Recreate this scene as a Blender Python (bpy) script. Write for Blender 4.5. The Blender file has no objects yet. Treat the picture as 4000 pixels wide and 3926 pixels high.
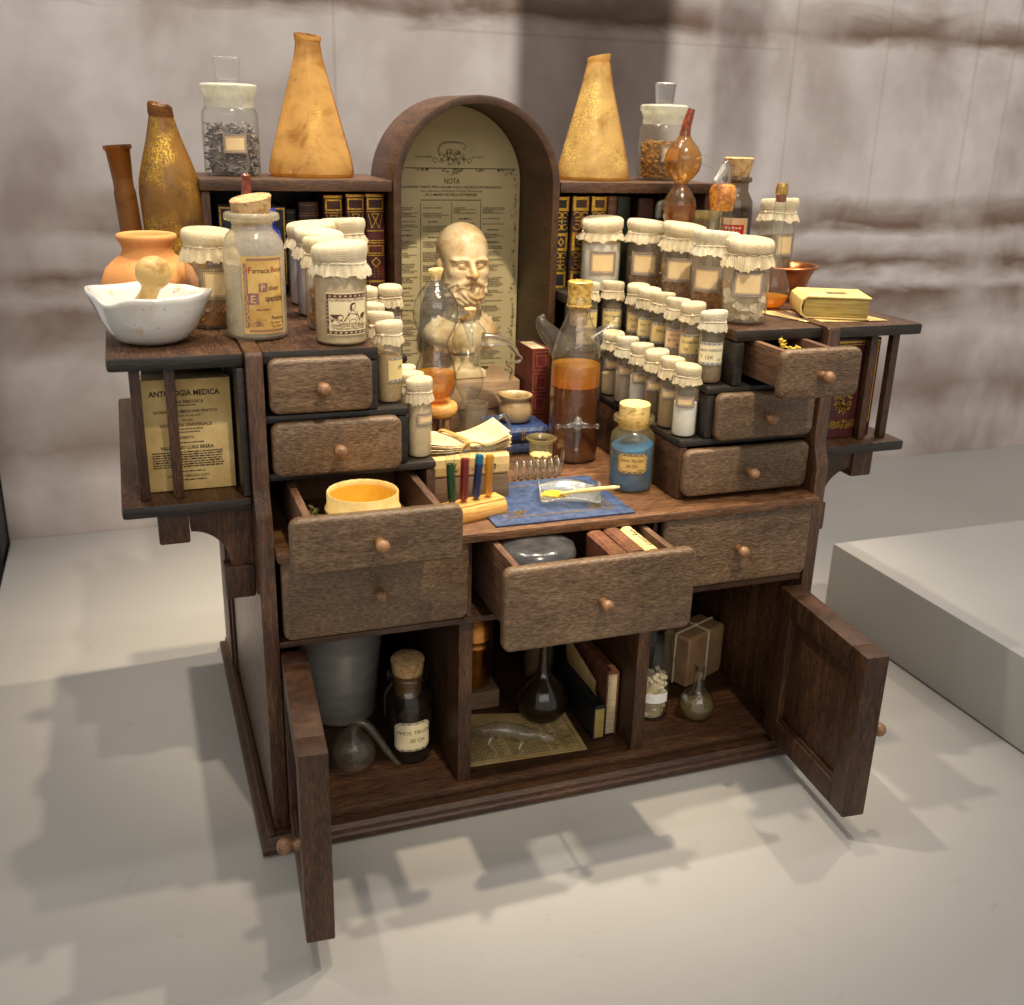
import bpy, bmesh, math, random
import numpy as np
from mathutils import Vector, Matrix, noise as mnoise
rad = math.radians
PI = math.pi
SC = bpy.context.scene
COL = SC.collection
rng = random.Random(7)

# ------------------------------------------------------------------ camera
CAM = (-0.2329, -0.5309, 0.4087)
cd = bpy.data.cameras.new('camera')
cam = bpy.data.objects.new('camera', cd)
COL.objects.link(cam)
cam.location = CAM
cam.rotation_euler = (rad(70.014), rad(-1.568), rad(-19.796))
cd.sensor_fit = 'HORIZONTAL'
cd.sensor_width = 36.0
cd.lens = 36.81
cd.clip_start = 0.01
cd.clip_end = 50
cd.dof.use_dof = True
cd.dof.focus_distance = 0.64
cd.dof.aperture_fstop = 12
SC.camera = cam

# ------------------------------------------------------------------ light
w = bpy.data.worlds.new('World')
SC.world = w
w.use_nodes = True
w.node_tree.nodes['Background'].inputs[0].default_value = (1.0, 0.93, 0.86, 1)
w.node_tree.nodes['Background'].inputs[1].default_value = 0.52


def spot(name, loc, target, watts, col, size=rad(50), radius=0.02, blend=0.6):
    l = bpy.data.lights.new(name, 'SPOT')
    l.energy = watts
    l.color = col
    l.spot_size = size
    l.spot_blend = blend
    l.shadow_soft_size = radius
    o = bpy.data.objects.new(name, l)
    COL.objects.link(o)
    o.location = loc
    d = Vector(target) - Vector(loc)
    o.rotation_euler = d.to_track_quat('-Z', 'Y').to_euler()
    return o


spot('ceiling_spot', (0.16, 0.20, 2.1), (0.02, 0.21, 0.25), 150, (1.0, 0.82, 0.58), size=rad(24), radius=0.028, blend=1.0)
spot('ceiling_spot', (-0.50, 0.33, 2.0), (0.0, 0.20, 0.25), 105, (1.0, 0.89, 0.72), size=rad(24), radius=0.024, blend=1.0)
spot('ceiling_spot', (0.90, 0.33, 2.0), (0.06, 0.20, 0.25), 120, (1.0, 0.84, 0.62), size=rad(24), radius=0.024, blend=1.0)
spot('ceiling_spot', (0.05, -0.95, 2.0), (0.0, 0.08, 0.34), 175, (1.0, 0.85, 0.64), size=rad(18), radius=0.03, blend=1.0)
ad = bpy.data.lights.new('room_light', 'AREA')
ad.shape = 'RECTANGLE'
ad.size, ad.size_y = 2.2, 1.0
ad.energy = 14
ad.color = (1.0, 0.92, 0.82)
ao = bpy.data.objects.new('room_light', ad)
COL.objects.link(ao)
ao.location = (-0.5, -2.3, 1.5)
ao.rotation_euler = (Vector((0, 0, 0.15)) - Vector(ao.location)).to_track_quat('-Z', 'Y').to_euler()

wd = bpy.data.lights.new('added_wall_fill', 'AREA')  # unseen strip added to brighten the wall, no known fixture
wd.shape = 'RECTANGLE'
wd.size, wd.size_y = 1.6, 0.08
wd.energy = 11
wd.color = (1.0, 0.92, 0.84)
wo = bpy.data.objects.new('added_wall_fill', wd)
COL.objects.link(wo)
wo.location = (0.25, 0.02, 1.65)
wo.rotation_euler = (Vector((0.25, 0.555, 0.62)) - Vector(wo.location)).to_track_quat('-Z', 'Y').to_euler()

vs = SC.view_settings
vs.view_transform = 'Standard'
vs.look = 'None'
vs.exposure = 0.0
vs.gamma = 1.0
vs.use_curve_mapping = False
SC.cycles.use_denoising = True
SC.cycles.max_bounces = 14
SC.cycles.transparent_max_bounces = 40
SC.cycles.transmission_bounces = 10
SC.cycles.caustics_reflective = False
SC.cycles.caustics_refractive = False
SC.cycles.sample_clamp_indirect = 4.0

# ------------------------------------------------------------------ materials
MATS = {}


def newmat(name):
    m = bpy.data.materials.new(name)
    m.use_nodes = True
    nt = m.node_tree
    nt.nodes.clear()
    out = nt.nodes.new('ShaderNodeOutputMaterial')
    MATS[name] = m
    return m, nt, out


def nd(nt, t, **kw):
    n = nt.nodes.new('ShaderNode' + t)
    for k, v in kw.items():
        if k.startswith('i_'):
            n.inputs[k[2:].replace('_', ' ')].default_value = v
        elif k.startswith('n'):
            n.inputs[int(k[1:])].default_value = v
        else:
            setattr(n, k, v)
    return n


def c4(c):
    return (c[0], c[1], c[2], 1.0)


def vecnode(nt, scale=(1, 1, 1), src='Object', rnd=True):
    tc = nd(nt, 'TexCoord')
    mp = nd(nt, 'Mapping')
    mp.inputs['Scale'].default_value = scale
    if rnd:
        oi = nd(nt, 'ObjectInfo')
        mu = nd(nt, 'Math', operation='MULTIPLY', n1=7.3)
        nt.links.new(oi.outputs['Random'], mu.inputs[0])
        ad = nd(nt, 'VectorMath', operation='ADD')
        nt.links.new(tc.outputs[src], ad.inputs[0])
        nt.links.new(mu.outputs[0], ad.inputs[1])
        nt.links.new(ad.outputs[0], mp.inputs['Vector'])
    else:
        nt.links.new(tc.outputs[src], mp.inputs['Vector'])
    return mp.outputs[0]


def nz(nt, vec, scale, detail=4, rough=0.6, dist=0.0):
    n = nd(nt, 'TexNoise', i_Scale=scale, i_Detail=detail, i_Roughness=rough, i_Distortion=dist)
    nt.links.new(vec, n.inputs['Vector'])
    return n.outputs[0]


def ramp(nt, fac, stops, interp='LINEAR'):
    r = nd(nt, 'ValToRGB')
    r.color_ramp.interpolation = interp
    e = r.color_ramp.elements
    while len(e) < len(stops):
        e.new(0.5)
    for i, (p, c) in enumerate(stops):
        e[i].position = p
        e[i].color = c4(c) if len(c) == 3 else c
    nt.links.new(fac, r.inputs[0])
    return r.outputs[0]


def bump(nt, h, strength, dist, bs):
    b = nd(nt, 'Bump', i_Strength=strength, i_Distance=dist)
    nt.links.new(h, b.inputs['Height'])
    nt.links.new(b.outputs[0], bs.inputs['Normal'])


def plain(name, c1, c2=None, rough=0.5, scale=120, bmp=0.0, bscale=None, spec=0.5, metal=0.0,
          coat=0.0, sss=0.0, trans=0.0, lo=0.35, hi=0.65, stretch=(1, 1, 1), detail=4, bdist=0.001, alpha=None):
    m, nt, out = newmat(name)
    b = nd(nt, 'BsdfPrincipled')
    b.inputs['Roughness'].default_value = rough
    b.inputs['Metallic'].default_value = metal
    b.inputs['Specular IOR Level'].default_value = spec
    b.inputs['Coat Weight'].default_value = coat
    b.inputs['Coat Roughness'].default_value = 0.12
    if trans:
        b.inputs['Transmission Weight'].default_value = trans
    if sss:
        b.inputs['Subsurface Weight'].default_value = sss
        b.inputs['Subsurface Radius'].default_value = (0.004, 0.0025, 0.0015)
        b.inputs['Subsurface Scale'].default_value = 0.6
    v = vecnode(nt, stretch)
    f = nz(nt, v, scale, detail)
    if c2 is None:
        c2 = tuple(x * 0.82 for x in c1)
    nt.links.new(ramp(nt, f, [(lo, c2), (hi, c1)]), b.inputs['Base Color'])
    if bmp:
        bump(nt, nz(nt, v, bscale or scale * 4, 3), bmp, bdist, b)
    nt.links.new(b.outputs[0], out.inputs[0])
    return m


def wood(name, axis, dark, mid, light, rough=0.42, fine=1.0, st=0.09, wb=0.45):
    m, nt, out = newmat(name)
    b = nd(nt, 'BsdfPrincipled')
    sc = [1.0, 1.0, 1.0]
    sc[axis] = st
    v = vecnode(nt, sc)
    big = nz(nt, v, 130, 4, 0.65, 0.6)
    fin = nz(nt, v, 900 * fine, 3, 0.75, 0.2)
    v2 = vecnode(nt, (1, 1, 1))
    blot = nz(nt, v2, 16, 3, 0.55)
    mx = nd(nt, 'Math', operation='MULTIPLY_ADD', n1=1 - wb)
    nt.links.new(fin, mx.inputs[0])
    mm = nd(nt, 'Math', operation='MULTIPLY', n1=wb)
    nt.links.new(big, mm.inputs[0])
    nt.links.new(mm.outputs[0], mx.inputs[2])
    c = ramp(nt, mx.outputs[0], [(0.36, dark), (0.50, mid), (0.66, light)])
    mix = nd(nt, 'MixRGB', blend_type='MULTIPLY', n0=1.0)
    nt.links.new(c, mix.inputs[1])
    nt.links.new(ramp(nt, blot, [(0.3, (0.72, 0.70, 0.68)), (0.7, (1.18, 1.15, 1.12))]), mix.inputs[2])
    nt.links.new(mix.outputs[0], b.inputs['Base Color'])
    rr = nd(nt, 'MapRange')
    rr.inputs['To Min'].default_value = rough - 0.10
    rr.inputs['To Max'].default_value = rough + 0.14
    nt.links.new(fin, rr.inputs[0])
    nt.links.new(rr.outputs[0], b.inputs['Roughness'])
    bump(nt, fin, 0.55, 0.0006, b)
    b.inputs['Specular IOR Level'].default_value = 0.5
    nt.links.new(b.outputs[0], out.inputs[0])
    return m


WD = dict(dark=(0.015, 0.0062, 0.0026), mid=(0.052, 0.022, 0.009), light=(0.135, 0.064, 0.028), wb=0.34, fine=1.5, st=0.11)
for ax, nm in enumerate('xyz'):
    wood('walnut_' + nm, ax, **WD)
wood('drawer_wood', 0, (0.044, 0.0235, 0.0120), (0.130, 0.078, 0.042), (0.29, 0.20, 0.118), rough=0.36, st=0.17, wb=0.25, fine=1.9)
wood('polished_side', 2, (0.02, 0.010, 0.005), (0.075, 0.036, 0.019), (0.16, 0.085, 0.046), rough=0.24, fine=1.5)
wood('worktop_wood', 0, (0.035, 0.014, 0.0055), (0.125, 0.057, 0.024), (0.25, 0.13, 0.06), rough=0.36, wb=0.3, fine=1.5, st=0.11)
wood('inner_wood', 1, (0.045, 0.02, 0.010), (0.115, 0.056, 0.028), (0.19, 0.10, 0.052), rough=0.6)
wood('dark_stain', 0, (0.007, 0.006, 0.0055), (0.019, 0.015, 0.012), (0.042, 0.032, 0.025), rough=0.36)
wood('knob_wood', 2, (0.10, 0.05, 0.022), (0.24, 0.125, 0.058), (0.36, 0.20, 0.10), rough=0.36)
wood('honey_wood', 0, (0.40, 0.19, 0.045), (0.62, 0.33, 0.085), (0.74, 0.44, 0.14), rough=0.36)
wood('pale_wood', 0, (0.30, 0.19, 0.10), (0.42, 0.28, 0.16), (0.52, 0.37, 0.22), rough=0.6)
wood('old_wood', 0, (0.12, 0.075, 0.04), (0.2, 0.13, 0.075), (0.28, 0.19, 0.11), rough=0.6)


def thin_glass(name, tint=(0.96, 0.98, 0.95), edge=(0.60, 0.62, 0.56), rough=0.02, milk=0.0, milkcol=(0.8, 0.78, 0.7), refl=1.0, wob=0.0):
    m, nt, out = newmat(name)
    lw = nd(nt, 'LayerWeight', i_Blend=0.5)
    pw = nd(nt, 'Math', operation='POWER', n1=4.0)
    nt.links.new(lw.outputs['Facing'], pw.inputs[0])
    mc = nd(nt, 'MixRGB', n1=c4(tint), n2=c4(edge))
    nt.links.new(pw.outputs[0], mc.inputs[0])
    tr = nd(nt, 'BsdfTransparent')
    nt.links.new(mc.outputs[0], tr.inputs[0])
    gl = nd(nt, 'BsdfGlossy')
    gl.inputs['Roughness'].default_value = rough
    gl2 = nd(nt, 'BsdfGlossy')
    gl2.inputs['Roughness'].default_value = max(0.2, rough * 1.5)
    glm = nd(nt, 'MixShader', n0=0.45)
    nt.links.new(gl.outputs[0], glm.inputs[1])
    nt.links.new(gl2.outputs[0], glm.inputs[2])
    fr = nd(nt, 'LayerWeight', i_Blend=0.5)
    p5 = nd(nt, 'Math', operation='POWER', n1=5.0)
    nt.links.new(fr.outputs['Facing'], p5.inputs[0])
    fm = nd(nt, 'Math', operation='MULTIPLY_ADD', n1=0.62 * refl, n2=0.05 * refl, use_clamp=True)
    nt.links.new(p5.outputs[0], fm.inputs[0])
    if wob:
        v = vecnode(nt)
        bp = nd(nt, 'Bump', i_Strength=wob, i_Distance=0.001)
        nt.links.new(nz(nt, v, 160, 2), bp.inputs['Height'])
        nt.links.new(bp.outputs[0], gl.inputs['Normal'])
        nt.links.new(bp.outputs[0], gl2.inputs['Normal'])
    base = tr.outputs[0]
    if milk:
        df = nd(nt, 'BsdfDiffuse', n0=c4(milkcol))
        tl = nd(nt, 'BsdfTranslucent', n0=c4(milkcol))
        m1 = nd(nt, 'MixShader', n0=0.5)
        nt.links.new(df.outputs[0], m1.inputs[1])
        nt.links.new(tl.outputs[0], m1.inputs[2])
        m2 = nd(nt, 'MixShader')
        v = vecnode(nt)
        mr = nd(nt, 'MapRange')
        mr.inputs['From Min'].default_value = 0.3
        mr.inputs['From Max'].default_value = 0.7
        mr.inputs['To Min'].default_value = milk * 0.5
        mr.inputs['To Max'].default_value = min(1.0, milk * 1.4)
        nt.links.new(nz(nt, v, 90, 4), mr.inputs[0])
        nt.links.new(mr.outputs[0], m2.inputs[0])
        nt.links.new(base, m2.inputs[1])
        nt.links.new(m1.outputs[0], m2.inputs[2])
        base = m2.outputs[0]
    mx = nd(nt, 'MixShader')
    nt.links.new(fm.outputs[0], mx.inputs[0])
    nt.links.new(base, mx.inputs[1])
    nt.links.new(glm.outputs[0], mx.inputs[2])
    nt.links.new(mx.outputs[0], out.inputs[0])
    return m


def solid_glass(name, col=(1, 1, 1), clear=0.3):
    m, nt, out = newmat(name)
    g = nd(nt, 'BsdfGlass', n0=c4(col))
    g.inputs['Roughness'].default_value = 0.02
    g.inputs['IOR'].default_value = 1.45
    tr = nd(nt, 'BsdfTransparent')
    gl = nd(nt, 'BsdfGlossy')
    gl.inputs['Roughness'].default_value = 0.22
    a = nd(nt, 'MixShader', n0=clear)
    nt.links.new(g.outputs[0], a.inputs[1])
    nt.links.new(tr.outputs[0], a.inputs[2])
    b = nd(nt, 'MixShader', n0=0.06)
    nt.links.new(a.outputs[0], b.inputs[1])
    nt.links.new(gl.outputs[0], b.inputs[2])
    nt.links.new(b.outputs[0], out.inputs[0])


solid_glass('solid_glass', (0.97, 0.98, 0.95))
thin_glass('jar_glass', tint=(0.97, 0.96, 0.92), edge=(0.45, 0.43, 0.36), milk=0.17, milkcol=(0.86, 0.78, 0.60), wob=0.3, refl=1.3)
thin_glass('dish_glass', tint=(0.95, 0.96, 0.93), edge=(0.4, 0.42, 0.38), milk=0.22, milkcol=(0.80, 0.82, 0.78), wob=0.5, refl=1.8)
thin_glass('clear_glass', milk=0.03, wob=0.15, edge=(0.42, 0.43, 0.38))
thin_glass('thick_glass', tint=(0.97, 0.98, 0.95), edge=(0.22, 0.23, 0.19), milk=0.03, wob=0.6, refl=2.2)
thin_glass('cloudy_glass', tint=(0.95, 0.93, 0.84), edge=(0.55, 0.52, 0.40), milk=0.40, milkcol=(0.80, 0.74, 0.56), wob=0.5)
thin_glass('dusty_glass', tint=(0.95, 0.93, 0.88), edge=(0.5, 0.48, 0.42), milk=0.09, milkcol=(0.75, 0.68, 0.55), wob=0.3)
thin_glass('frosted_glass', tint=(0.95, 0.95, 0.9), edge=(0.6, 0.6, 0.55), milk=0.68, milkcol=(0.80, 0.80, 0.70), rough=0.25)
thin_glass('yellowed_glass', tint=(0.97, 0.92, 0.72), edge=(0.62, 0.5, 0.22), milk=0.16, milkcol=(0.78, 0.66, 0.36), wob=0.5)
thin_glass('amber_glass', tint=(0.82, 0.56, 0.25), edge=(0.30, 0.13, 0.02), milk=0.14, milkcol=(0.52, 0.32, 0.09), wob=0.3, refl=1.4)
thin_glass('blue_glass', tint=(0.16, 0.26, 0.9), edge=(0.01, 0.02, 0.5), milk=0.4, milkcol=(0.03, 0.08, 0.75))
thin_glass('dark_glass', tint=(0.55, 0.47, 0.36), edge=(0.12, 0.09, 0.05), milk=0.12, milkcol=(0.2, 0.15, 0.1), refl=1.3)


def gilded_glass(name, base, dark, gold, k=0.5):
    """old frosted amber glass with flaking gold"""
    m, nt, out = newmat(name)
    v = vecnode(nt)
    f1 = nz(nt, v, 42, 5, 0.62, 0.6)
    f2 = nz(nt, v, 700, 3, 0.7)
    f3 = nz(nt, v, 24, 3, 0.6)
    col = ramp(nt, f1, [(0.36, dark), (0.47, base), (0.62, tuple(min(1, x * 1.25) for x in base))])
    lw = nd(nt, 'LayerWeight', i_Blend=0.5)
    pe = nd(nt, 'MixRGB', blend_type='MULTIPLY')
    pe.inputs[2].default_value = (0.62, 0.44, 0.22, 1)
    nt.links.new(lw.outputs['Facing'], pe.inputs[0])
    nt.links.new(col, pe.inputs[1])
    col = pe.outputs[0]
    b = nd(nt, 'BsdfPrincipled')
    b.inputs['Roughness'].default_value = 0.26
    b.inputs['Coat Weight'].default_value = 0.35
    nt.links.new(col, b.inputs['Base Color'])
    bump(nt, f2, 0.5, 0.0005, b)
    tl = nd(nt, 'BsdfTranslucent')
    nt.links.new(col, tl.inputs[0])
    m0 = nd(nt, 'MixShader', n0=0.45)
    nt.links.new(b.outputs[0], m0.inputs[1])
    nt.links.new(tl.outputs[0], m0.inputs[2])
    tp = nd(nt, 'BsdfTransparent', n0=c4((0.9, 0.72, 0.42)))
    m1 = nd(nt, 'MixShader', n0=0.30)
    nt.links.new(m0.outputs[0], m1.inputs[1])
    nt.links.new(tp.outputs[0], m1.inputs[2])
    g = nd(nt, 'BsdfPrincipled')
    g.inputs['Base Color'].default_value = c4(gold)
    g.inputs['Metallic'].default_value = 0.9
    g.inputs['Roughness'].default_value = 0.52
    bump(nt, f2, 0.9, 0.0008, g)
    mu = nd(nt, 'Math', operation='MULTIPLY')
    nt.links.new(ramp(nt, f3, [(0.62 - 0.25 * k, (0, 0, 0)), (0.80 - 0.2 * k, (1, 1, 1))]), mu.inputs[0])
    nt.links.new(ramp(nt, f2, [(0.42, (0, 0, 0)), (0.6, (1, 1, 1))]), mu.inputs[1])
    m2 = nd(nt, 'MixShader')
    nt.links.new(mu.outputs[0], m2.inputs[0])
    nt.links.new(m1.outputs[0], m2.inputs[1])
    nt.links.new(g.outputs[0], m2.inputs[2])
    nt.links.new(m2.outputs[0], out.inputs[0])


gilded_glass('gilded_amber', (0.70, 0.46, 0.16), (0.40, 0.20, 0.045), (0.85, 0.58, 0.16), 0.12)
gilded_glass('gilded_pale', (0.72, 0.53, 0.21), (0.48, 0.29, 0.075), (0.95, 0.70, 0.20), 0.45)
gilded_glass('gilded_bottle', (0.36, 0.20, 0.05), (0.17, 0.10, 0.045), (0.88, 0.58, 0.08), 0.75)
gilded_glass('brown_tube', (0.27, 0.11, 0.018), (0.05, 0.018, 0.006), (0.6, 0.4, 0.15), 0.1)


def liquid(name, col, deep, opac=0.45):
    m, nt, out = newmat(name)
    lw = nd(nt, 'LayerWeight', i_Blend=0.5)
    mc = nd(nt, 'MixRGB', n1=c4(deep), n2=c4(col))
    nt.links.new(lw.outputs['Facing'], mc.inputs[0])
    tr = nd(nt, 'BsdfTransparent')
    nt.links.new(mc.outputs[0], tr.inputs[0])
    tl = nd(nt, 'BsdfTranslucent', n0=c4(col))
    df = nd(nt, 'BsdfDiffuse', n0=c4(col))
    a = nd(nt, 'MixShader', n0=0.45)
    nt.links.new(tl.outputs[0], a.inputs[1])
    nt.links.new(df.outputs[0], a.inputs[2])
    b = nd(nt, 'MixShader', n0=opac)
    nt.links.new(tr.outputs[0], b.inputs[1])
    nt.links.new(a.outputs[0], b.inputs[2])
    gl = nd(nt, 'BsdfGlossy')
    gl.inputs['Roughness'].default_value = 0.03
    p5 = nd(nt, 'Math', operation='POWER', n1=4.0)
    nt.links.new(lw.outputs['Facing'], p5.inputs[0])
    fm = nd(nt, 'Math', operation='MULTIPLY_ADD', n1=0.5, n2=0.03, use_clamp=True)
    nt.links.new(p5.outputs[0], fm.inputs[0])
    c = nd(nt, 'MixShader')
    nt.links.new(fm.outputs[0], c.inputs[0])
    nt.links.new(b.outputs[0], c.inputs[1])
    nt.links.new(gl.outputs[0], c.inputs[2])
    nt.links.new(c.outputs[0], out.inputs[0])


liquid('amber_liquid', (0.92, 0.46, 0.04), (0.90, 0.52, 0.10), 0.45)
liquid('brown_liquid', (0.42, 0.13, 0.015), (0.50, 0.18, 0.03), 0.5)
liquid('orange_liquid', (0.90, 0.42, 0.03), (0.95, 0.55, 0.10), 0.5)
liquid('pale_liquid', (0.75, 0.66, 0.35), (0.9, 0.86, 0.6), 0.2)
liquid('dark_liquid', (0.035, 0.015, 0.007), (0.10, 0.05, 0.02), 0.75)
liquid('green_liquid', (0.01, 0.16, 0.035), (0.01, 0.10, 0.05), 0.75)
liquid('red_liquid', (0.45, 0.025, 0.035), (0.55, 0.05, 0.06), 0.6)
liquid('blue_liquid', (0.006, 0.05, 0.30), (0.01, 0.10, 0.5), 0.7)
liquid('cyan_liquid', (0.01, 0.30, 0.55), (0.02, 0.4, 0.7), 0.6)
liquid('yellow_liquid', (0.85, 0.50, 0.03), (0.95, 0.70, 0.12), 0.55)
liquid('honey_liquid', (0.50, 0.26, 0.05), (0.75, 0.48, 0.18), 0.4)
liquid('flask_brown', (0.16, 0.06, 0.02), (0.45, 0.24, 0.11), 0.35)

plain('resin_cork', (0.62, 0.40, 0.09), (0.24, 0.11, 0.02), 0.3, 230, 0.9, 300, lo=0.34, hi=0.56, coat=0.4)
plain('cork', (0.56, 0.37, 0.18), (0.36, 0.20, 0.085), 0.75, 260, 0.7, 500, lo=0.36, hi=0.52, spec=0.25)
plain('pale_cork', (0.80, 0.58, 0.22), (0.52, 0.32, 0.09), 0.75, 300, 0.8, 500, lo=0.32, hi=0.46, spec=0.25)
plain('resin', (0.62, 0.28, 0.03), (0.30, 0.075, 0.008), 0.18, 420, 0.8, 500, spec=0.6, coat=0.6, sss=0.3)
plain('red_wax', (0.28, 0.045, 0.008), (0.10, 0.012, 0.004), 0.2, 300, 0.5, 400, coat=0.5)
plain('terracotta', (0.72, 0.34, 0.12), (0.62, 0.27, 0.085), 0.8, 60, 0.25, 700, spec=0.2)
def glaze_mat():
    m, nt, out = newmat('glaze')
    b = nd(nt, 'BsdfPrincipled')
    b.inputs['Roughness'].default_value = 0.14
    b.inputs['Coat Weight'].default_value = 0.7
    v = vecnode(nt)
    c = ramp(nt, nz(nt, v, 38, 4), [(0.30, (0.60, 0.55, 0.48)), (0.45, (0.70, 0.70, 0.65)), (0.65, (0.78, 0.77, 0.73))])
    sp = ramp(nt, nz(nt, v, 420, 2, 0.5), [(0.255, (0.30, 0.27, 0.22)), (0.285, (1, 1, 1))])
    st = ramp(nt, nz(nt, v, 70, 3, 0.6), [(0.26, (0.80, 0.62, 0.38)), (0.36, (1, 1, 1))])
    for q in (sp, st):
        mx = nd(nt, 'MixRGB', blend_type='MULTIPLY', n0=1.0)
        nt.links.new(c, mx.inputs[1])
        nt.links.new(q, mx.inputs[2])
        c = mx.outputs[0]
    nt.links.new(c, b.inputs['Base Color'])
    bump(nt, nz(nt, v, 110, 2), 0.25, 0.001, b)
    nt.links.new(b.outputs[0], out.inputs[0])


glaze_mat()
plain('brass', (0.72, 0.48, 0.15), (0.42, 0.25, 0.07), 0.36, 160, 0.3, 400, metal=0.85)
plain('powder_white', (0.86, 0.86, 0.84), (0.78, 0.78, 0.76), 0.9, 300, 0.5, 900, spec=0.1)
plain('powder_cream', (0.72, 0.60, 0.40), (0.60, 0.47, 0.28), 0.9, 200, 0.5, 900, spec=0.1)
plain('powder_tan', (0.55, 0.39, 0.19), (0.40, 0.27, 0.12), 0.9, 900, 0.8, 1500, spec=0.1)
plain('powder_grey', (0.62, 0.56, 0.46), (0.50, 0.43, 0.34), 0.9, 200, 0.5, 900, spec=0.1)
plain('powder_brown', (0.30, 0.19, 0.10), (0.13, 0.075, 0.036), 0.8, 500, 0.8, 1100, spec=0.2)
plain('powder_dark', (0.14, 0.095, 0.055), (0.05, 0.033, 0.02), 0.8, 500, 0.8, 1100, spec=0.2)
plain('powder_yellow', (0.86, 0.62, 0.08), (0.66, 0.42, 0.03), 0.85, 500, 0.8, 1200, spec=0.1)
plain('powder_blue', (0.03, 0.20, 0.66), (0.012, 0.07, 0.26), 0.9, 60, 0.5, 900, spec=0.1)
plain('amber_gum', (0.60, 0.27, 0.035), (0.22, 0.07, 0.008), 0.2, 260, 0.5, 300, coat=0.5, sss=0.25)
plain('brown_gum', (0.52, 0.33, 0.15), (0.26, 0.14, 0.05), 0.4, 260, 0.5, 300)
plain('lavender', (0.36, 0.33, 0.33), (0.15, 0.13, 0.135), 0.8, 260, 0.6, 500, spec=0.2)
plain('orange_seed', (0.52, 0.27, 0.05), (0.15, 0.075, 0.02), 0.7, 240, 0.6, 500, spec=0.2)
plain('white_cube', (0.70, 0.62, 0.47), (0.58, 0.49, 0.34), 0.6, 120, 0.3, 500)
plain('herb_green', (0.16, 0.15, 0.03), (0.06, 0.06, 0.015), 0.8, 500, 0.6, 500, spec=0.2)
plain('herb_yellow', (0.66, 0.46, 0.06), (0.40, 0.25, 0.03), 0.8, 500, 0.6, 500, spec=0.2)
plain('paper_cream', (0.72, 0.59, 0.35), (0.60, 0.46, 0.24), 0.8, 50, 0.15, 500, spec=0.15)
plain('paper_old', (0.66, 0.49, 0.22), (0.46, 0.31, 0.115), 0.75, 45, 0.15, 500, spec=0.2)
plain('paper_sheet', (0.60, 0.51, 0.29), (0.52, 0.43, 0.22), 0.6, 14, 0.05, 500, spec=0.3)
plain('paper_brown', (0.44, 0.27, 0.14), (0.30, 0.17, 0.08), 0.75, 40, 0.5, 90, spec=0.2)
plain('label_cream', (0.80, 0.62, 0.35), (0.70, 0.51, 0.26), 0.75, 40, 0.1, 500, spec=0.15)
plain('label_yellow', (0.74, 0.58, 0.27), (0.64, 0.47, 0.19), 0.75, 60, 0.1, 500, spec=0.15)
plain('label_pale', (0.80, 0.71, 0.47), (0.72, 0.61, 0.37), 0.75, 60, 0.1, 500, spec=0.15)
plain('label_aged', (0.74, 0.52, 0.19), (0.50, 0.30, 0.085), 0.7, 55, 0.15, 500, spec=0.2)
plain('label_pink', (0.74, 0.50, 0.30), (0.62, 0.39, 0.21), 0.75, 60, 0.1, 500, spec=0.15)
plain('label_red', (0.55, 0.02, 0.025), (0.40, 0.012, 0.02), 0.6, 60, spec=0.3)
plain('ink', (0.022, 0.017, 0.015), (0.05, 0.036, 0.028), 0.7, 600, spec=0.2)
plain('ink_soft', (0.10, 0.075, 0.05), (0.17, 0.13, 0.085), 0.7, 900, spec=0.2)
plain('ink_brown', (0.085, 0.030, 0.022), (0.13, 0.055, 0.035), 0.7, 500, spec=0.2)
plain('ink_violet', (0.075, 0.045, 0.085), (0.14, 0.10, 0.12), 0.7, 700, spec=0.2)
plain('ink_blue', (0.10, 0.13, 0.25), (0.20, 0.22, 0.30), 0.7, 700, spec=0.2)
plain('ink_red', (0.50, 0.045, 0.02), (0.40, 0.05, 0.03), 0.7, 300, spec=0.2)
plain('ink_mauve', (0.22, 0.10, 0.085), (0.32, 0.19, 0.14), 0.7, 900, spec=0.2)
plain('gilt', (0.80, 0.50, 0.08), (0.45, 0.25, 0.03), 0.38, 600, 0.4, 900, metal=0.75)
plain('dull_gilt', (0.42, 0.22, 0.07), (0.22, 0.10, 0.035), 0.5, 600, metal=0.4)
plain('leather_maroon', (0.085, 0.012, 0.012), (0.035, 0.006, 0.007), 0.42, 160, 0.4, 900)
plain('leather_red', (0.19, 0.022, 0.02), (0.09, 0.01, 0.01), 0.45, 160, 0.4, 900)
plain('leather_brown', (0.085, 0.030, 0.018), (0.035, 0.013, 0.009), 0.45, 160, 0.4, 900)
plain('leather_tan', (0.20, 0.075, 0.04), (0.11, 0.04, 0.022), 0.5, 160, 0.4, 900)
plain('leather_navy', (0.008, 0.012, 0.03), (0.004, 0.006, 0.014), 0.4, 160, 0.4, 900)
plain('leather_black', (0.008, 0.010, 0.012), (0.004, 0.005, 0.006), 0.5, 160, 0.4, 900)
plain('leather_green', (0.010, 0.022, 0.012), (0.005, 0.011, 0.007), 0.45, 160, 0.4, 900)
plain('leather_blue', (0.048, 0.082, 0.175), (0.020, 0.038, 0.095), 0.45, 220, 0.7, 500, detail=8)
plain('vellum', (0.74, 0.56, 0.22), (0.63, 0.46, 0.16), 0.55, 50, 0.2, 300)
plain('page_edge', (0.56, 0.42, 0.14), (0.32, 0.23, 0.06), 0.7, 60, 0.6, 400, stretch=(1, 1, 30), spec=0.2)
plain('page_pale', (0.74, 0.62, 0.40), (0.55, 0.43, 0.24), 0.7, 60, 0.6, 400, stretch=(1, 1, 30), spec=0.2)
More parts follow.
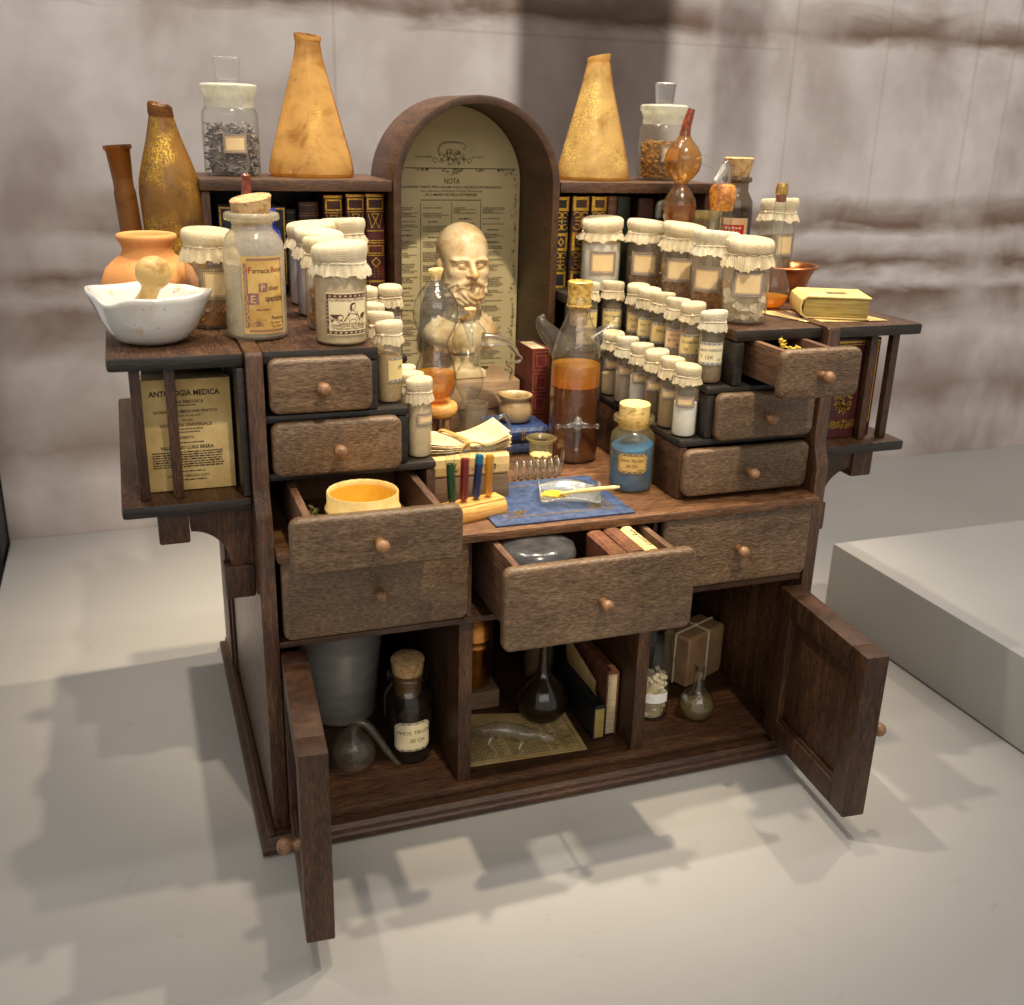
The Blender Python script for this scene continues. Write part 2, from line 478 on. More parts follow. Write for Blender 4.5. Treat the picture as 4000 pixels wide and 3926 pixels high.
plain('marble', (0.80, 0.63, 0.37), (0.50, 0.28, 0.07), 0.38, 60, 0.3, 300, sss=0.1, lo=0.28, hi=0.52, detail=6)
plain('stone_pot', (0.46, 0.33, 0.17), (0.32, 0.21, 0.09), 0.28, 60, 0.2, 200, coat=0.3)
plain('copper', (0.62, 0.25, 0.10), (0.42, 0.14, 0.05), 0.30, 70, 0.15, 300, metal=1.0)
plain('copper_dark', (0.75, 0.34, 0.09), (0.45, 0.17, 0.04), 0.28, 70, 0.15, 300, metal=1.0)
plain('tin', (0.85, 0.85, 0.81), (0.66, 0.66, 0.63), 0.30, 40, 0.12, 500, metal=0.6, stretch=(1, 1, 4))
plain('box_yellow', (0.70, 0.42, 0.05), (0.58, 0.32, 0.03), 0.6, 80, 0.2, 400)
plain('box_rim', (0.78, 0.57, 0.23), (0.66, 0.44, 0.14), 0.6, 80, 0.2, 400)
plain('string', (0.62, 0.40, 0.14), (0.42, 0.25, 0.07), 0.85, 1500, 0.8, 1500, spec=0.1)
plain('white_thread', (0.78, 0.70, 0.52), (0.66, 0.57, 0.38), 0.85, 1500, spec=0.1)
plain('horn_stick', (0.86, 0.64, 0.26), (0.74, 0.50, 0.16), 0.4, 60)
plain('gap_black', (0.012, 0.010, 0.009), None, 0.5, 40)  # near black for the dark gap beside the wall
plain('riser_paint', (0.45, 0.445, 0.42), (0.42, 0.415, 0.39), 0.62, 10, 0.06, 900, spec=0.35)
plain('room_dark', (0.05, 0.045, 0.04), None, 0.9, 5)


def cloth_mat():
    m, nt, out = newmat('muslin')
    b = nd(nt, 'BsdfPrincipled')
    b.inputs['Roughness'].default_value = 0.95
    b.inputs['Specular IOR Level'].default_value = 0.1
    b.inputs['Sheen Weight'].default_value = 0.25
    v = vecnode(nt)
    f = nz(nt, v, 120, 3)
    oi = nd(nt, 'ObjectInfo')
    c1 = ramp(nt, oi.outputs['Random'], [(0.0, (0.86, 0.77, 0.53)), (0.5, (0.80, 0.69, 0.47)), (1.0, (0.90, 0.85, 0.68))])
    mx = nd(nt, 'MixRGB', blend_type='MULTIPLY', n0=1.0)
    nt.links.new(c1, mx.inputs[1])
    nt.links.new(ramp(nt, f, [(0.3, (0.84, 0.80, 0.74)), (0.7, (1.05, 1.05, 1.05))]), mx.inputs[2])
    uv = nd(nt, 'TexCoord')
    k = 2 * PI / 0.00125
    sn = []
    for d_ in ((0.8, 0.6, 0.55), (-0.6, 0.8, 0.75)):
        dt = nd(nt, 'VectorMath', operation='DOT_PRODUCT')
        dt.inputs[1].default_value = tuple(q * k for q in d_)
        nt.links.new(uv.outputs['Object'], dt.inputs[0])
        s = nd(nt, 'Math', operation='SINE')
        nt.links.new(dt.outputs['Value'], s.inputs[0])
        sn.append(s.outputs[0])
    mu = nd(nt, 'Math', operation='MULTIPLY')
    nt.links.new(sn[0], mu.inputs[0])
    nt.links.new(sn[1], mu.inputs[1])
    r2 = ramp(nt, mu.outputs[0], [(0.0, (0.74, 0.70, 0.63)), (0.35, (1.0, 1.0, 1.0))])
    m3 = nd(nt, 'MixRGB', blend_type='MULTIPLY', n0=0.8)
    nt.links.new(mx.outputs[0], m3.inputs[1])
    nt.links.new(r2, m3.inputs[2])
    nt.links.new(m3.outputs[0], b.inputs['Base Color'])
    bump(nt, mu.outputs[0], 0.8, 0.00025, b)
    tl = nd(nt, 'BsdfTranslucent')
    nt.links.new(m3.outputs[0], tl.inputs[0])
    ms = nd(nt, 'MixShader', n0=0.18)
    nt.links.new(b.outputs[0], ms.inputs[1])
    nt.links.new(tl.outputs[0], ms.inputs[2])
    nt.links.new(ms.outputs[0], out.inputs[0])


cloth_mat()


def dotted_mat(name, ink, pale):
    """printed border: row of pale beads on a dark band (UV: u counts beads, v across)"""
    m, nt, out = newmat(name)
    b = nd(nt, 'BsdfPrincipled')
    b.inputs['Roughness'].default_value = 0.75
    b.inputs['Specular IOR Level'].default_value = 0.15
    uv = nd(nt, 'TexCoord')
    sp = nd(nt, 'SeparateXYZ')
    nt.links.new(uv.outputs['UV'], sp.inputs[0])
    fr = nd(nt, 'Math', operation='FRACT')
    nt.links.new(sp.outputs[0], fr.inputs[0])
    cb = nd(nt, 'CombineXYZ')
    nt.links.new(fr.outputs[0], cb.inputs[0])
    nt.links.new(sp.outputs[1], cb.inputs[1])
    di = nd(nt, 'VectorMath', operation='DISTANCE')
    di.inputs[1].default_value = (0.5, 0.62, 0)
    nt.links.new(cb.outputs[0], di.inputs[0])
    dots = ramp(nt, di.outputs['Value'], [(0.24, (1, 1, 1)), (0.32, (0, 0, 0))])
    ln = ramp(nt, sp.outputs[1], [(0.0, (0, 0, 0)), (0.06, (1, 1, 1)), (0.17, (1, 1, 1)), (0.19, (0, 0, 0))], 'CONSTANT')
    mxv = nd(nt, 'MixRGB', blend_type='LIGHTEN', n0=1.0)
    nt.links.new(dots, mxv.inputs[1])
    nt.links.new(ln, mxv.inputs[2])
    mc = nd(nt, 'MixRGB', n1=c4(ink), n2=c4(pale))
    nt.links.new(mxv.outputs[0], mc.inputs[0])
    nt.links.new(mc.outputs[0], b.inputs['Base Color'])
    nt.links.new(b.outputs[0], out.inputs[0])


dotted_mat('bead_border', (0.028, 0.014, 0.042), (0.66, 0.55, 0.42))
dotted_mat('brown_border', (0.05, 0.022, 0.018), (0.70, 0.56, 0.32))


def wall_mat():
    m, nt, out = newmat('mural_plaster')
    b = nd(nt, 'BsdfPrincipled')
    b.inputs['Roughness'].default_value = 0.8
    b.inputs['Specular IOR Level'].default_value = 0.2
    tc = nd(nt, 'TexCoord')
    sp = nd(nt, 'SeparateXYZ')
    nt.links.new(tc.outputs['Object'], sp.inputs[0])
    X, Z = sp.outputs[0], sp.outputs[2]
    mp = nd(nt, 'Mapping')
    mp.inputs['Scale'].default_value = (1.0, 1.0, 0.75)
    nt.links.new(tc.outputs['Object'], mp.inputs[0])
    V = mp.outputs[0]
    n1 = nz(nt, V, 7, 4, 0.55, 0.4)
    n2 = nz(nt, V, 22, 3, 0.5, 0.2)
    base = ramp(nt, n1, [(0.30, (0.42, 0.355, 0.325)), (0.47, (0.62, 0.56, 0.53)), (0.66, (0.74, 0.685, 0.655))])
    t2 = ramp(nt, n2, [(0.35, (0.88, 0.86, 0.85)), (0.62, (1.04, 1.04, 1.04))])
    mul = nd(nt, 'MixRGB', blend_type='MULTIPLY', n0=0.8)
    nt.links.new(base, mul.inputs[1])
    nt.links.new(t2, mul.inputs[2])
    # horizontal cornice bands of the printed ruin
    mp2 = nd(nt, 'Mapping')
    mp2.inputs['Scale'].default_value = (3.0, 1.0, 9.0)
    nt.links.new(tc.outputs['Object'], mp2.inputs[0])
    nb = nz(nt, mp2.outputs[0], 3.2, 4, 0.6, 0.5)
    za = nd(nt, 'Math', operation='MULTIPLY_ADD', n1=0.045)
    nt.links.new(nb, za.inputs[0])
    nt.links.new(Z, za.inputs[2])
    zr = nd(nt, 'MapRange')
    zr.inputs['From Min'].default_value = 0.022
    zr.inputs['From Max'].default_value = 0.622
    nt.links.new(za.outputs[0], zr.inputs[0])
    q = lambda z: z / 0.6
    k0, k1, k2, k3 = (0, 0, 0), (0.35,) * 3, (0.7,) * 3, (1, 1, 1)
    bands = ramp(nt, zr.outputs[0], [(0.0, k1), (q(.05), k0), (q(.09), k2), (q(.13), k1), (q(.17), k0), (q(.20), k2), (q(.222), k3),
                                     (q(.238), k0), (q(.258), k3), (q(.272), k1), (q(.288), k0), (q(.305), k3), (q(.322), k2), (q(.34), k0),
                                     (q(.495), k0), (q(.512), k3), (q(.53), k2), (q(.545), k0)])
    bm = nd(nt, 'Math', operation='MULTIPLY')
    nt.links.new(bands, bm.inputs[0])
    n3 = nz(nt, V, 5.5, 4, 0.6, 0.2)
    nt.links.new(ramp(nt, n3, [(0.34, (0.25,) * 3), (0.54, (1.0,) * 3)]), bm.inputs[1])
    # the top band only shows towards the right
    mx1 = nd(nt, 'MixRGB', n2=c4((0.20, 0.13, 0.09)))
    nt.links.new(bm.outputs[0], mx1.inputs[0])
    nt.links.new(mul.outputs[0], mx1.inputs[1])

    def sstep(v, a, bb):
        r = nd(nt, 'MapRange', interpolation_type='SMOOTHSTEP')
        r.inputs['From Min'].default_value = a
        r.inputs['From Max'].default_value = bb
        nt.links.new(v, r.inputs[0])
        return r.outputs[0]

    def mulv(a, bb):
        n = nd(nt, 'Math', operation='MULTIPLY')
        nt.links.new(a, n.inputs[0])
        nt.links.new(bb, n.inputs[1])
        return n.outputs[0]
    colm = mulv(mulv(sstep(X, 0.150, 0.172), sstep(X, 0.350, 0.325)), sstep(Z, 0.20, 0.40))
    col2 = mulv(mulv(sstep(X, 0.385, 0.40), sstep(X, 0.47, 0.44)), sstep(Z, 0.30, 0.42))
    mxa = nd(nt, 'MixRGB', blend_type='MULTIPLY', n2=c4((0.26, 0.23, 0.215)))
    nt.links.new(colm, mxa.inputs[0])
    nt.links.new(mx1.outputs[0], mxa.inputs[1])
    mxc = nd(nt, 'MixRGB', blend_type='MULTIPLY', n2=c4((0.72, 0.70, 0.69)))
    nt.links.new(col2, mxc.inputs[0])
    nt.links.new(mxa.outputs[0], mxc.inputs[1])

    def line(v, c, wd):
        s = nd(nt, 'Math', operation='SUBTRACT', n1=c)
        nt.links.new(v, s.inputs[0])
        a = nd(nt, 'Math', operation='ABSOLUTE')
        nt.links.new(s.outputs[0], a.inputs[0])
        return sstep(a.outputs[0], wd, wd * 0.3)
    hl = mulv(line(Z, 0.492, 0.0022), mulv(sstep(X, 0.02, 0.08), sstep(X, 0.5, 0.46)))
    lines = [hl]
    for cx, wd in ((-0.025, 0.0022), (0.49, 0.002), (0.615, 0.0018), (0.745, 0.0025), (0.80, 0.0022)):
        lines.append(mulv(line(X, cx, wd), sstep(Z, 0.25, 0.36)))
    cur = mxc.outputs[0]
    for l in lines:
        mm = nd(nt, 'MixRGB', blend_type='MULTIPLY', n2=c4((0.86, 0.84, 0.82)))
        nt.links.new(l, mm.inputs[0])
        nt.links.new(cur, mm.inputs[1])
        cur = mm.outputs[0]
    nt.links.new(cur, b.inputs['Base Color'])
    nt.links.new(b.outputs[0], out.inputs[0])


wall_mat()


def table_mat():
    m, nt, out = newmat('table_paint')
    b = nd(nt, 'BsdfPrincipled')
    v = vecnode(nt, rnd=False)
    f = nz(nt, v, 4, 5, 0.6)
    f2 = nz(nt, v, 900, 2, 0.6)
    f3 = nz(nt, v, 60, 5, 0.75)
    c = ramp(nt, f, [(0.3, (0.345, 0.335, 0.315)), (0.7, (0.385, 0.375, 0.355))])
    mx = nd(nt, 'MixRGB', blend_type='MULTIPLY', n0=1.0)
    nt.links.new(c, mx.inputs[1])
    nt.links.new(ramp(nt, f3, [(0.26, (0.80, 0.79, 0.77)), (0.37, (1, 1, 1))]), mx.inputs[2])
    nt.links.new(mx.outputs[0], b.inputs['Base Color'])
    b.inputs['Roughness'].default_value = 0.5
    b.inputs['Specular IOR Level'].default_value = 0.35
    bump(nt, f2, 0.25, 0.0004, b)
    nt.links.new(b.outputs[0], out.inputs[0])


table_mat()

# ------------------------------------------------------------------ mesh helpers
class MB:
    def __init__(s):
        s.v, s.f, s.uv = [], [], []

    def add(s, vs, fs, uvs=None):
        o = len(s.v)
        s.v += [tuple(p) for p in vs]
        for i, f in enumerate(fs):
            s.f.append(tuple(o + k for k in f))
            s.uv.append(uvs[i] if uvs else None)
        return s

    def box(s, x0, x1, y0, y1, z0, z1):
        v = [(x0, y0, z0), (x1, y0, z0), (x1, y1, z0), (x0, y1, z0), (x0, y0, z1), (x1, y0, z1), (x1, y1, z1), (x0, y1, z1)]
        return s.add(v, [(0, 3, 2, 1), (4, 5, 6, 7), (0, 1, 5, 4), (1, 2, 6, 5), (2, 3, 7, 6), (3, 0, 4, 7)])

    def quadbox(s, p):  # eight corners: bottom 4 ccw, top 4 ccw
        return s.add(p, [(0, 3, 2, 1), (4, 5, 6, 7), (0, 1, 5, 4), (1, 2, 6, 5), (2, 3, 7, 6), (3, 0, 4, 7)])

    def prism(s, poly, a0, a1, axis=1):
        """poly in the two other axes (ordered x,z for axis 1; y,z for axis 0; x,y for axis 2)"""
        n = len(poly)

        def P(p, a):
            return (p[0], a, p[1]) if axis == 1 else ((a, p[0], p[1]) if axis == 0 else (p[0], p[1], a))
        v = [P(p, a0) for p in poly] + [P(p, a1) for p in poly]
        f = [tuple(range(n)), tuple(range(2 * n - 1, n - 1, -1))]
        f += [(i, i + n, (i + 1) % n + n, (i + 1) % n) for i in range(n)]
        return s.add(v, f)

    def lathe(s, prof, n=40, c=(0, 0, 0), fn=None, uvr=None):
        """prof: (r, z) from bottom to top; r == 0 collapses to a pole"""
        vs, idx = [], []
        ln = [0.0]
        for a, b in zip(prof, prof[1:]):
            ln.append(ln[-1] + math.hypot(a[0] - b[0], a[1] - b[1]))
        for k, (r, z) in enumerate(prof):
            row = []
            if r <= 1e-9:
                row = [len(vs)] * (n + 1)
                vs.append((c[0], c[1], c[2] + z))
            else:
                for j in range(n):
                    t = 2 * PI * j / n
                    rr, zz = (r, z) if fn is None else fn(r, z, t, k)
                    row.append(len(vs))
                    vs.append((c[0] + rr * math.cos(t), c[1] + rr * math.sin(t), c[2] + zz))
                row.append(row[0])
            idx.append(row)
        fs, uv = [], []
        rm = uvr or max(p[0] for p in prof)
        for k in range(len(prof) - 1):
            for j in range(n):
                q = [idx[k][j], idx[k][j + 1], idx[k + 1][j + 1], idx[k + 1][j]]
                u = [(rm * 2 * PI * j / n, ln[k]), (rm * 2 * PI * (j + 1) / n, ln[k]), (rm * 2 * PI * (j + 1) / n, ln[k + 1]), (rm * 2 * PI * j / n, ln[k + 1])]
                qq, uu = [], []
                for a, b in zip(q, u):
                    if a not in qq:
                        qq.append(a)
                        uu.append(b)
                if len(qq) > 2:
                    fs.append(tuple(qq))
                    uv.append(uu)
        return s.add(vs, fs, uv)

    def tube(s, pts, rs, n=12, caps=True):
        pts = [Vector(p) for p in pts]
        if not hasattr(rs, '__len__'):
            rs = [rs] * len(pts)
        vs = []
        up = None
        for i, p in enumerate(pts):
            t = (pts[min(i + 1, len(pts) - 1)] - pts[max(i - 1, 0)]).normalized()
            if up is None:
                up = t.orthogonal().normalized()
            else:
                up = (up - t * up.dot(t)).normalized()
            sd = t.cross(up)
            for j in range(n):
                a = 2 * PI * j / n
                vs.append(p + (up * math.cos(a) + sd * math.sin(a)) * rs[i])
        fs = []
        m = len(pts)
        for i in range(m - 1):
            for j in range(n):
                fs.append((i * n + j, i * n + (j + 1) % n, (i + 1) * n + (j + 1) % n, (i + 1) * n + j))
        if caps:
            fs.append(tuple(range(n - 1, -1, -1)))
            fs.append(tuple((m - 1) * n + j for j in range(n)))
        return s.add(vs, fs)

    def ball(s, c, r, n=14, sq=(1, 1, 1)):
        k = n // 2
        prof = [(r * math.sin(PI * i / k), -r * math.cos(PI * i / k)) for i in range(k + 1)]
        prof[0] = (0, prof[0][1])
        prof[-1] = (0, prof[-1][1])
        o = len(s.v)
        s.lathe(prof, n)
        for i in range(o, len(s.v)):
            v = s.v[i]
            s.v[i] = (c[0] + v[0] * sq[0], c[1] + v[1] * sq[1], c[2] + v[2] * sq[2])
        return s

    def xf(s, mtx, start=0):
        for i in range(start, len(s.v)):
            s.v[i] = tuple(mtx @ Vector(s.v[i]))
        return s

    def mesh(s, name, mat, smooth=True, bevel=0.0, seg=2, angle=38):
        me = bpy.data.meshes.new(name)
        me.from_pydata(s.v, [], s.f)
        if any(u for u in s.uv):
            l = me.uv_layers.new(name='UVMap')
            li = 0
            for f, u in zip(s.f, s.uv):
                for k in range(len(f)):
                    if u:
                        l.data[li].uv = u[k]
                    li += 1
        if bevel:
            bm = bmesh.new()
            bm.from_mesh(me)
            bmesh.ops.recalc_face_normals(bm, faces=bm.faces)
            es = [e for e in bm.edges if len(e.link_faces) == 2 and e.calc_face_angle(0) > rad(30)]
            bmesh.ops.bevel(bm, geom=es, offset=bevel, segments=seg, profile=0.6, affect='EDGES', clamp_overlap=True)
            bm.to_mesh(me)
            bm.free()
        if smooth:
            me.shade_smooth()
            me.set_sharp_from_angle(angle=rad(angle))
        me.materials.append(MATS[mat])
        return me

    def obj(s, name, mat, parent=None, loc=None, rotz=None, front=None, **kw):
        o = bpy.data.objects.new(name, s.mesh(name, mat, **kw))
        COL.objects.link(o)
        o.parent = parent
        if front:
            o.data.materials.append(MATS[front])
            for p in o.data.polygons:
                if p.normal.y < -0.5:
                    p.material_index = 1
        if loc:
            o.location = loc
        if rotz is not None:
            o.rotation_euler = (0, 0, rotz)
        return o


def tag(o, label, cat, group=None, kind=None):
    if label:
        o['label'] = label
    if cat:
        o['category'] = cat
    if group:
        o['group'] = group
    if kind:
        o['kind'] = kind
    return o


def thing(name, label, cat, loc=(0, 0, 0), rotz=0.0, group=None):
    o = bpy.data.objects.new(name, None)
    o.empty_display_size = 0.01
    COL.objects.link(o)
    o.location = loc
    o.rotation_euler = (0, 0, rotz)
    return tag(o, label, cat, group)


def box(name, mat, parent, x0, x1, y0, y1, z0, z1, bevel=0.0008, seg=2, front=None):
    return MB().box(x0, x1, y0, y1, z0, z1).obj(name, mat, parent, bevel=bevel, seg=seg, front=front)


# ------------------------------------------------------------------ print on surfaces
def cylmap(R, a0=0.0, z0=0.0, c=(0, 0)):
    def f(u, v, off=0.0):
        a = a0 + u / R
        return (c[0] + (R + off) * math.cos(a), c[1] + (R + off) * math.sin(a), z0 + v)
    return f


def planemap(o, ux, uy):
    o, ux, uy = Vector(o), Vector(ux).normalized(), Vector(uy).normalized()
    n = ux.cross(uy)

    def f(u, v, off=0.0):
        return tuple(o + ux * u + uy * v + n * off)
    return f


_txt = {}


def glyphs(s, size, bold=0.0, shear=0.0, spacing=1.0):
    key = (s, bold, shear, spacing)
    if key not in _txt:
        cu = bpy.data.curves.new('t', 'FONT')
        cu.body = s
        cu.size = 1.0
        cu.offset = bold
        cu.shear = shear
        cu.space_character = spacing
        cu.resolution_u = 2
        o = bpy.data.objects.new('t', cu)
        COL.objects.link(o)
        dg = bpy.context.evaluated_depsgraph_get()
        me = o.evaluated_get(dg).to_mesh()
        v = [(p.co.x, p.co.y) for p in me.vertices]
        f = [tuple(p.vertices) for p in me.polygons]
        o.evaluated_get(dg).to_mesh_clear()
        bpy.data.objects.remove(o)
        bpy.data.curves.remove(cu)
        _txt[key] = (v, f)
    v, f = _txt[key]
    return [(x * size, y * size) for x, y in v], f


def text(mb, fm, s, size, u, v, align=0.5, off=0.00012, rot=0.0, width=None, **kw):
    """add a line of lettering; width squeezes the line to that length"""
    vs, fs = glyphs(s, size, **kw)
    if not vs:
        return
    x0, x1 = min(p[0] for p in vs), max(p[0] for p in vs)
    k = 1.0 if width is None else width / (x1 - x0)
    cr, sr = math.cos(rot), math.sin(rot)
    out = []
    for x, y in vs:
        x = (x - x0 - (x1 - x0) * align) * k
        out.append(fm(u + x * cr - y * sr, v + x * sr + y * cr, off))
    mb.add(out, fs)


def words(mb, fm, x0, x1, y0, y1, lh, r, off=0.00010, xh=0.42, fill=0.9, ragged=0.15, wmin=1.2, wmax=4.5):
    """rows of tiny word marks, unreadable at this size"""
    y = y1 - lh
    while y >= y0:
        x = x0
        end = x1 - (x1 - x0) * (r.random() * ragged)
        if r.random() > fill:
            end = x0 + (x1 - x0) * r.uniform(0.2, 0.6)
        while x < end:
            wl = min(r.uniform(wmin, wmax) * lh * 0.5, end - x)
            h = lh * xh * r.uniform(0.8, 1.25)
            mb.add([fm(x, y, off), fm(x + wl, y, off), fm(x + wl, y + h, off), fm(x, y + h, off)], [(0, 1, 2, 3)])
            x += wl + lh * 0.28
        y -= lh


def stroke(mb, fm, pts, wd, off=0.00012, closed=False):
    pts = [Vector((p[0], p[1])) for p in pts]
    if closed:
        pts.append(pts[0])
    for a, b in zip(pts, pts[1:]):
        d = b - a
        if d.length < 1e-9:
            continue
        n = Vector((-d.y, d.x)).normalized() * wd / 2
        e = d.normalized() * wd * 0.2
        q = [a - n - e, b - n + e, b + n + e, a + n - e]
        mb.add([fm(p.x, p.y, off) for p in q], [(0, 1, 2, 3)])


def poly(mb, fm, pts, off=0.00011):
    mb.add([fm(p[0], p[1], off) for p in pts], [tuple(range(len(pts)))])


def patch(fm, w, h, n=10, off=0.0, cut=0.0, m=2):
    """paper patch centred on (0,0) of the map; cut clips the corners"""
    mb = MB()
    us = [-w / 2 + w * i / n for i in range(n + 1)]
    vs = []
    for i, u in enumerate(us):
        hh = h / 2
        if cut:
            e = w / 2 - abs(u)
            if e < cut:
                hh -= cut - e
        vs += [fm(u, -hh + 2 * hh * k / m, off) for k in range(m + 1)]
    fs = [(i * (m + 1) + k, (i + 1) * (m + 1) + k, (i + 1) * (m + 1) + k + 1, i * (m + 1) + k + 1) for i in range(n) for k in range(m)]
    return mb.add(vs, fs)


def border(fm, w, h, bw, bead, off=0.00008):
    """printed bead band just inside a w x h label"""
    mb = MB()

    def run(a, b, nrm):
        L = math.hypot(b[0] - a[0], b[1] - a[1])
        k = max(2, int(L / bead))
        for i in range(k):
            t0, t1 = i / k, (i + 1) / k
            p0 = (a[0] + (b[0] - a[0]) * t0, a[1] + (b[1] - a[1]) * t0)
            p1 = (a[0] + (b[0] - a[0]) * t1, a[1] + (b[1] - a[1]) * t1)
            q = [(p0[0] + nrm[0] * bw, p0[1] + nrm[1] * bw), (p1[0] + nrm[0] * bw, p1[1] + nrm[1] * bw), p1, p0]
            mb.add([fm(x, y, off) for x, y in q], [(0, 1, 2, 3)], [[(i, 0), (i + 1, 0), (i + 1, 1), (i, 1)]])
    W, H = w / 2, h / 2
    run((-W, H), (W, H), (0, -1))
    run((W, -H), (-W, -H), (0, 1))
    run((W, H - bw), (W, -H + bw), (-1, 0))
    run((-W, -H + bw), (-W, H - bw), (1, 0))
    return mb


def faceangle(x, y, extra=0.0):
    return math.atan2(CAM[1] - y, CAM[0] - x) + rad(extra)


# ------------------------------------------------------------------ reusable pieces
def fnoise(seed):
    r = random.Random(seed)
    ph = [(r.uniform(0, 6.28), k, r.uniform(0.4, 1.0) / k ** 0.4) for k in (2, 3, 5, 7, 9, 11, 13)]

    def f(t):
        return sum(a * math.sin(k * t + p) for p, k, a in ph) / 3.2
    return f


def cloth_cap(parent, r, z, hc, fr, seed, name='cloth_cap'):
    """muslin cover tied at height z: pillow top of height hc, frayed frill of length fr"""
    A, B, Cc, D2 = fnoise(seed), fnoise(seed + 1), fnoise(seed + 2), fnoise(seed + 3)
    R2 = random.Random(seed)
    n = 84
    jag = [R2.uniform(-1, 1) for _ in range(n)]
    tx, ty = R2.uniform(-0.10, 0.10), R2.uniform(-0.10, 0.10)
    hc *= R2.uniform(0.92, 1.12)
    fr *= R2.uniform(0.85, 1.2)
    nf = R2.choice((13, 15, 17, 20))
    fold = R2.uniform(0.6, 1.5)
    prof = [(r * 1.16, -fr), (r * 1.11, -fr * 0.66), (r * 1.04, -fr * 0.3), (r * 0.955, 0.0), (r * 1.0, hc * 0.15), (r * 1.05, hc * 0.38), (r * 1.055, hc * 0.66),
            (r * 1.035, hc * 0.86), (r * 0.97, hc * 0.97), (r * 0.85, hc), (r * 0.4, hc * 0.995), (0, hc * 0.99)]

    def fn(rr, zz, t, k):
        j = int(round(t / (2 * PI) * n)) % n
        if k == 0:
            rr *= 1 + 0.13 * Cc(t) + 0.03 * jag[j] + 0.05 * math.sin(nf * t + seed)
            zz += fr * (0.42 * A(t) + 0.14 * jag[j])
        elif k == 1:
            rr *= 1 + 0.10 * Cc(t) + 0.05 * fold * math.sin(nf * t + 1.2 * Cc(t) + seed)
            zz += fr * 0.22 * A(t)
        elif k == 2:
            rr *= 1 + 0.05 * Cc(t) + 0.035 * fold * math.sin(nf * t + 1.2 * Cc(t) + seed)
        elif k == 3:
            rr *= 1 + 0.018 * fold * math.sin(nf * t + 1.2 * Cc(t) + seed)
        elif k < 7:
            rr *= 1 + 0.020 * B(t) + 0.010 * fold * math.sin(nf * t + 1.2 * Cc(t) + seed)
        if k > 3:
            zz += (tx * math.cos(t) + ty * math.sin(t)) * rr
        return rr, zz
    mb = MB().lathe(prof, n, (0, 0, z), fn)
    # frayed threads along the hem
    for i in range(44):
        t = R2.uniform(0, 2 * PI)
        r0 = r * (1.16 + 0.12 * Cc(t))
        z0 = z - fr * (1.0 - 0.30 * A(t)) + 0.0004
        L = R2.uniform(0.0004, 0.0014) * (fr / 0.006)
        dt = R2.uniform(-0.06, 0.06)
        p0 = (r0 * math.cos(t), r0 * math.sin(t), z0)
        p1 = (r0 * math.cos(t + 0.018), r0 * math.sin(t + 0.018), z0)
        re = r0 * R2.uniform(0.97, 1.10)
        p2 = (re * math.cos(t + dt), re * math.sin(t + dt), z0 - L)
        mb.add([p0, p1, p2], [(0, 1, 2)])
    cap = mb.obj(name, 'muslin', parent, angle=80)
    tie = MB()
    k = 40
    tie.tube([((r * 0.975) * math.cos(2 * PI * i / k), (r * 0.975) * math.sin(2 * PI * i / k), z + 0.0003 * math.sin(3 * 2 * PI * i / k + seed)) for i in range(k + 1)], 0.00045, 6, caps=False)
    a = R2.uniform(0, 6.28)
    tie.ball((r * 1.0 * math.cos(a), r * math.sin(a), z), 0.0011, 8)
    tie.obj('tie_thread', 'white_thread', cap)
    return cap


def bumpy_fill(r, z0, z1, seed, amp=0.001, n=36, dome=0.0):
    A = fnoise(seed)
    prof = [(0, z0), (r * 0.96, z0), (r, z0 + 0.0006), (r, (z0 + z1) / 2), (r, z1), (r * 0.7, z1 + dome * 0.5), (r * 0.35, z1 + dome * 0.85), (0, z1 + dome)]

    def fn(rr, zz, t, k):
        if k >= 4:
            zz += amp * A(t + k * 0.7)
        return rr, zz
    return MB().lathe(prof, n, (0, 0, 0), fn)


def chunks(r, z0, z1, size, count, seed, kind='cube', shell=0.55):
    """loose pieces packed against the glass"""
    R2 = random.Random(seed)
    mb = MB()
    for i in range(count):
        a = R2.uniform(0, 2 * PI)
        q = r * math.sqrt(R2.uniform(shell, 1.0)) - size * 0.55
        z = R2.uniform(z0 + size * 0.5, z1)
        s = size * R2.uniform(0.7, 1.25)
        o = len(mb.v)
        if kind == 'cube':
            mb.box(-s / 2, s / 2, -s / 2 * 0.9, s / 2 * 0.9, -s / 2 * 0.8, s / 2 * 0.8)
        elif kind == 'stick':
            mb.tube([(-s, 0, 0), (0, 0, s * 0.12), (s, 0, 0)], [s * 0.22, s * 0.3, s * 0.2], 6)
        else:
            mb.ball((0, 0, 0), s / 2, 6, (1, R2.uniform(0.7, 1.1), R2.uniform(0.6, 1)))
        M = Matrix.Translation((q * math.cos(a), q * math.sin(a), z)) @ Matrix.Rotation(R2.uniform(0, 6.28), 4, 'Z') @ Matrix.Rotation(R2.uniform(-1.2, 1.2), 4, 'X') @ Matrix.Rotation(R2.uniform(-1.2, 1.2), 4, 'Y')
        mb.xf(M, o)
    return mb


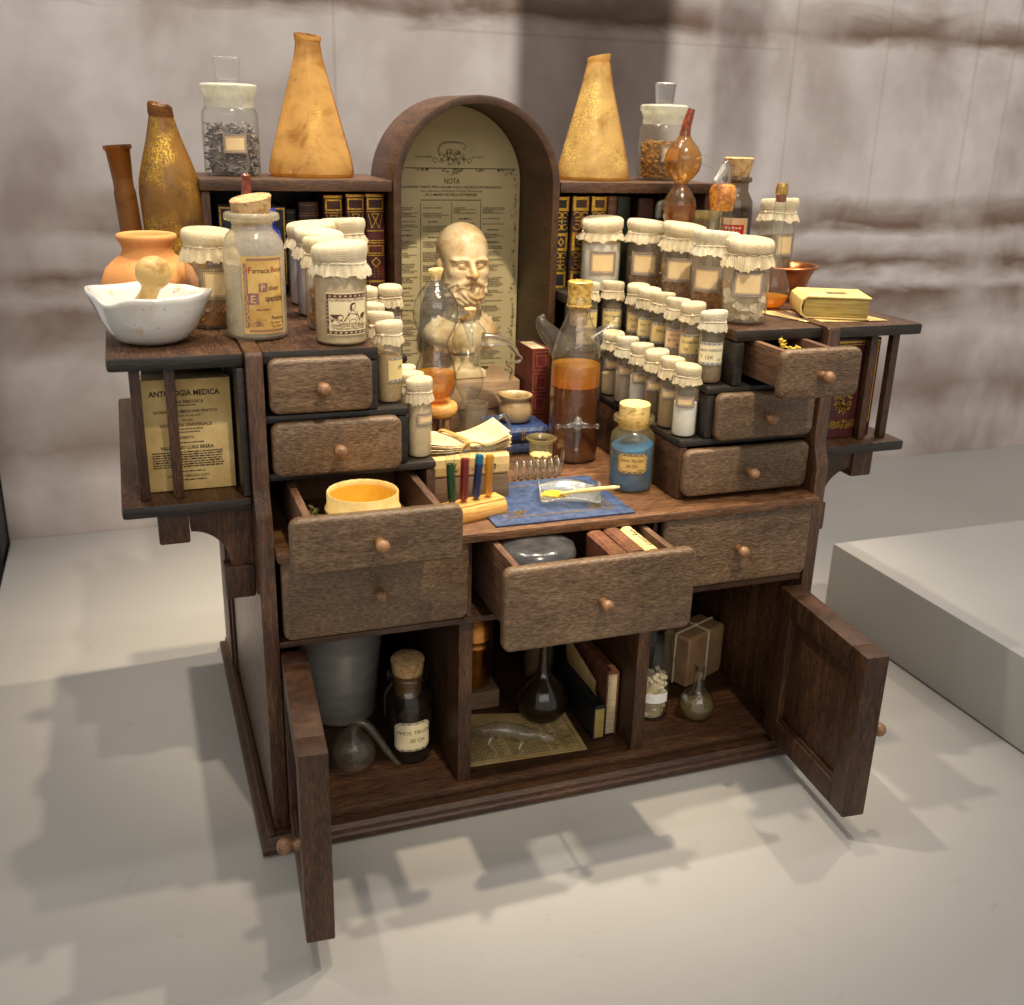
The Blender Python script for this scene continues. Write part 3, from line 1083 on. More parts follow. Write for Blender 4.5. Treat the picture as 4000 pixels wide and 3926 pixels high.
def label_dot(parent, R, a, zc, w, h, paper='label_cream', bw=0.0018, bead=0.00115, bmat='bead_border'):
    fm = cylmap(R + 0.00015, a, zc)
    lb = patch(fm, w, h, 12).obj('label', paper, parent)
    border(fm, w * 0.985, h * 0.98, bw, bead).obj('label_border', bmat, lb, smooth=False)
    ib = MB()
    W, H = w * 0.985 / 2 - bw - 0.0005, h * 0.98 / 2 - bw - 0.0005
    for i in range(8):
        x0, x1 = -W + 2 * W * i / 8, -W + 2 * W * (i + 1) / 8
        stroke(ib, fm, [(x0, H), (x1, H)], 0.00022)
        stroke(ib, fm, [(x0, -H), (x1, -H)], 0.00022)
    stroke(ib, fm, [(-W, -H), (-W, H)], 0.00022)
    stroke(ib, fm, [(W, -H), (W, H)], 0.00022)
    ib.obj('label_rule', 'ink_violet', lb, smooth=False)
    return lb


def label_script(parent, R, a, zc, w, h, lines, paper='label_yellow', cut=0.0, ink='ink', size=0.0026, edge='ink_blue'):
    fm = cylmap(R + 0.00015, a, zc)
    lb = patch(fm, w, h, 14, cut=cut).obj('label', paper, parent)
    bd = MB()
    W, H = w / 2 - 0.0004, h / 2 - 0.0004
    n = 10
    for inset, wd in ((0.0, 0.0003), (0.0009, 0.0003)):
        H2, W2 = H - inset, W - inset
        c2 = max(0, cut - 0.0002)
        for i in range(n):
            x0, x1 = -W2 + c2 + 2 * (W2 - c2) * i / n, -W2 + c2 + 2 * (W2 - c2) * (i + 1) / n
            stroke(bd, fm, [(x0, H2), (x1, H2)], wd)
            stroke(bd, fm, [(x0, -H2), (x1, -H2)], wd)
        if cut:
            stroke(bd, fm, [(-W2, -H2 + c2), (-W2, H2 - c2), (-W2 + c2, H2)], wd)
            stroke(bd, fm, [(W2, -H2 + c2), (W2, H2 - c2), (W2 - c2, H2)], wd)
            stroke(bd, fm, [(-W2, -H2 + c2), (-W2 + c2, -H2)], wd)
            stroke(bd, fm, [(W2, -H2 + c2), (W2 - c2, -H2)], wd)
    for i in range(16):  # ticks between the two rules
        x = -W + 2 * W * (i + 0.5) / 16
        if i % 3 == 0:
            stroke(bd, fm, [(x - 0.0006, H - 0.00045), (x + 0.0006, H - 0.00045)], 0.00045)
            stroke(bd, fm, [(x - 0.0006, -H + 0.00045), (x + 0.0006, -H + 0.00045)], 0.00045)
    bd.obj('label_border', edge, lb, smooth=False)
    tx = MB()
    for s, u, v, k in lines:
        text(tx, fm, s, size * k, u, v, rot=rng.uniform(-0.03, 0.05))
    tx.obj('lettering', ink, lb, smooth=False)
    return lb


def jar_glass(parent, R, H, mat='jar_glass', neck=0.9):
    prof = [(0, 0.0004), (R * 0.55, 0.0004), (R * 0.93, 0.0006), (R, 0.0022), (R, H * 0.70), (R * 0.985, H * 0.76), (R * neck, H * 0.83), (R * neck, H * 0.93), (R * neck * 1.04, H * 0.95)]
    return MB().lathe(prof, 40).obj('glass_body', mat, parent, angle=60)


FILL = {
    'white': ('powder_white', 0.0), 'cream': ('powder_cream', 0.0), 'tan': ('powder_tan', 0), 'grey': ('powder_grey', 0),
    'brown': ('powder_brown', 0), 'dark': ('powder_dark', 0), 'amber': ('amber_gum', 0), 'gum': ('brown_gum', 0)}


def cloth_jar(label, x, y, z, R, H, fill, level, seed, lab=None, extra=0.0, hc=0.0085, fr=0.0066, group=None, name='cloth_covered_jar', lz=0.5, lw=0.0205, lh=0.0165):
    t = thing(name, label, 'jar', (x, y, z), 0, group)
    body = H - hc
    jar_glass(t, R * 0.965, body * 1.06)
    ri = R * 0.965 - 0.0008
    zt = body * level
    kind, mt = fill
    if kind == 'powder':
        bumpy_fill(ri, 0.0012, zt, seed, 0.0012).obj('contents', mt, t)
    else:
        bumpy_fill(ri * 0.8, 0.0012, zt * 0.93, seed, 0.0015).obj('contents', mt, t)
        c = chunks(ri, 0.001, zt, 0.0042 if kind == 'cube' else 0.0036, 130, seed, kind).obj('loose_pieces', mt, t, smooth=kind != 'cube')
        c['kind'] = 'stuff'
    cloth_cap(t, R * 0.97, body, hc, fr, seed)
    a = faceangle(x, y, extra)
    if lab == 'dot':
        label_dot(t, R * 0.965, a, body * lz, lw, lh)
    return t


def cork(parent, r0, r1, z0, z1, mat='cork', seed=1, name='cork', tilt=(0, 0), c=(0, 0, 0)):
    A = fnoise(seed)
    prof = [(0, z0), (r0 * 0.93, z0), (r0, z0 + 0.0006), ((r0 + r1) / 2, (z0 + z1) / 2), (r1, z1 - 0.0006), (r1 * 0.94, z1), (0, z1)]

    def fn(rr, zz, t, k):
        zz2 = zz + (tilt[0] * math.cos(t) + tilt[1] * math.sin(t)) * rr
        return rr * (1 + 0.02 * A(t + zz * 300)), zz2
    return MB().lathe(prof, 30, c, fn).obj(name, mat, parent, angle=45)


def arcp(cx, cy, r, a0, a1, n=12, ry=None):
    ry = r if ry is None else ry
    return [(cx + r * math.cos(rad(a0 + (a1 - a0) * i / n)), cy + ry * math.sin(rad(a0 + (a1 - a0) * i / n))) for i in range(n + 1)]


def spline(pts, n=8):
    """Catmull-Rom through the points"""
    P = [Vector(p) for p in pts]
    P = [P[0] * 2 - P[1]] + P + [P[-1] * 2 - P[-2]]
    out = []
    for i in range(1, len(P) - 2):
        for k in range(n):
            t = k / n
            a, b, c, d = P[i - 1], P[i], P[i + 1], P[i + 2]
            out.append(0.5 * ((2 * b) + (c - a) * t + (2 * a - 5 * b + 4 * c - d) * t * t + (3 * b - a - 3 * c + d) * t ** 3))
    out.append(P[-2])
    return out

# ================================================================== setting
t = MB().box(-0.366, 1.30, -0.46, 0.555, -0.75, 0.0).obj('table_top', 'table_paint', None, bevel=0.002)
t['kind'] = 'structure'
t = MB().box(-0.367, 1.60, 0.5555, 0.60, -0.9, 1.25).obj('wall', 'mural_plaster', None, smooth=False)
t['kind'] = 'structure'
t = MB().box(-0.46, -0.3685, 0.50, 0.60, -0.9, 1.25).obj('dark_gap_bar', 'gap_black', None, bevel=0.003)  # black bar added so the gap past the wall's end stays dark
t['kind'] = 'structure'
t = MB().box(-3.0, 3.0, -3.2, 1.6, -0.92, -0.90).obj('floor', 'room_dark', None, smooth=False)
t['kind'] = 'structure'
t = MB().box(0.330, 0.95, -0.30, 0.172, 0.0015, 0.0685).obj('display_riser', 'riser_paint', None, bevel=0.0012)
tag(t, 'low grey painted riser block lying on the table beside the desk', 'riser')

# ================================================================== the desk
W = 0.1712        # inner face of the side panels
ZC, Z2, Z3, ZW, ZS = 0.2944, 0.2600, 0.2278, 0.1891, 0.3699
S1, S2, S3 = 0.1098, 0.0935, 0.0774
YS = 0.0118
desk = thing('apothecary_desk', 'dark walnut miniature apothecary desk with stepped drawers, open doors and round arch', 'desk')

# side panels with their stepped front profile
for s in (-1, 1):
    pf = [(0.0, 0.0095), (0.0, 0.2060), (0.0012, 0.2100), (0.0050, 0.2190), (0.0058, 0.2230), (0.0058, 0.2925), (0.0068, 0.2946), (0.010, 0.2952), (0.256, 0.2952), (0.256, 0.0095)]
    a, b = sorted((s * W, s * 0.18))
    sp = MB().prism(pf, a, b, 0).obj('side_panel', 'polished_side', desk, bevel=0.0009)
    # raised rear stile and beads of the outer side
    a, b = sorted((s * 0.1803, s * 0.1835))
    MB().box(a, b, 0.205, 0.2555, 0.0125, 0.190).obj('stile', 'walnut_z', sp, bevel=0.0006)
    MB().box(*sorted((s * 0.1803, s * 0.1818)), 0.194, 0.1985, 0.0125, 0.190).obj('bead', 'walnut_z', sp, bevel=0.0006)
    MB().box(*sorted((s * 0.1803, s * 0.1845)), -0.006, 0.2555, 0.0098, 0.0122).obj('bead', 'walnut_y', sp, bevel=0.0008)

# plinth: profiled skirting all round
pl = MB()
pro = [(0.0, 0.0018), (0.0, 0.0050), (0.0012, 0.0062), (0.0040, 0.0070), (0.0052, 0.0082), (0.0062, 0.0095)]
rings = []
for ins, z in pro:
    rings.append([(-0.1885 + ins, -0.012 + ins, z), (0.1885 - ins, -0.012 + ins, z), (0.1885 - ins, 0.262 - ins, z), (-0.1885 + ins, 0.262 - ins, z)])
vs_ = [p for r_ in rings for p in r_]
fs_ = [(3, 2, 1, 0)]
for k in range(len(rings) - 1):
    fs_ += [(k * 4 + i, k * 4 + (i + 1) % 4, k * 4 + 4 + (i + 1) % 4, k * 4 + 4 + i) for i in range(4)]
k = (len(rings) - 1) * 4
fs_.append((k, k + 1, k + 2, k + 3))
pl.add(vs_, fs_)
plinth = pl.obj('plinth', 'walnut_x', desk, smooth=False)
MB().box(-0.180, 0.180, -0.004, 0.254, 0.0, 0.0017).obj('foot_board', 'dark_stain', plinth, bevel=0.0003)

box('bottom_board', 'walnut_x', desk, -W + 0.0002, W - 0.0002, 0.0015, 0.249, 0.0097, 0.0152)
box('lower_rail', 'walnut_x', desk, -W + 0.0002, W - 0.0002, 0.0022, 0.2488, 0.1279, 0.1318)
box('back_panel', 'walnut_z', desk, -W + 0.0002, W - 0.0002, 0.2495, 0.2555, 0.0097, 0.2946)
for s in (-1, 1):
    box('divider', 'walnut_z', desk, *sorted((s * 0.0562, s * 0.0650)), 0.0059, 0.249, 0.0154, 0.1277)
    box('drawer_divider', 'walnut_z', desk, *sorted((s * 0.0586, s * 0.0616)), 0.0022, 0.249, 0.1320, 0.1832)
box('worktop', 'worktop_wood', desk, -W + 0.0002, W - 0.0002, -0.0080, 0.2490, 0.1836, ZW, bevel=0.0012)

# stepped carcasses left and right, each built of boards so that the pulled drawers leave holes
for s in (-1, 1):
    def bx(name, x0, x1, y0, y1, z0, z1, m='dark_stain', bv=0.0018, front=None):
        a_, b_ = sorted((s * x0, s * x1))
        return box(name, m, desk, a_, b_, y0, y1, z0, z1, bv, front=front)
    ct = bx('counter_top', S1, W - 0.0002, YS, 0.2490, ZC - 0.0072, ZC, 'walnut_y', front='dark_stain')
    bx('step_board', S2, W - 0.0002, YS, 0.1900, Z2 - 0.0046, Z2)
    bx('step_board', S3, W - 0.0002, YS, 0.1470, Z3 - 0.0046, Z3)
    bx('step_side', S1 + 0.0002, S1 + 0.0068, YS + 0.0002, 0.1898, Z2 + 0.0001, ZC - 0.0073)
    bx('step_side', S2 + 0.0002, S2 + 0.0062, YS + 0.0002, 0.1898, Z3 + 0.0001, Z2 - 0.0047)
    bx('step_side', S3 + 0.0002, S3 + 0.0062, YS + 0.0002, 0.1468, ZW + 0.0001, Z3 - 0.0047, 'walnut_y')
    # return of the ledges along the back up to the arch
    bx('back_ledge', 0.0606, S1 - 0.0002, 0.1600, 0.2490, ZC - 0.0072, ZC)
    bx('back_ledge', 0.0606, S2 - 0.0003, 0.1410, 0.1855, Z2 - 0.0046, Z2)
    bx('ledge_front', 0.0606, S3 - 0.0003, 0.1416, 0.1460, ZW + 0.0001, Z2 - 0.0047)
    bx('ledge_front', 0.0606, S1 - 0.0003, 0.1610, 0.1640, Z2 + 0.0002, ZC - 0.0074)
    # bookcase over the counter
    bx('bookcase_top', 0.0606, 0.1845, 0.1795, 0.2600, ZS - 0.0074, ZS, 'walnut_x', 0.0012)
    bx('bookcase_side', 0.1780, 0.1838, 0.1815, 0.2590, ZC + 0.0010, ZS - 0.0076, 'walnut_z')
    bx('bookcase_back', 0.0606, 0.1778, 0.2540, 0.2590, ZC + 0.0010, ZS - 0.0076)
    # hanging wing niche
    a_ = thing  # noqa
    bx('wing_top', 0.1802, 0.2463, 0.0101, 0.2450, 0.2870, ZC, 'walnut_y', 0.0022, 'dark_stain')
    bx('wing_bottom', 0.1802, 0.2461, 0.0101, 0.2450, 0.2092, 0.2163, 'walnut_y', 0.0022, 'dark_stain')
    bx('wing_frame', 0.1802, 0.1846, 0.0103, 0.2400, 0.2165, 0.2868)
    bx('wing_back', 0.1848, 0.2300, 0.0900, 0.0945, 0.2165, 0.2868)
    bx('wing_bar', 0.2310, 0.2364, 0.0180, 0.0232, 0.2165, 0.2868, 'walnut_z', 0.0007)
    bx('wing_bar', 0.2142, 0.2195, 0.0180, 0.0232, 0.2165, 0.2868, 'walnut_z', 0.0007)
    bx('wing_bar', 0.2310, 0.2364, 0.0880, 0.0932, 0.2166, 0.2867, 'walnut_z', 0.0007)
    # scrolled bracket: corbel block, curved web, lower block
    for yb in (0.018, 0.215):
        web = [(0.1802, 0.2090), (0.1802, 0.1742), (0.1925, 0.1742)]
        web += [(0.2128 - 0.0203 * math.cos(rad(t_)), 0.1742 + 0.0222 * math.sin(rad(t_))) for t_ in range(8, 91, 9)]
        web += [(0.2128, 0.2090)]
        br = MB().prism([(s * x_, z_) for x_, z_ in (web if s > 0 else web[::-1])], yb + 0.0015, yb + 0.0095, 1).obj('bracket', 'walnut_z', desk, bevel=0.0004)
        MB().box(*sorted((s * 0.2130, s * 0.2290)), yb, yb + 0.0125, 0.1905, 0.2090).obj('corbel_block', 'walnut_z', br, bevel=0.0014)
        MB().box(*sorted((s * 0.1803, s * 0.1965)), yb, yb + 0.0125, 0.1545, 0.1740).obj('corbel_block', 'walnut_z', br, bevel=0.0014)

# round arch
n = 36
oo, ii = [(-0.06, ZW + 0.0002)], [(-0.0545, ZW + 0.0002)]
for k in range(n + 1):
    a = PI - PI * k / n
    oo.append((0.06 * math.cos(a), 0.365 + 0.06 * math.sin(a)))
    ii.append((0.0545 * math.cos(a), 0.365 + 0.0545 * math.sin(a)))
oo.append((0.06, ZW + 0.0002))
ii.append((0.0545, ZW + 0.0002))
mb = MB()
N = len(oo)
y0, y1 = 0.179, 0.2492
v = [(x, y0, z) for x, z in oo] + [(x, y0, z) for x, z in ii] + [(x, y1, z) for x, z in oo] + [(x, y1, z) for x, z in ii]
f = []
for k in range(N - 1):
    f += [(k, k + N, k + N + 1, k + 1), (k + 2 * N, k + 2 * N + 1, k + 3 * N + 1, k + 3 * N), (k, k + 1, k + 2 * N + 1, k + 2 * N), (k + N, k + 3 * N, k + 3 * N + 1, k + N + 1)]
f += [(0, 2 * N, 3 * N, N), (N - 1, 2 * N - 1, 4 * N - 1, 3 * N - 1)]
mb.add(v, f)
arch = mb.obj('arch', 'walnut_y', desk, bevel=0.0010)
MB().prism(ii, 0.2460, 0.2490, 1).obj('arch_back', 'dark_stain', arch, smooth=False)


def rr_ring(x0, x1, z0, z1, r, ins, y):
    out = []
    for cx, cz, a0 in ((x1 - r, z1 - r, 0), (x0 + r, z1 - r, 90), (x0 + r, z0 + r, 180), (x1 - r, z0 + r, 270)):
        for k in range(6):
            a = rad(a0 + 90 * k / 5)
            out.append((cx + (r - ins) * math.cos(a), y, cz + (r - ins) * math.sin(a)))
    return out


def slab(x0, x1, z0, z1, yf, yb, r=0.005, bev=0.0022):
    rings = [rr_ring(x0, x1, z0, z1, r, 0.0004, yb), rr_ring(x0, x1, z0, z1, r, 0.0, yb - 0.0005), rr_ring(x0, x1, z0, z1, r, 0.0, yf + bev),
             rr_ring(x0, x1, z0, z1, r, bev * 0.12, yf + bev * 0.5), rr_ring(x0, x1, z0, z1, r, bev * 0.45, yf + bev * 0.15), rr_ring(x0, x1, z0, z1, r, bev, yf)]
    m = len(rings[0])
    vs_ = [p for q in rings for p in q]
    fs_ = [tuple(range(m))]
    for k in range(len(rings) - 1):
        fs_ += [(k * m + i, k * m + m + i, k * m + m + (i + 1) % m, k * m + (i + 1) % m) for i in range(m)]
    fs_.append(tuple(range(len(vs_) - 1, len(vs_) - m - 1, -1)))
    return MB().add(vs_, fs_)


def knob(parent, loc, ydir=-1, axis='y', k=1.0):
    prof = [(0, -0.0008), (0.0024, -0.0008), (0.0026, 0.0010), (0.0019, 0.0026), (0.0020, 0.0036), (0.0030, 0.0044), (0.0037, 0.0062), (0.0036, 0.0078), (0.0026, 0.0094), (0.0012, 0.0101), (0, 0.0102)]
    mb = MB().lathe([(r * k, z * k) for r, z in prof], 20)
    if axis == 'y':
        mb.xf(Matrix.Rotation(rad(90), 4, 'X'))
    else:
        mb.xf(Matrix.Rotation(rad(90 * ydir), 4, 'Y'))
    return mb.obj('knob', 'knob_wood', parent, loc=loc, angle=70)


def drawer(x0, x1, z0, z1, yf, depth=0.0, label=None, lid=0.006, r=0.005):
    face = slab(x0, x1, z0, z1, yf, yf + lid, r).obj('drawer', 'drawer_wood', desk, angle=50)
    if label:
        face['label'] = label
    knob(face, ((x0 + x1) / 2, yf - 0.0001, (z0 + z1) / 2 - 0.0005))
    if depth:
        a, b, c, d = x0 + 0.0085, x1 - 0.0085, z0 + 0.0035, z1 - 0.0030
        yb = yf + lid + 0.0002
        for xa, xb in ((a, a + 0.0042), (b - 0.0042, b)):
            MB().box(xa, xb, yb, yb + depth, c, d).obj('side_board', 'inner_wood', face, bevel=0.0005)
        MB().box(a + 0.0044, b - 0.0044, yb + depth - 0.004, yb + depth, c, d).obj('back_board', 'inner_wood', face, bevel=0.0005)
        MB().box(a + 0.0044, b - 0.0044, yb, yb + depth - 0.0042, c, c + 0.0022).obj('bottom_board', 'inner_wood', face, bevel=0.0002)
    return face


DO = 0.1688
drawer(-DO, -0.1144, 0.2615, 0.2906, 0.0060)
drawer(0.1144, DO, 0.2615, 0.2906, -0.0322, 0.085, 'pulled out top drawer with dried yellow flowers inside')
drawer(-DO, -0.0986, 0.2268, 0.2565, 0.0060)
drawer(0.0986, DO, 0.2268, 0.2565, 0.0060)
drawer(-DO, -0.0795, 0.1922, 0.2222, -0.0470, 0.095, 'pulled out drawer holding a round yellow box')
drawer(0.0795, DO, 0.1922, 0.2222, 0.0060)
drawer(-DO, -0.0623, 0.1351, 0.1846, -0.0050)
drawer(0.0623, DO, 0.1351, 0.1846, -0.0050)
drawer(-0.0579, 0.0579, 0.1351, 0.1846, -0.0528, 0.110, 'pulled out middle drawer with books and a glass dish')


def door(name_label, hx, hy, ang, thick, length, z0, z1, kside):
    """framed door; local x = thickness, local -y = away from the hinge"""
    d = MB()
    fw = 0.016
    d.box(0, thick, -fw, 0, z0, z1)
    d.box(0, thick, -length, -length + fw, z0, z1)
    d.box(0, thick, -length + fw, -fw, z1 - fw, z1)
    d.box(0, thick, -length + fw, -fw, z0, z0 + fw)
    o = d.obj('door', 'walnut_z', desk, bevel=0.0009)
    o.location = (hx, hy, 0)
    o.rotation_euler = (0, 0, ang)
    MB().box(thick * 0.30, thick * 0.70, -length + fw - 0.002, -fw + 0.002, z0 + fw - 0.002, z1 - fw + 0.002).obj('door_panel', 'walnut_z', o, bevel=0.0003)
    for zz in (z0 + fw, z1 - fw - 0.0022):
        for xx in (thick * 0.12, thick * 0.70 + 0.0004):
            MB().box(xx, xx + 0.0022, -length + fw, -fw, zz, zz + 0.0022).obj('bead', 'walnut_y', o, bevel=0.0006)
    knob(o, ((0.0 if kside < 0 else thick), -length + 0.009, (z0 + z1) / 2 - 0.001), kside, 'x', 1.15)
    for zz in (z0 + 0.018, z1 - 0.018):
        MB().lathe([(0.0015, -0.005), (0.0017, -0.0045), (0.0017, 0.0045), (0.0015, 0.005)], 10, (thick * 0.5, 0.0012, zz)).obj('hinge', 'brass', o)
    return o


door('l', -0.1705, 0.0035, rad(-3.9), 0.0145, 0.1065, 0.0150, 0.1255, -1)
door('r', 0.1565, 0.0020, rad(-4.9), 0.0150, 0.1020, 0.0150, 0.1245, 1)

# ================================================================== left counter
# --- glazed mortar with pestle
mx, my = -0.2225, 0.0500
t = thing('glazed_mortar', 'white glazed ceramic mortar with four lipped corners on the left wing', 'mortar', (mx, my, ZC))
A = fnoise(31)


def mortar_fn(outer):
    def fn(r, z, a, k):
        lob = max(0.0, math.cos(2 * (a + rad(20)))) ** 3 + 0.35 * max(0.0, math.cos(a - rad(100))) ** 6
        dip = max(0.0, math.cos(a - rad(226))) ** 24
        g = max(0.0, (z - 0.004) / 0.022)
        rr = r * (1 + g * g * (0.17 * lob - 0.03 + 0.06 * dip)) * (1 + 0.014 * A(a))
        zz = z + g * g * (0.0016 * lob - 0.0030 * dip + 0.0007 * A(a * 1.0 + 2))
        return rr, zz
    return fn


op = [(0, 0.0002), (0.0135, 0.0002), (0.0155, 0.0008), (0.0192, 0.0030), (0.0228, 0.0075), (0.0254, 0.0130), (0.0272, 0.0185), (0.0284, 0.0230), (0.0290, 0.0252), (0.0284, 0.0264), (0.0270, 0.0262),
      (0.0254, 0.0232), (0.0236, 0.0175), (0.0205, 0.0110), (0.0150, 0.0062), (0.0080, 0.0045), (0, 0.0042)]
MB().lathe(op, 72, fn=mortar_fn(1)).obj('bowl', 'glaze', t, angle=80)
p = thing('pestle', 'round headed yellowish stone pestle leaning in the white mortar', 'pestle', (mx, my, ZC))
mb = MB()
mb.tube(spline([(-0.006, 0.008, 0.0100), (-0.002, 0.003, 0.020), (0.0005, -0.0025, 0.0265), (0.0018, -0.0065, 0.0318)], 4), [0.0070, 0.0072, 0.0070, 0.0062, 0.0055, 0.0050, 0.0047, 0.0045, 0.0045, 0.0046, 0.0048, 0.0050, 0.0052], 18)
mb.obj('shaft', 'pale_wood', p)
hd = MB().ball((0.0028, -0.0095, 0.0368), 0.0091, 26, (1.0, 0.95, 0.95))
hd.v = [tuple(Vector(q) + Vector((1, 0.4, 0.6)) * 0.0009 * mnoise.noise(Vector(q) * 170)) for q in hd.v]
hd.obj('head', 'powder_tan', p)
MATS['pestle_stone'] = plain('pestle_stone', (0.64, 0.43, 0.15), (0.34, 0.17, 0.035), 0.45, 110, 0.4, 220, lo=0.3, hi=0.5)
p.children[1].data.materials[0] = MATS['pestle_stone']
p.children[0].data.materials[0] = MATS['pestle_stone']

# --- terracotta pot
t = thing('terracotta_pot', 'round terracotta pot with a flared neck behind the mortar', 'pot', (-0.2198, 0.118, ZC))
MB().lathe([(0, 0.0002), (0.014, 0.0002), (0.0185, 0.002), (0.0238, 0.0085), (0.0266, 0.0165), (0.0268, 0.0220), (0.0240, 0.0292), (0.0185, 0.0345), (0.0147, 0.0372), (0.0138, 0.0400), (0.0145, 0.0428), (0.0160, 0.0448),
            (0.0168, 0.0466), (0.0163, 0.0484), (0.0148, 0.0488), (0.0132, 0.0478), (0.0124, 0.0440), (0.0120, 0.0400), (0.0140, 0.0360), (0.0215, 0.0290), (0.0240, 0.0200), (0.0160, 0.0060), (0, 0.004)], 56).obj('body', 'terracotta', t, angle=80)

# --- tall brown tube
t = thing('brown_glass_tube', 'tall narrow brown glass tube with a wide rim behind the terracotta pot', 'tube', (-0.2238, 0.195, ZC))
mb = MB().lathe([(0, 0.0), (0.0060, 0.0003), (0.0066, 0.004), (0.0067, 0.066), (0.0060, 0.0690), (0.0061, 0.074), (0.0073, 0.0910), (0.0086, 0.0925), (0.0084, 0.0944), (0.0068, 0.0944), (0.0064, 0.0900), (0.0048, 0.074), (0, 0.074)], 32)
mb.xf(Matrix.Rotation(rad(-4.2), 4, 'Y'))
mb.obj('glass_body', 'brown_tube', t, angle=80)

# --- amber bottle
t = thing('amber_bottle', 'tapering amber glass bottle with gold specks beside the brown tube', 'bottle', (-0.1985, 0.190, ZC))
mb = MB().lathe([(0, 0.0), (0.0165, 0.0003), (0.0178, 0.003), (0.0182, 0.020), (0.0188, 0.045), (0.0190, 0.066), (0.0182, 0.0740), (0.0150, 0.0850), (0.0108, 0.0980), (0.0082, 0.1080), (0.0070, 0.1130), (0.0066, 0.1175), (0.0050, 0.1178), (0.0048, 0.110), (0, 0.10)], 44,
                fn=lambda r, z, a, k: (r, z + (0.0016 * math.cos(a - 2.6) if k in (11, 12) else 0)))
mb.xf(Matrix(((1, 0, -0.045, 0), (0, 1, 0, 0), (0, 0, 1, 0), (0, 0, 0, 1))))
mb.obj('glass_body', 'gilded_bottle', t, angle=80)
mb = MB().lathe([(0.0072, 0.1105), (0.0077, 0.1130), (0.0072, 0.1180), (0.0062, 0.1190), (0.0050, 0.1180)], 30, fn=lambda r, z, a, k: (r, z + 0.0014 * math.cos(a - 2.6)))
mb.xf(Matrix(((1, 0, -0.045, 0), (0, 1, 0, 0), (0, 0, 1, 0), (0, 0, 0, 1))))
mb.obj('lip', 'brown_tube', t)

# --- cloth covered jar with amber resin beside the labelled bottle
cloth_jar('cloth covered jar of amber resin lumps between the mortar and the lettered bottle', -0.1880, 0.0890, ZC, 0.0142, 0.0535, ('lump', 'amber_gum'), 0.42, 41, None, name='cloth_covered_jar')
jt = bpy.data.objects['cloth_covered_jar']
label_dot(jt, 0.0137, faceangle(-0.188, 0.089, 16), 0.0250, 0.019, 0.0172, 'label_cream', bmat='brown_border')

# --- corked bottle with the lettered label
lx, ly = -0.1678, 0.0520
t = thing('corked_bottle', 'corked cloudy glass bottle lettered Farmacia on an aged yellow label', 'bottle', (lx, ly, ZC))
R0 = 0.0163
MB().lathe([(0, 0.0006), (R0 * 0.9, 0.0006), (R0, 0.0022), (R0 * 0.985, 0.0040), (R0 * 0.985, 0.0455), (R0 * 0.96, 0.0500), (R0 * 0.84, 0.0545), (0.0108, 0.0575), (0.0104, 0.0600), (0.0106, 0.0612), (0.0140, 0.0620), (0.0146, 0.0636), (0.0142, 0.0654), (0.0128, 0.0660), (0.0100, 0.0658), (0.0096, 0.0600)], 48).obj('glass_body', 'cloudy_glass', t, angle=70)
bumpy_fill(R0 * 0.90, 0.0016, 0.0400, 5, 0.0015, dome=0.001).obj('contents', 'powder_grey', t)
cork(t, 0.0088, 0.0108, 0.0600, 0.0735, 'cork', 3, tilt=(0.16, 0.09))
a = faceangle(lx, ly, 17)
fm = cylmap(R0 * 0.985 + 0.0002, a, 0.0245)
LW, LH = 0.0235, 0.0405
lb = patch(fm, LW, LH, 16).obj('label', 'label_aged', t)
bd = MB()
for i in range(14):
    x0 = -LW / 2 + 0.0030 + (LW - 0.0042) * i / 14
    x1 = -LW / 2 + 0.0030 + (LW - 0.0042) * (i + 1) / 14
    for yy in (LH / 2 - 0.0016, -LH / 2 + 0.0016):
        stroke(bd, fm, [(x0, yy + 0.0005), (x1, yy + 0.0005)], 0.00025)
        stroke(bd, fm, [(x0, yy - 0.0004), (x1, yy - 0.0004)], 0.00025)
        stroke(bd, fm, [(x0, yy - 0.0004), (x1, yy + 0.0005)], 0.0004)
stroke(bd, fm, [(LW / 2 - 0.0009, -LH / 2 + 0.001), (LW / 2 - 0.0009, LH / 2 - 0.001)], 0.0005)
poly(bd, fm, [(-LW / 2 + 0.0011, -LH / 2 + 0.0034), (-LW / 2 + 0.0031, -LH / 2 + 0.0034), (-LW / 2 + 0.0031, LH / 2 - 0.0036), (-LW / 2 + 0.0011, LH / 2 - 0.0036)])
bd.obj('label_border', 'ink_mauve', lb, smooth=False)
orn = MB()
rr2 = random.Random(4)
for i in range(40):
    yy = -LH / 2 + 0.004 + (LH - 0.008) * i / 40
    xc = -LW / 2 + 0.0021
    stroke(orn, fm, [(xc + rr2.uniform(-0.0008, 0.0008), yy), (xc + rr2.uniform(-0.0008, 0.0008), yy + 0.0007)], 0.00028, off=0.0002)
orn.obj('label_scroll', 'label_cream', lb, smooth=False)
tx = MB()
text(tx, fm, 'armacia', 0.0036, -0.0014, 0.0118, bold=0.012, width=0.0090)
text(tx, fm, 'ortoli', 0.0036, 0.0086, 0.0120, bold=0.012, width=0.0048)
text(tx, fm, 'olveri', 0.0038, 0.0052, 0.0026, bold=0.015, width=0.0060)
text(tx, fm, 'upeptiche', 0.0046, 0.0054, -0.0030, bold=0.02, width=0.0105)
text(tx, fm, 'una dopo', 0.0019, -0.0012, -0.0078, bold=0.01)
text(tx, fm, 'Padova', 0.0027, 0.0070, -0.0128, bold=0.015)
text(tx, fm, 'Via Gaca. 12', 0.0017, 0.0066, -0.0150, bold=0.01)
text(tx, fm, 'Tel. Dom.', 0.0017, 0.0066, -0.0170, bold=0.01)
tx.obj('lettering', 'ink_brown', lb, smooth=False)
tx = MB()
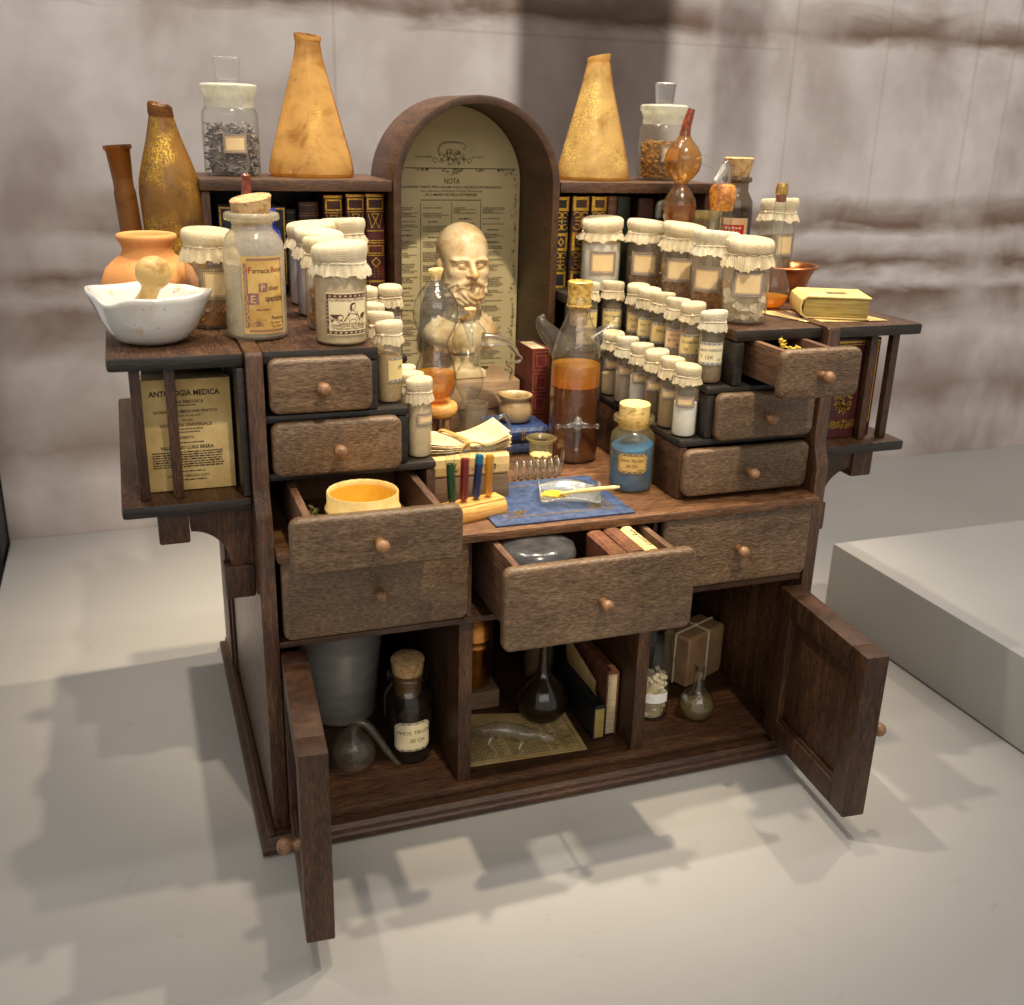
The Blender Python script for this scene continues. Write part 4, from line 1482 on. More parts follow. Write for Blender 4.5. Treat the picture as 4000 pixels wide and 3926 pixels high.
text(tx, fm, 'F', 0.0044, -0.0072, 0.0119, bold=0.02)
text(tx, fm, 'B', 0.0040, 0.0050, 0.0119, bold=0.02)
tx.obj('lettering', 'ink_red', lb, smooth=False)
tx = MB()
for (x, y, s_) in ((-0.0008, 0.0042, 0.0046), (-0.0062, -0.0016, 0.0060)):
    poly(tx, fm, [(x - s_ / 2, y - s_ / 2), (x, y - s_ / 2), (x + s_ / 2, y - s_ / 2), (x + s_ / 2, y + s_ / 2), (x, y + s_ / 2), (x - s_ / 2, y + s_ / 2)])
for i in range(26):
    x, y = rr2.gauss(-0.0048, 0.0018), rr2.gauss(-0.0145, 0.0011)
    stroke(tx, fm, [(x - 0.0012, y), (x + 0.0010, y + rr2.uniform(-0.0004, 0.0004))], 0.00022)
tx.obj('vignette', 'ink_mauve', lb, smooth=False)
tx = MB()
text(tx, fm, 'P', 0.0046, -0.0008, 0.0026, bold=0.01, off=0.0002)
text(tx, fm, 'E', 0.0056, -0.0062, -0.0037, bold=0.01, off=0.0002)
tx.obj('lettering', 'label_pink', lb, smooth=False)

# --- blue bottle with cork behind, and the brown tipped pipette
t = thing('blue_bottle', 'cobalt blue glass bottle with a broken cork in front of the books', 'bottle', (-0.1560, 0.122, ZC))
MB().lathe([(0, 0.0004), (0.0125, 0.0004), (0.0138, 0.003), (0.0138, 0.042), (0.0120, 0.049), (0.0088, 0.0525), (0.0086, 0.0570), (0.0105, 0.0585), (0.0108, 0.0606), (0.0098, 0.0622), (0.0075, 0.0622), (0.0072, 0.055)], 40).obj('glass_body', 'blue_glass', t, angle=70)
cork(t, 0.0070, 0.0076, 0.0560, 0.0672, 'pale_cork', 9, tilt=(-0.10, 0.18))
t = thing('glass_pipette', 'thin glass tube with a brown wax tip standing beside the blue bottle', 'pipette', (-0.1645, 0.098, ZC))
MB().lathe([(0, 0.0003), (0.0026, 0.0003), (0.0029, 0.002), (0.0029, 0.066)], 18).obj('glass_body', 'clear_glass', t)
A3 = fnoise(77)
MB().lathe([(0.0030, 0.0640), (0.0034, 0.0670), (0.0034, 0.0705), (0.0026, 0.0745), (0.0024, 0.0800), (0.0026, 0.0820), (0.0018, 0.0826), (0, 0.0815)], 20, fn=lambda r, z, a, k: (r * (1 + 0.06 * A3(a + k)), z + 0.0006 * A3(a * 2 + k))).obj('wax_tip', 'red_wax', t)

# --- row of muslin covered jars
ROW = 'muslin covered jars in a row on the left counter'
jx = cloth_jar('muslin covered jar with the black and white Confezion Alchermes label', -0.1262, 0.0280, ZC, 0.0145, 0.0513, ('powder', 'powder_cream'), 0.97, 51, None, name='labelled_jar')
RJ = 0.0145 * 0.965
fm = cylmap(RJ + 0.0002, faceangle(-0.1262, 0.028, 14), 0.0172)
LW, LH = 0.0232, 0.0222
lb = patch(fm, LW, LH, 16).obj('label', 'label_pale', jx)
# drawing measured on the label: (0..1240, 0..1360) -> metres
kx, ky = LW / 1240, LH / 1370


def L(x, y):
    return ((x - 825) * kx, (840 - y) * ky)


dr = MB()
for (xa, ya, xb, yb) in ((215, 195, 1440, 330), (215, 1380, 1430, 1490), (215, 330, 285, 1380)):
    for i in range(10):
        x0, x1 = xa + (xb - xa) * i / 10, xa + (xb - xa) * (i + 1) / 10
        if xb - xa < 100:
            y0_, y1_ = ya + (yb - ya) * i / 10, ya + (yb - ya) * (i + 1) / 10
            poly(dr, fm, [L(xa, y1_), L(xb, y1_), L(xb, y0_), L(xa, y0_)])
        else:
            poly(dr, fm, [L(x0, yb), L(x1, yb), L(x1, ya), L(x0, ya)])
# bridge, steps and arch
for k in range(5):
    y = 960 + 32 * k
    stroke(dr, fm, [L(850 - 26 * k, y), L(1110 + 24 * k, y)], 0.00020)
poly(dr, fm, [L(700, 1060), L(740, 1060), L(860, 870), L(820, 870)])
poly(dr, fm, [L(1190, 1060), L(1230, 1060), L(1150, 870), L(1120, 870)])
stroke(dr, fm, [L(850, 870), L(1110, 880)], 0.00055)
stroke(dr, fm, [L(x_, y_) for x_, y_ in arcp(980, 1100, 115, 180, 0, 10, -100)], 0.00030)
for k in range(8):
    stroke(dr, fm, [L(720 + k * 60, 1160), L(760 + k * 60, 1120)], 0.00040)
poly(dr, fm, [L(285, 1170), L(1200, 1180), L(1200, 1150), L(640, 1150), L(285, 1090)])
poly(dr, fm, [L(825, 880), L(855, 880), L(842, 710)])
poly(dr, fm, [L(1100, 860), L(1132, 860), L(1122, 710)])
# head in profile
stroke(dr, fm, [L(*q) for q in ((1060, 490), (1045, 540), (1072, 605), (1050, 620), (1052, 650), (1035, 685), (985, 690), (985, 730), (1040, 770), (1085, 850))], 0.00026)
poly(dr, fm, [L(*q) for q in ((885, 600), (905, 650), (960, 640), (950, 560), (1065, 500), (1040, 472), (950, 480), (900, 540))])
poly(dr, fm, [L(*q) for q in ((870, 690), (960, 740), (960, 640), (915, 640))])
poly(dr, fm, [L(*q) for q in ((860, 830), (950, 740), (965, 690), (900, 770))])
stroke(dr, fm, [L(860, 830), L(930, 820), L(1050, 850), L(1090, 860)], 0.00030)
# winged lions either side
poly(dr, fm, [L(*q) for q in ((320, 850), (400, 960), (520, 1000), (580, 1060), (540, 930), (640, 870), (690, 920), (700, 880), (640, 845), (480, 850))])
stroke(dr, fm, [L(*q) for q in ((300, 920), (340, 960), (340, 1040), (420, 1000), (520, 1040), (600, 1140), (690, 1150), (690, 1080), (640, 1060), (660, 1000), (710, 940), (690, 890))], 0.00026)
poly(dr, fm, [L(*q) for q in ((340, 1090), (400, 1100), (440, 1030), (380, 1020))])
poly(dr, fm, [L(*q) for q in ((590, 1010), (660, 1010), (640, 1060), (600, 1050))])
poly(dr, fm, [L(*q) for q in ((1225, 900), (1250, 990), (1330, 1000), (1400, 880), (1410, 820), (1340, 815), (1260, 840))])
stroke(dr, fm, [L(*q) for q in ((1220, 930), (1270, 1030), (1240, 1130), (1310, 1140), (1340, 1030), (1400, 970))], 0.00026)
text(dr, fm, "ALLA SPECIARIA DELLA TESTA D'ORO", 0.0017, *L(850, 425), bold=0.012, width=1090 * kx)
text(dr, fm, 'CONFEZION ALCHERMES', 0.0021, *L(880, 1255), bold=0.012, width=1060 * kx)
text(dr, fm, 'In Venezia sopra il Ponte di Rialto', 0.0017, *L(895, 1335), bold=0.012, width=980 * kx)
dr.obj('lettering', 'ink_brown', lb, smooth=False)
orn = MB()
for i in range(8):
    x = 330 + i * 145
    for y in (262, 1436):
        stroke(orn, fm, [L(*q) for q in ((x - 32, y + 28), (x - 5, y - 28), (x + 20, y + 24), (x + 34, y - 20))], 0.00024, off=0.0002)
    stroke(orn, fm, [L(*q) for q in ((236, 380 + i * 125), (262, 400 + i * 125), (240, 425 + i * 125))], 0.00022, off=0.0002)
orn.obj('label_scroll', 'label_pale', lb, smooth=False)

LJ = 'muslin covered jar behind the Alchermes jar, '
cloth_jar(LJ + 'first after it', -0.1245, 0.0690, ZC, 0.0140, 0.0507, ('lump', 'amber_gum'), 0.5, 52)
cloth_jar(LJ + 'second after it', -0.1220, 0.1125, ZC, 0.0145, 0.0507, ('powder', 'powder_white'), 0.9, 53)
cloth_jar(LJ + 'third after it', -0.1200, 0.1540, ZC, 0.0150, 0.0507, ('powder', 'powder_white'), 0.88, 54)
cloth_jar('muslin covered jar close against the maroon gilt books', -0.0953, 0.1765, ZC, 0.0145, 0.0507, ('powder', 'powder_cream'), 0.8, 55)

# ================================================================== right counter
cloth_jar('muslin covered jar full of white powder nearest the arch', 0.0928, 0.1765, ZC, 0.0150, 0.0507, ('powder', 'powder_white'), 0.80, 61, 'dot', 8)
cloth_jar('muslin covered jar with brown gum and an amber lump', 0.1240, 0.1655, ZC, 0.0148, 0.0507, ('lump', 'brown_gum'), 0.62, 62, 'dot', -4)
cloth_jar('muslin covered jar with dark brown bark pieces', 0.1345, 0.1300, ZC, 0.0150, 0.0507, ('cube', 'brown_gum'), 0.55, 63, 'dot', -8)
cloth_jar('muslin covered jar with golden resin in its lower half', 0.1335, 0.0850, ZC, 0.0150, 0.0507, ('lump', 'amber_gum'), 0.45, 64, 'dot', -20)
cloth_jar('muslin covered jar with white cubes and a blank beaded label', 0.1295, 0.0385, ZC, 0.0146, 0.0507, ('cube', 'white_cube'), 0.42, 65, 'dot', 6, lw=0.0205, lh=0.0165, lz=0.60)

# --- jar standing in a copper bowl
t = thing('copper_bowl', 'small copper bowl with a flared rim holding a muslin covered jar', 'bowl', (0.2120, 0.122, ZC))
MB().lathe([(0, 0.0003), (0.0130, 0.0003), (0.0150, 0.0015), (0.0195, 0.0150), (0.0225, 0.0210), (0.0248, 0.0222), (0.0252, 0.0232), (0.0244, 0.0238), (0.0220, 0.0225), (0.0188, 0.0155), (0.0142, 0.0030), (0, 0.0022)], 56).obj('body', 'copper', t, angle=70)
cloth_jar('muslin covered jar of brown powder standing in the copper bowl', 0.2045, 0.1240, ZC + 0.0024, 0.0130, 0.0660, ('powder', 'powder_brown'), 0.7, 66, 'dot', 34, lw=0.016, lh=0.0165, lz=0.62)

# --- volumetric flask with orange liquid
t = thing('round_flask', 'long necked round flask with orange liquid on the paper sheet', 'flask', (0.1745, 0.0780, ZC + 0.0008))
pr_ = [(0, 0.0003), (0.0062, 0.0003), (0.0092, 0.0022), (0.0118, 0.0070), (0.0122, 0.0120), (0.0110, 0.0180), (0.0075, 0.0255), (0.0048, 0.0315), (0.0040, 0.0370), (0.0038, 0.0500), (0.0037, 0.0740)]
MB().lathe(pr_, 36).obj('glass_body', 'clear_glass', t, angle=80)
MB().lathe([(0, 0.0010), (0.0060, 0.0010), (0.0088, 0.0028), (0.0112, 0.0070), (0.0114, 0.0086), (0, 0.0086)], 32).obj('liquid', 'orange_liquid', t)
cork(t, 0.0032, 0.0033, 0.0690, 0.0740, 'red_wax', 5, 'plug')
MB().lathe([(0.0037, 0.0735), (0.0041, 0.0745), (0.0039, 0.0785), (0.0033, 0.0808), (0, 0.0808)], 20).obj('brass_cap', 'brass', t)

# --- parchment book and paper sheet under it
fmb = planemap((0, 0, 0), (1, 0, 0), (0, 1, 0))
t = thing('paper_sheet', 'yellowed printed paper sheet lying under the parchment book', 'paper', (0, 0, ZC))
o = MB()
P4 = [(0.1560, 0.0705), (0.1690, 0.0275), (0.2265, 0.0205), (0.2220, 0.0640)]
g = 8
vv, ff = [], []
for i in range(g + 1):
    for j in range(g + 1):
        u, w_ = i / g, j / g
        x = (P4[0][0] * (1 - u) + P4[3][0] * u) * (1 - w_) + (P4[1][0] * (1 - u) + P4[2][0] * u) * w_
        y = (P4[0][1] * (1 - u) + P4[3][1] * u) * (1 - w_) + (P4[1][1] * (1 - u) + P4[2][1] * u) * w_
        vv.append((x, y, 0.0004 + 0.0007 * max(0, abs(u - 0.5) * 2 - 0.7) + 0.0002 * math.sin(u * 9)))
for i in range(g):
    for j in range(g):
        ff.append((i * (g + 1) + j, i * (g + 1) + j + 1, (i + 1) * (g + 1) + j + 1, (i + 1) * (g + 1) + j))
o.add(vv, ff).obj('sheet', 'paper_old', t)
wm = MB()
words(wm, lambda u, v_, off=0: (0.158 + u * 0.98 - v_ * -0.24, 0.034 + v_ - u * 0.12, 0.0014), 0.0, 0.020, 0.0, 0.030, 0.0018, random.Random(3))
wm.obj('print_lines', 'ink_soft', t, smooth=False)

t = thing('parchment_book', 'small yellow parchment book lying flat on the right wing', 'book', (0.2010, 0.0480, ZC + 0.0009), rad(-24))
MB().box(-0.0205, 0.0205, -0.0185, 0.0185, 0.0010, 0.0128).obj('pages', 'page_edge', t, bevel=0.0004)
cv = MB()
sec = [(0.0215, 0.0130), (-0.0190, 0.0130), (-0.0224, 0.0112), (-0.0232, 0.0068), (-0.0224, 0.0020), (-0.0190, 0.0000), (0.0215, 0.0000), (0.0215, 0.0008), (-0.0186, 0.0008), (-0.0214, 0.0024), (-0.0222, 0.0068), (-0.0214, 0.0106), (-0.0186, 0.0122), (0.0215, 0.0139 - 0.0010)]
sec = [(0.0215, 0.0140), (-0.0190, 0.0140), (-0.0224, 0.0116), (-0.0234, 0.0070), (-0.0224, 0.0020), (-0.0190, 0.0000), (0.0215, 0.0000), (0.0215, 0.0008), (-0.0186, 0.0008), (-0.0212, 0.0026), (-0.0221, 0.0070), (-0.0212, 0.0110), (-0.0186, 0.0131), (0.0215, 0.0131)]
cv.prism(sec, -0.0195, 0.0195, 1).obj('cover', 'vellum', t, bevel=0.0002)
wm = MB()
fmt = lambda u, v_, off=0: (u, v_, 0.01405 + off)
words(wm, fmt, -0.015, 0.017, 0.002, 0.016, 0.0018, random.Random(5), off=0.0002, xh=0.22)
words(wm, fmt, -0.004, 0.010, -0.008, 0.002, 0.0013, random.Random(6), off=0.0002, xh=0.6, wmin=5, wmax=9)
wm.obj('print_lines', 'ink_soft', t, smooth=False)

# --- double bulb amber alembic
t = thing('amber_alembic', 'two bulbed amber glass alembic with a red wax stopper by the bookcase', 'alembic', (0.1400, 0.1510, ZC))
MB().lathe([(0, 0.0003), (0.006, 0.0003), (0.0068, 0.0015), (0.0050, 0.0070), (0.0042, 0.0240), (0.0046, 0.0420), (0.0082, 0.0480), (0.0112, 0.0540), (0.0120, 0.0605), (0.0108, 0.0665), (0.0072, 0.0720), (0.0046, 0.0750), (0.0046, 0.0775), (0.0080, 0.0805), (0.0116, 0.0850), (0.0132, 0.0905),
            (0.0126, 0.0960), (0.0096, 0.1015), (0.0058, 0.1055), (0.0040, 0.1085), (0.0036, 0.1120)], 40, (0, 0, -0.0000)).obj('glass_body', 'amber_glass', t, angle=80)
MB().lathe([(0, 0.044), (0.006, 0.046), (0.0100, 0.0540), (0.0112, 0.0600), (0.0110, 0.0630), (0, 0.0630)], 32).obj('liquid', 'honey_liquid', t)
mb = MB()
mb.tube([(0, 0, 0.1080), (0.0006, 0, 0.1150), (0.0020, -0.0005, 0.1210), (0.0032, -0.001, 0.1260)], [0.0035, 0.0034, 0.0030, 0.0024], 14)
mb.obj('wax_stopper', 'red_wax', t)
sp_ = MB()
sp_.tube(spline([(0.0105, 0.002, 0.0905), (0.018, 0.003, 0.0925), (0.026, 0.003, 0.0890), (0.032, 0.003, 0.0850)], 6), [0.0042 - 0.0028 * i / 18 for i in range(19)], 14, caps=False)
sp_.tube(spline([(-0.0100, -0.002, 0.0605), (-0.0150, -0.004, 0.0630), (-0.0190, -0.006, 0.0615), (-0.0200, -0.007, 0.0540)], 6), [0.0034 - 0.0012 * i / 18 for i in range(19)], 14, caps=False)
sp_.obj('spout', 'clear_glass', t, angle=80)

# --- vial sealed with orange resin, bent glass nozzle
t = thing('resin_sealed_vial', 'glass vial sealed with orange resin and a bent glass nozzle', 'vial', (0.1635, 0.1330, ZC))
MB().lathe([(0, 0.0003), (0.0068, 0.0003), (0.0078, 0.0015), (0.0078, 0.064)], 30).obj('glass_body', 'clear_glass', t)
A4 = fnoise(15)
MB().lathe([(0.0080, 0.0600), (0.0084, 0.0630), (0.0096, 0.0680), (0.0094, 0.0730), (0.0082, 0.0765), (0.0050, 0.0780), (0, 0.0782)], 28, fn=lambda r, z, a, k: (r * (1 + 0.05 * A4(a + k)), z + 0.0007 * A4(a * 1.5 + k))).obj('resin_seal', 'resin', t)
MB().tube(spline([(0.002, 0, 0.077), (0.0030, 0, 0.0840), (0.0025, 0, 0.0890), (0.0002, -0.001, 0.0912), (-0.0040, -0.003, 0.0870), (-0.0105, -0.006, 0.0790)], 6), [0.0026] * 31, 14).obj('nozzle', 'solid_glass', t, angle=80)
MB().tube([(0.001, 0, 0.020), (0.0015, 0, 0.0600)], 0.0007, 8).obj('inner_tube', 'powder_brown', t)

# --- dark apothecary bottle with red label
t = thing('red_label_bottle', 'dark corked bottle with a red paper label behind the resin sealed vial', 'bottle', (0.1930, 0.1640, ZC))
MB().lathe([(0, 0.0003), (0.0118, 0.0003), (0.0132, 0.002), (0.0132, 0.056), (0.0126, 0.0640), (0.0100, 0.0690), (0.0086, 0.0715), (0.0086, 0.0770), (0.0106, 0.0780), (0.0108, 0.0804), (0.0098, 0.0812), (0.0078, 0.0812)], 36).obj('glass_body', 'dark_glass', t, angle=60)
bumpy_fill(0.0122, 0.001, 0.060, 8, 0.001).obj('contents', 'powder_dark', t)
cork(t, 0.0074, 0.0108, 0.0770, 0.0945, 'cork', 21)
a = faceangle(0.193, 0.164, 2)
fm = cylmap(0.0135, a, 0.043)
lb = patch(fm, 0.022, 0.020, 12).obj('label', 'label_pink', t)
patch(fm, 0.016, 0.0105, 10, 0.00012).obj('red_panel', 'label_red', lb)
tx = MB()
words(tx, fm, -0.0062, 0.0062, -0.0045, 0.0050, 0.0028, random.Random(3), off=0.0003, xh=0.55, fill=1, wmin=1.0, wmax=1.6)
tx.obj('print_lines', 'label_pink', lb, smooth=False)
# pale pot half hidden behind the vial
t = thing('pale_glass_pot', 'small yellowish glass pot with a flared rim behind the resin sealed vial', 'pot', (0.1785, 0.1900 - 0.0090, ZC))
t.location = (0.1670, 0.1600, ZC)
MB().lathe([(0, 0.0003), (0.0085, 0.0003), (0.0105, 0.003), (0.0108, 0.045), (0.0096, 0.050), (0.0094, 0.0530), (0.0118, 0.0560), (0.0118, 0.0570), (0.0092, 0.0560), (0.0088, 0.052)], 34).obj('glass_body', 'yellowed_glass', t, angle=60)

# ================================================================== bookcase top
def stoppered(label, x, y, fillmat, kind, seed, R, level, extra, k=1.0, mat='clear_glass', lw=0.0155):
    t = thing('stoppered_jar', label, 'jar', (x, y, ZS))
    H = 0.0440 * k
    MB().lathe([(0, 0.0004), (R * 0.9, 0.0004), (R, 0.0018), (R, H * 0.86), (R * 0.97, H * 0.93), (R * 0.88, H * 0.98)], 44).obj('glass_body', mat, t, angle=60)
    MB().lathe([(R * 0.88, H * 0.975), (R * 0.87, H * 1.10), (R * 0.97, H * 1.19), (R * 1.02, H * 1.22), (R * 1.02, H * 1.29), (R * 0.93, H * 1.315), (R * 0.5, H * 1.33)], 44).obj('ground_neck', 'frosted_glass', t, angle=50)
    st = MB()
    st.lathe([(R * 0.72, H * 1.05), (R * 0.78, H * 1.32), (R * 0.45, H * 1.345), (0.0045, H * 1.36), (0, H * 1.36)], 30)
    so = st.obj('stopper', 'thick_glass', t, angle=50)
    w0, w1, zb, zt_ = 0.0072 * k, 0.0086 * k, H * 1.34, H * 1.70
    hd = MB().quadbox([(-w0, -0.0026, zb), (w0, -0.0026, zb), (w0, 0.0026, zb), (-w0, 0.0026, zb), (-w1, -0.0026, zt_), (w1, -0.0026, zt_), (w1, 0.0026, zt_), (-w1, 0.0026, zt_)])
    hd.xf(Matrix.Rotation(faceangle(x, y) + rad(90), 4, 'Z'))
    hd.obj('finial', 'solid_glass', so, bevel=0.0020, seg=4)
    ri = R - 0.0010
    bumpy_fill(ri * 0.8, 0.0012, H * level * 0.94, seed, 0.002).obj('contents', fillmat, t)
    c = chunks(ri, 0.001, H * level, 0.0026 if kind == 'stick' else 0.0030, 420, seed, kind, 0.5).obj('loose_pieces', fillmat, t)
    c['kind'] = 'stuff'
    label_dot(t, R, faceangle(x, y, extra), H * 0.47, lw, 0.0118, bw=0.0012, bead=0.0007)
    return t


stoppered('glass stoppered jar of grey lavender buds on the bookcase', -0.1590, 0.2230, 'lavender', 'stick', 71, 0.0182, 0.74, 8, 0.985)
stoppered('glass stoppered jar of orange brown seeds on the bookcase', 0.1590, 0.2210, 'orange_seed', 'ball', 72, 0.0176, 0.68, 26, 0.93, 'dusty_glass')


def pyramid_flask(label, x, y, mat, H, R, rot, seed, lipdir):
    t = thing('faceted_flask', label, 'flask', (x, y, ZS))
    A = fnoise(seed)

    def fn(r, z, a, k):
        if r > 0.0095 and 0.001 < z < H * 0.96:
            b = (a - rot) % (PI / 3) - PI / 6
            fct = math.cos(PI / 6) / math.cos(b)
            g = 0.75 if z > 0.003 else 0.4
            r = r * (1 - g + g * fct * 1.06)
        return r * (1 + 0.006 * A(a + z * 40)), z + (0.0016 * math.cos(a - lipdir) if z > H * 0.97 else 0)
    pf = [(0, 0.0003), (R * 0.90, 0.0003), (R * 0.985, 0.0022), (R, 0.0055), (R * 0.96, 0.0120), (R * 0.78, 0.0300), (R * 0.60, 0.0480), (R * 0.44, 0.0640), (R * 0.335, 0.0750), (R * 0.285, 0.0810), (R * 0.27, H * 0.95), (R * 0.295, H * 0.975), (R * 0.29, H), (R * 0.22, H), (R * 0.2, H * 0.93), (0, H * 0.9)]
    MB().lathe(pf, 60, fn=fn).obj('glass_body', mat, t, angle=30)


pyramid_flask('six sided amber glass flask on the bookcase by the lavender jar', -0.1060, 0.2240, 'gilded_amber', 0.0890, 0.0302, 0.30, 81, 2.0)
pyramid_flask('six sided gilded glass flask on the bookcase by the seed jar', 0.1020, 0.2180, 'gilded_pale', 0.0850, 0.0282, 0.05, 82, -0.6)

# ================================================================== vials on the steps
def vial(label, x, y, z, fill, level, seed, lab, extra=0.0, R=0.0074, H=0.0446, group=None, paper='label_yellow'):
    t = thing('muslin_capped_vial', label, 'vial', (x, y, z), 0, group)
    hc, fr = 0.0066, 0.0056
    body = H - hc
    MB().lathe([(0, 0.0004), (R * 0.8, 0.0004), (R * 0.97, 0.0014), (R, 0.0030), (R, body * 0.9), (R * 0.93, body * 0.97), (R * 0.9, body)], 32).obj('glass_body', 'jar_glass', t, angle=60)
    if level:
        bumpy_fill(R - 0.0007, 0.0010, body * level, seed, 0.0007, 28, dome=0.0014 if fill == 'powder_white' else 0.0).obj('contents', fill, t)
    cloth_cap(t, R * 1.02, body, hc, fr, seed)
    a = faceangle(x, y, extra)
    if lab == 'dot':
        label_dot(t, R, a, body * 0.60, 0.0128, 0.0070, bw=0.0012, bead=0.0008)
    elif lab:
        label_script(t, R, a, body * 0.50, 0.0165, 0.0138, lab, paper, cut=0.0022 if len(lab) == 2 and lab[0][0] == 'NIGRA' else 0.0, size=0.0030)
    return t


x2, x3 = 0.1018, 0.0854
vial('muslin capped vial half hidden behind the horned bottle cork', 0.0726, 0.1505, Z2, 'powder_cream', 0.6, 101, [('NIGRA', 0, 0, 1)], 10)
vial('muslin capped vial with the Ficus Nigra label', 0.0920, 0.1505, Z2, 'powder_dark', 0.75, 102, [('FICUS NIGRA', 0.0005, 0.0012, 0.72), ('3X', -0.0035, -0.0032, 0.9), ('B', 0.0050, -0.0040, 0.7)], 6)
vial('muslin capped vial with an Elleborus label and reddish brown powder', x2 + 0.001, 0.1320, Z2, 'powder_brown', 0.85, 103, [('ELLEBORUS', 0.0, 0.0014, 0.78), ('3X', -0.003, -0.0034, 0.9), ('B', 0.0045, -0.0040, 0.7)], 8)
vial('muslin capped vial with a Vomica label, dark pieces inside', x2, 0.1130, Z2, 'powder_dark', 0.8, 104, [('NUX VOMICA', 0.0008, 0.0014, 0.72), ('12X', -0.0035, -0.0030, 0.8), ('Ecl.', 0.0040, -0.0042, 0.75)], 4)
vial('muslin capped vial with a clipped corner Nigra label', x2, 0.0930, Z2, 'powder_dark', 0.7, 105, [('NIGRA', 0.0015, 0.0006, 0.95), ('B', 0.0030, -0.0040, 0.9)], 0)
vial('muslin capped vial with the pinkish Phos Tri-Iod label', x2, 0.0720, Z2, 'powder_grey', 0.5, 106, [('PHOS.TRI-IOD.', 0.0012, 0.0022, 0.62), ('30 CH', -0.0030, -0.0012, 0.75), ('Nelson', 0.0030, -0.0042, 0.75)], 4, paper='label_pink')
vial('muslin capped vial with an Elleborus label and pale grey powder', x2, 0.0525, Z2, 'powder_cream', 0.55, 107, [('ELLEBORUS', 0.0, 0.0012, 0.78), ('3X', -0.0032, -0.0034, 0.9), ('B', 0.0040, -0.0042, 0.8)], 4)
vial('muslin capped vial with the Nux Vomica 12X label at the step front', x2, 0.0268, Z2, 'powder_brown', 0.4, 108, [('NUX VOMICA', 0.0, 0.0014, 0.76), ('5', -0.0058, -0.0026, 0.85), ('12X', -0.0008, -0.0032, 1.05), ('Ecl.', 0.0058, -0.0042, 0.7)], 2, R=0.0077, paper='label_pale')

fills3 = [('powder_cream', 0.40, 'a little cream dust'), ('powder_grey', 0.55, 'grey powder'), ('powder_white', 0.62, 'white powder to the label'), ('powder_brown', 0.7, 'dark olive powder'), ('powder_tan', 0.55, 'coarse tan grains'), ('powder_white', 0.56, 'bright white powder at the step front')]
for i, (yy, (fm_, lv, tx_)) in enumerate(zip((0.1310, 0.1090, 0.0865, 0.0650, 0.0435, 0.0235), fills3)):
    vial('muslin capped vial on the lowest right step with ' + tx_, x3, yy, Z3, fm_, lv, 111 + i, 'dot', (6, 5, 4, 2, -2, -4)[i], R=0.0077 if i == 5 else 0.0073)

vial('muslin capped vial with tan powder and an H label by the double gourd flask', -0.1003, 0.0280, Z2, 'powder_tan', 0.7, 121, [('H', -0.001, 0, 1.4)], 62, R=0.0071)
vial('muslin capped vial directly behind the H labelled vial', -0.0990, 0.0540, Z2, 'powder_cream', 0.6, 122, None)
vial('muslin capped vial on the upper left step, third from its front', -0.0965, 0.0880, Z2, 'powder_cream', 0.6, 123, None)
vial('muslin capped vial at the back corner of the upper left step', -0.0862, 0.1505, Z2, 'powder_tan', 0.6, 124, None)
vial('muslin capped vial with dark filling beside the arch, labelled Nucus', -0.0700, 0.1505, Z2, 'powder_dark', 0.75, 125, [('NUCUS N', 0.0005, 0.0012, 0.9), ('3X', -0.0005, -0.0034, 0.9)], 12, paper='label_pink')
vial('muslin capped vial with cream powder and beaded label on the lowest left step', -0.0842, 0.0245, Z3, 'powder_cream', 0.85, 126, 'dot', 38, R=0.0071)
vial('muslin capped vial on the lowest left step, second from its front', -0.0845, 0.0420, Z3, 'powder_grey', 0.6, 127, None)
vial('muslin capped vial on the lowest left step, third from its front', -0.0845, 0.0610, Z3, 'powder_grey', 0.6, 128, None)

# ================================================================== printed sheet in the arch
sheet = thing('printed_sheet', 'yellowed price list headed NOTA standing inside the round arch', 'poster', (0, 0.2452, ZW))
pts = [(-0.0540, ZW + 0.0006)] + [(0.0540 * math.cos(PI - PI * k / 32), 0.365 + 0.0540 * math.sin(PI - PI * k / 32)) for k in range(33)] + [(0.0540, ZW + 0.0006)]
MB().prism([(x, z - ZW) for x, z in pts], -0.0004, 0.0004, 1).obj('sheet', 'paper_sheet', sheet, smooth=False)
fm = planemap((0, -0.0005, -ZW), (1, 0, 0), (0, 0, 1))
tx = MB()
text(tx, fm, 'NOTA', 0.0058, 0.0004, 0.3642, width=0.0115)
text(tx, fm, 'DELLE ESSENZE, POMATE, SPIRITI, BALSAMI, ACQUE, LIQUORI E ALTRE PREPARAZIONI', 0.0023, 0.0, 0.3612, width=0.079, bold=0.01)
text(tx, fm, 'Che si Fabbricano Nell\'Officina Profumo-Farmaceutica', 0.0021, 0.0, 0.3585, width=0.048)
text(tx, fm, 'DI S. MARIA NOVELLA DI FIRENZE', 0.0025, 0.0, 0.3557, width=0.0395, bold=0.015)
text(tx, fm, 'Casa Fondata', 0.0022, -0.0217, 0.3825, width=0.0140)
text(tx, fm, 'nel 1612', 0.0022, 0.0198, 0.3825, width=0.0088)
for a_, b_ in (((-0.0500, 0.3752), (0.0500, 0.3752)), ((-0.0235, 0.3527), (0.0235, 0.3527))):
    stroke(tx, fm, [a_, b_], 0.0005)
for cx in (-0.0237, 0.0002, 0.0230):
    stroke(tx, fm, [(cx, 0.3508), (cx, 0.2200)], 0.00042)
tx.obj('lettering', 'ink', sheet, smooth=False)
wm = MB()
r3 = random.Random(12)
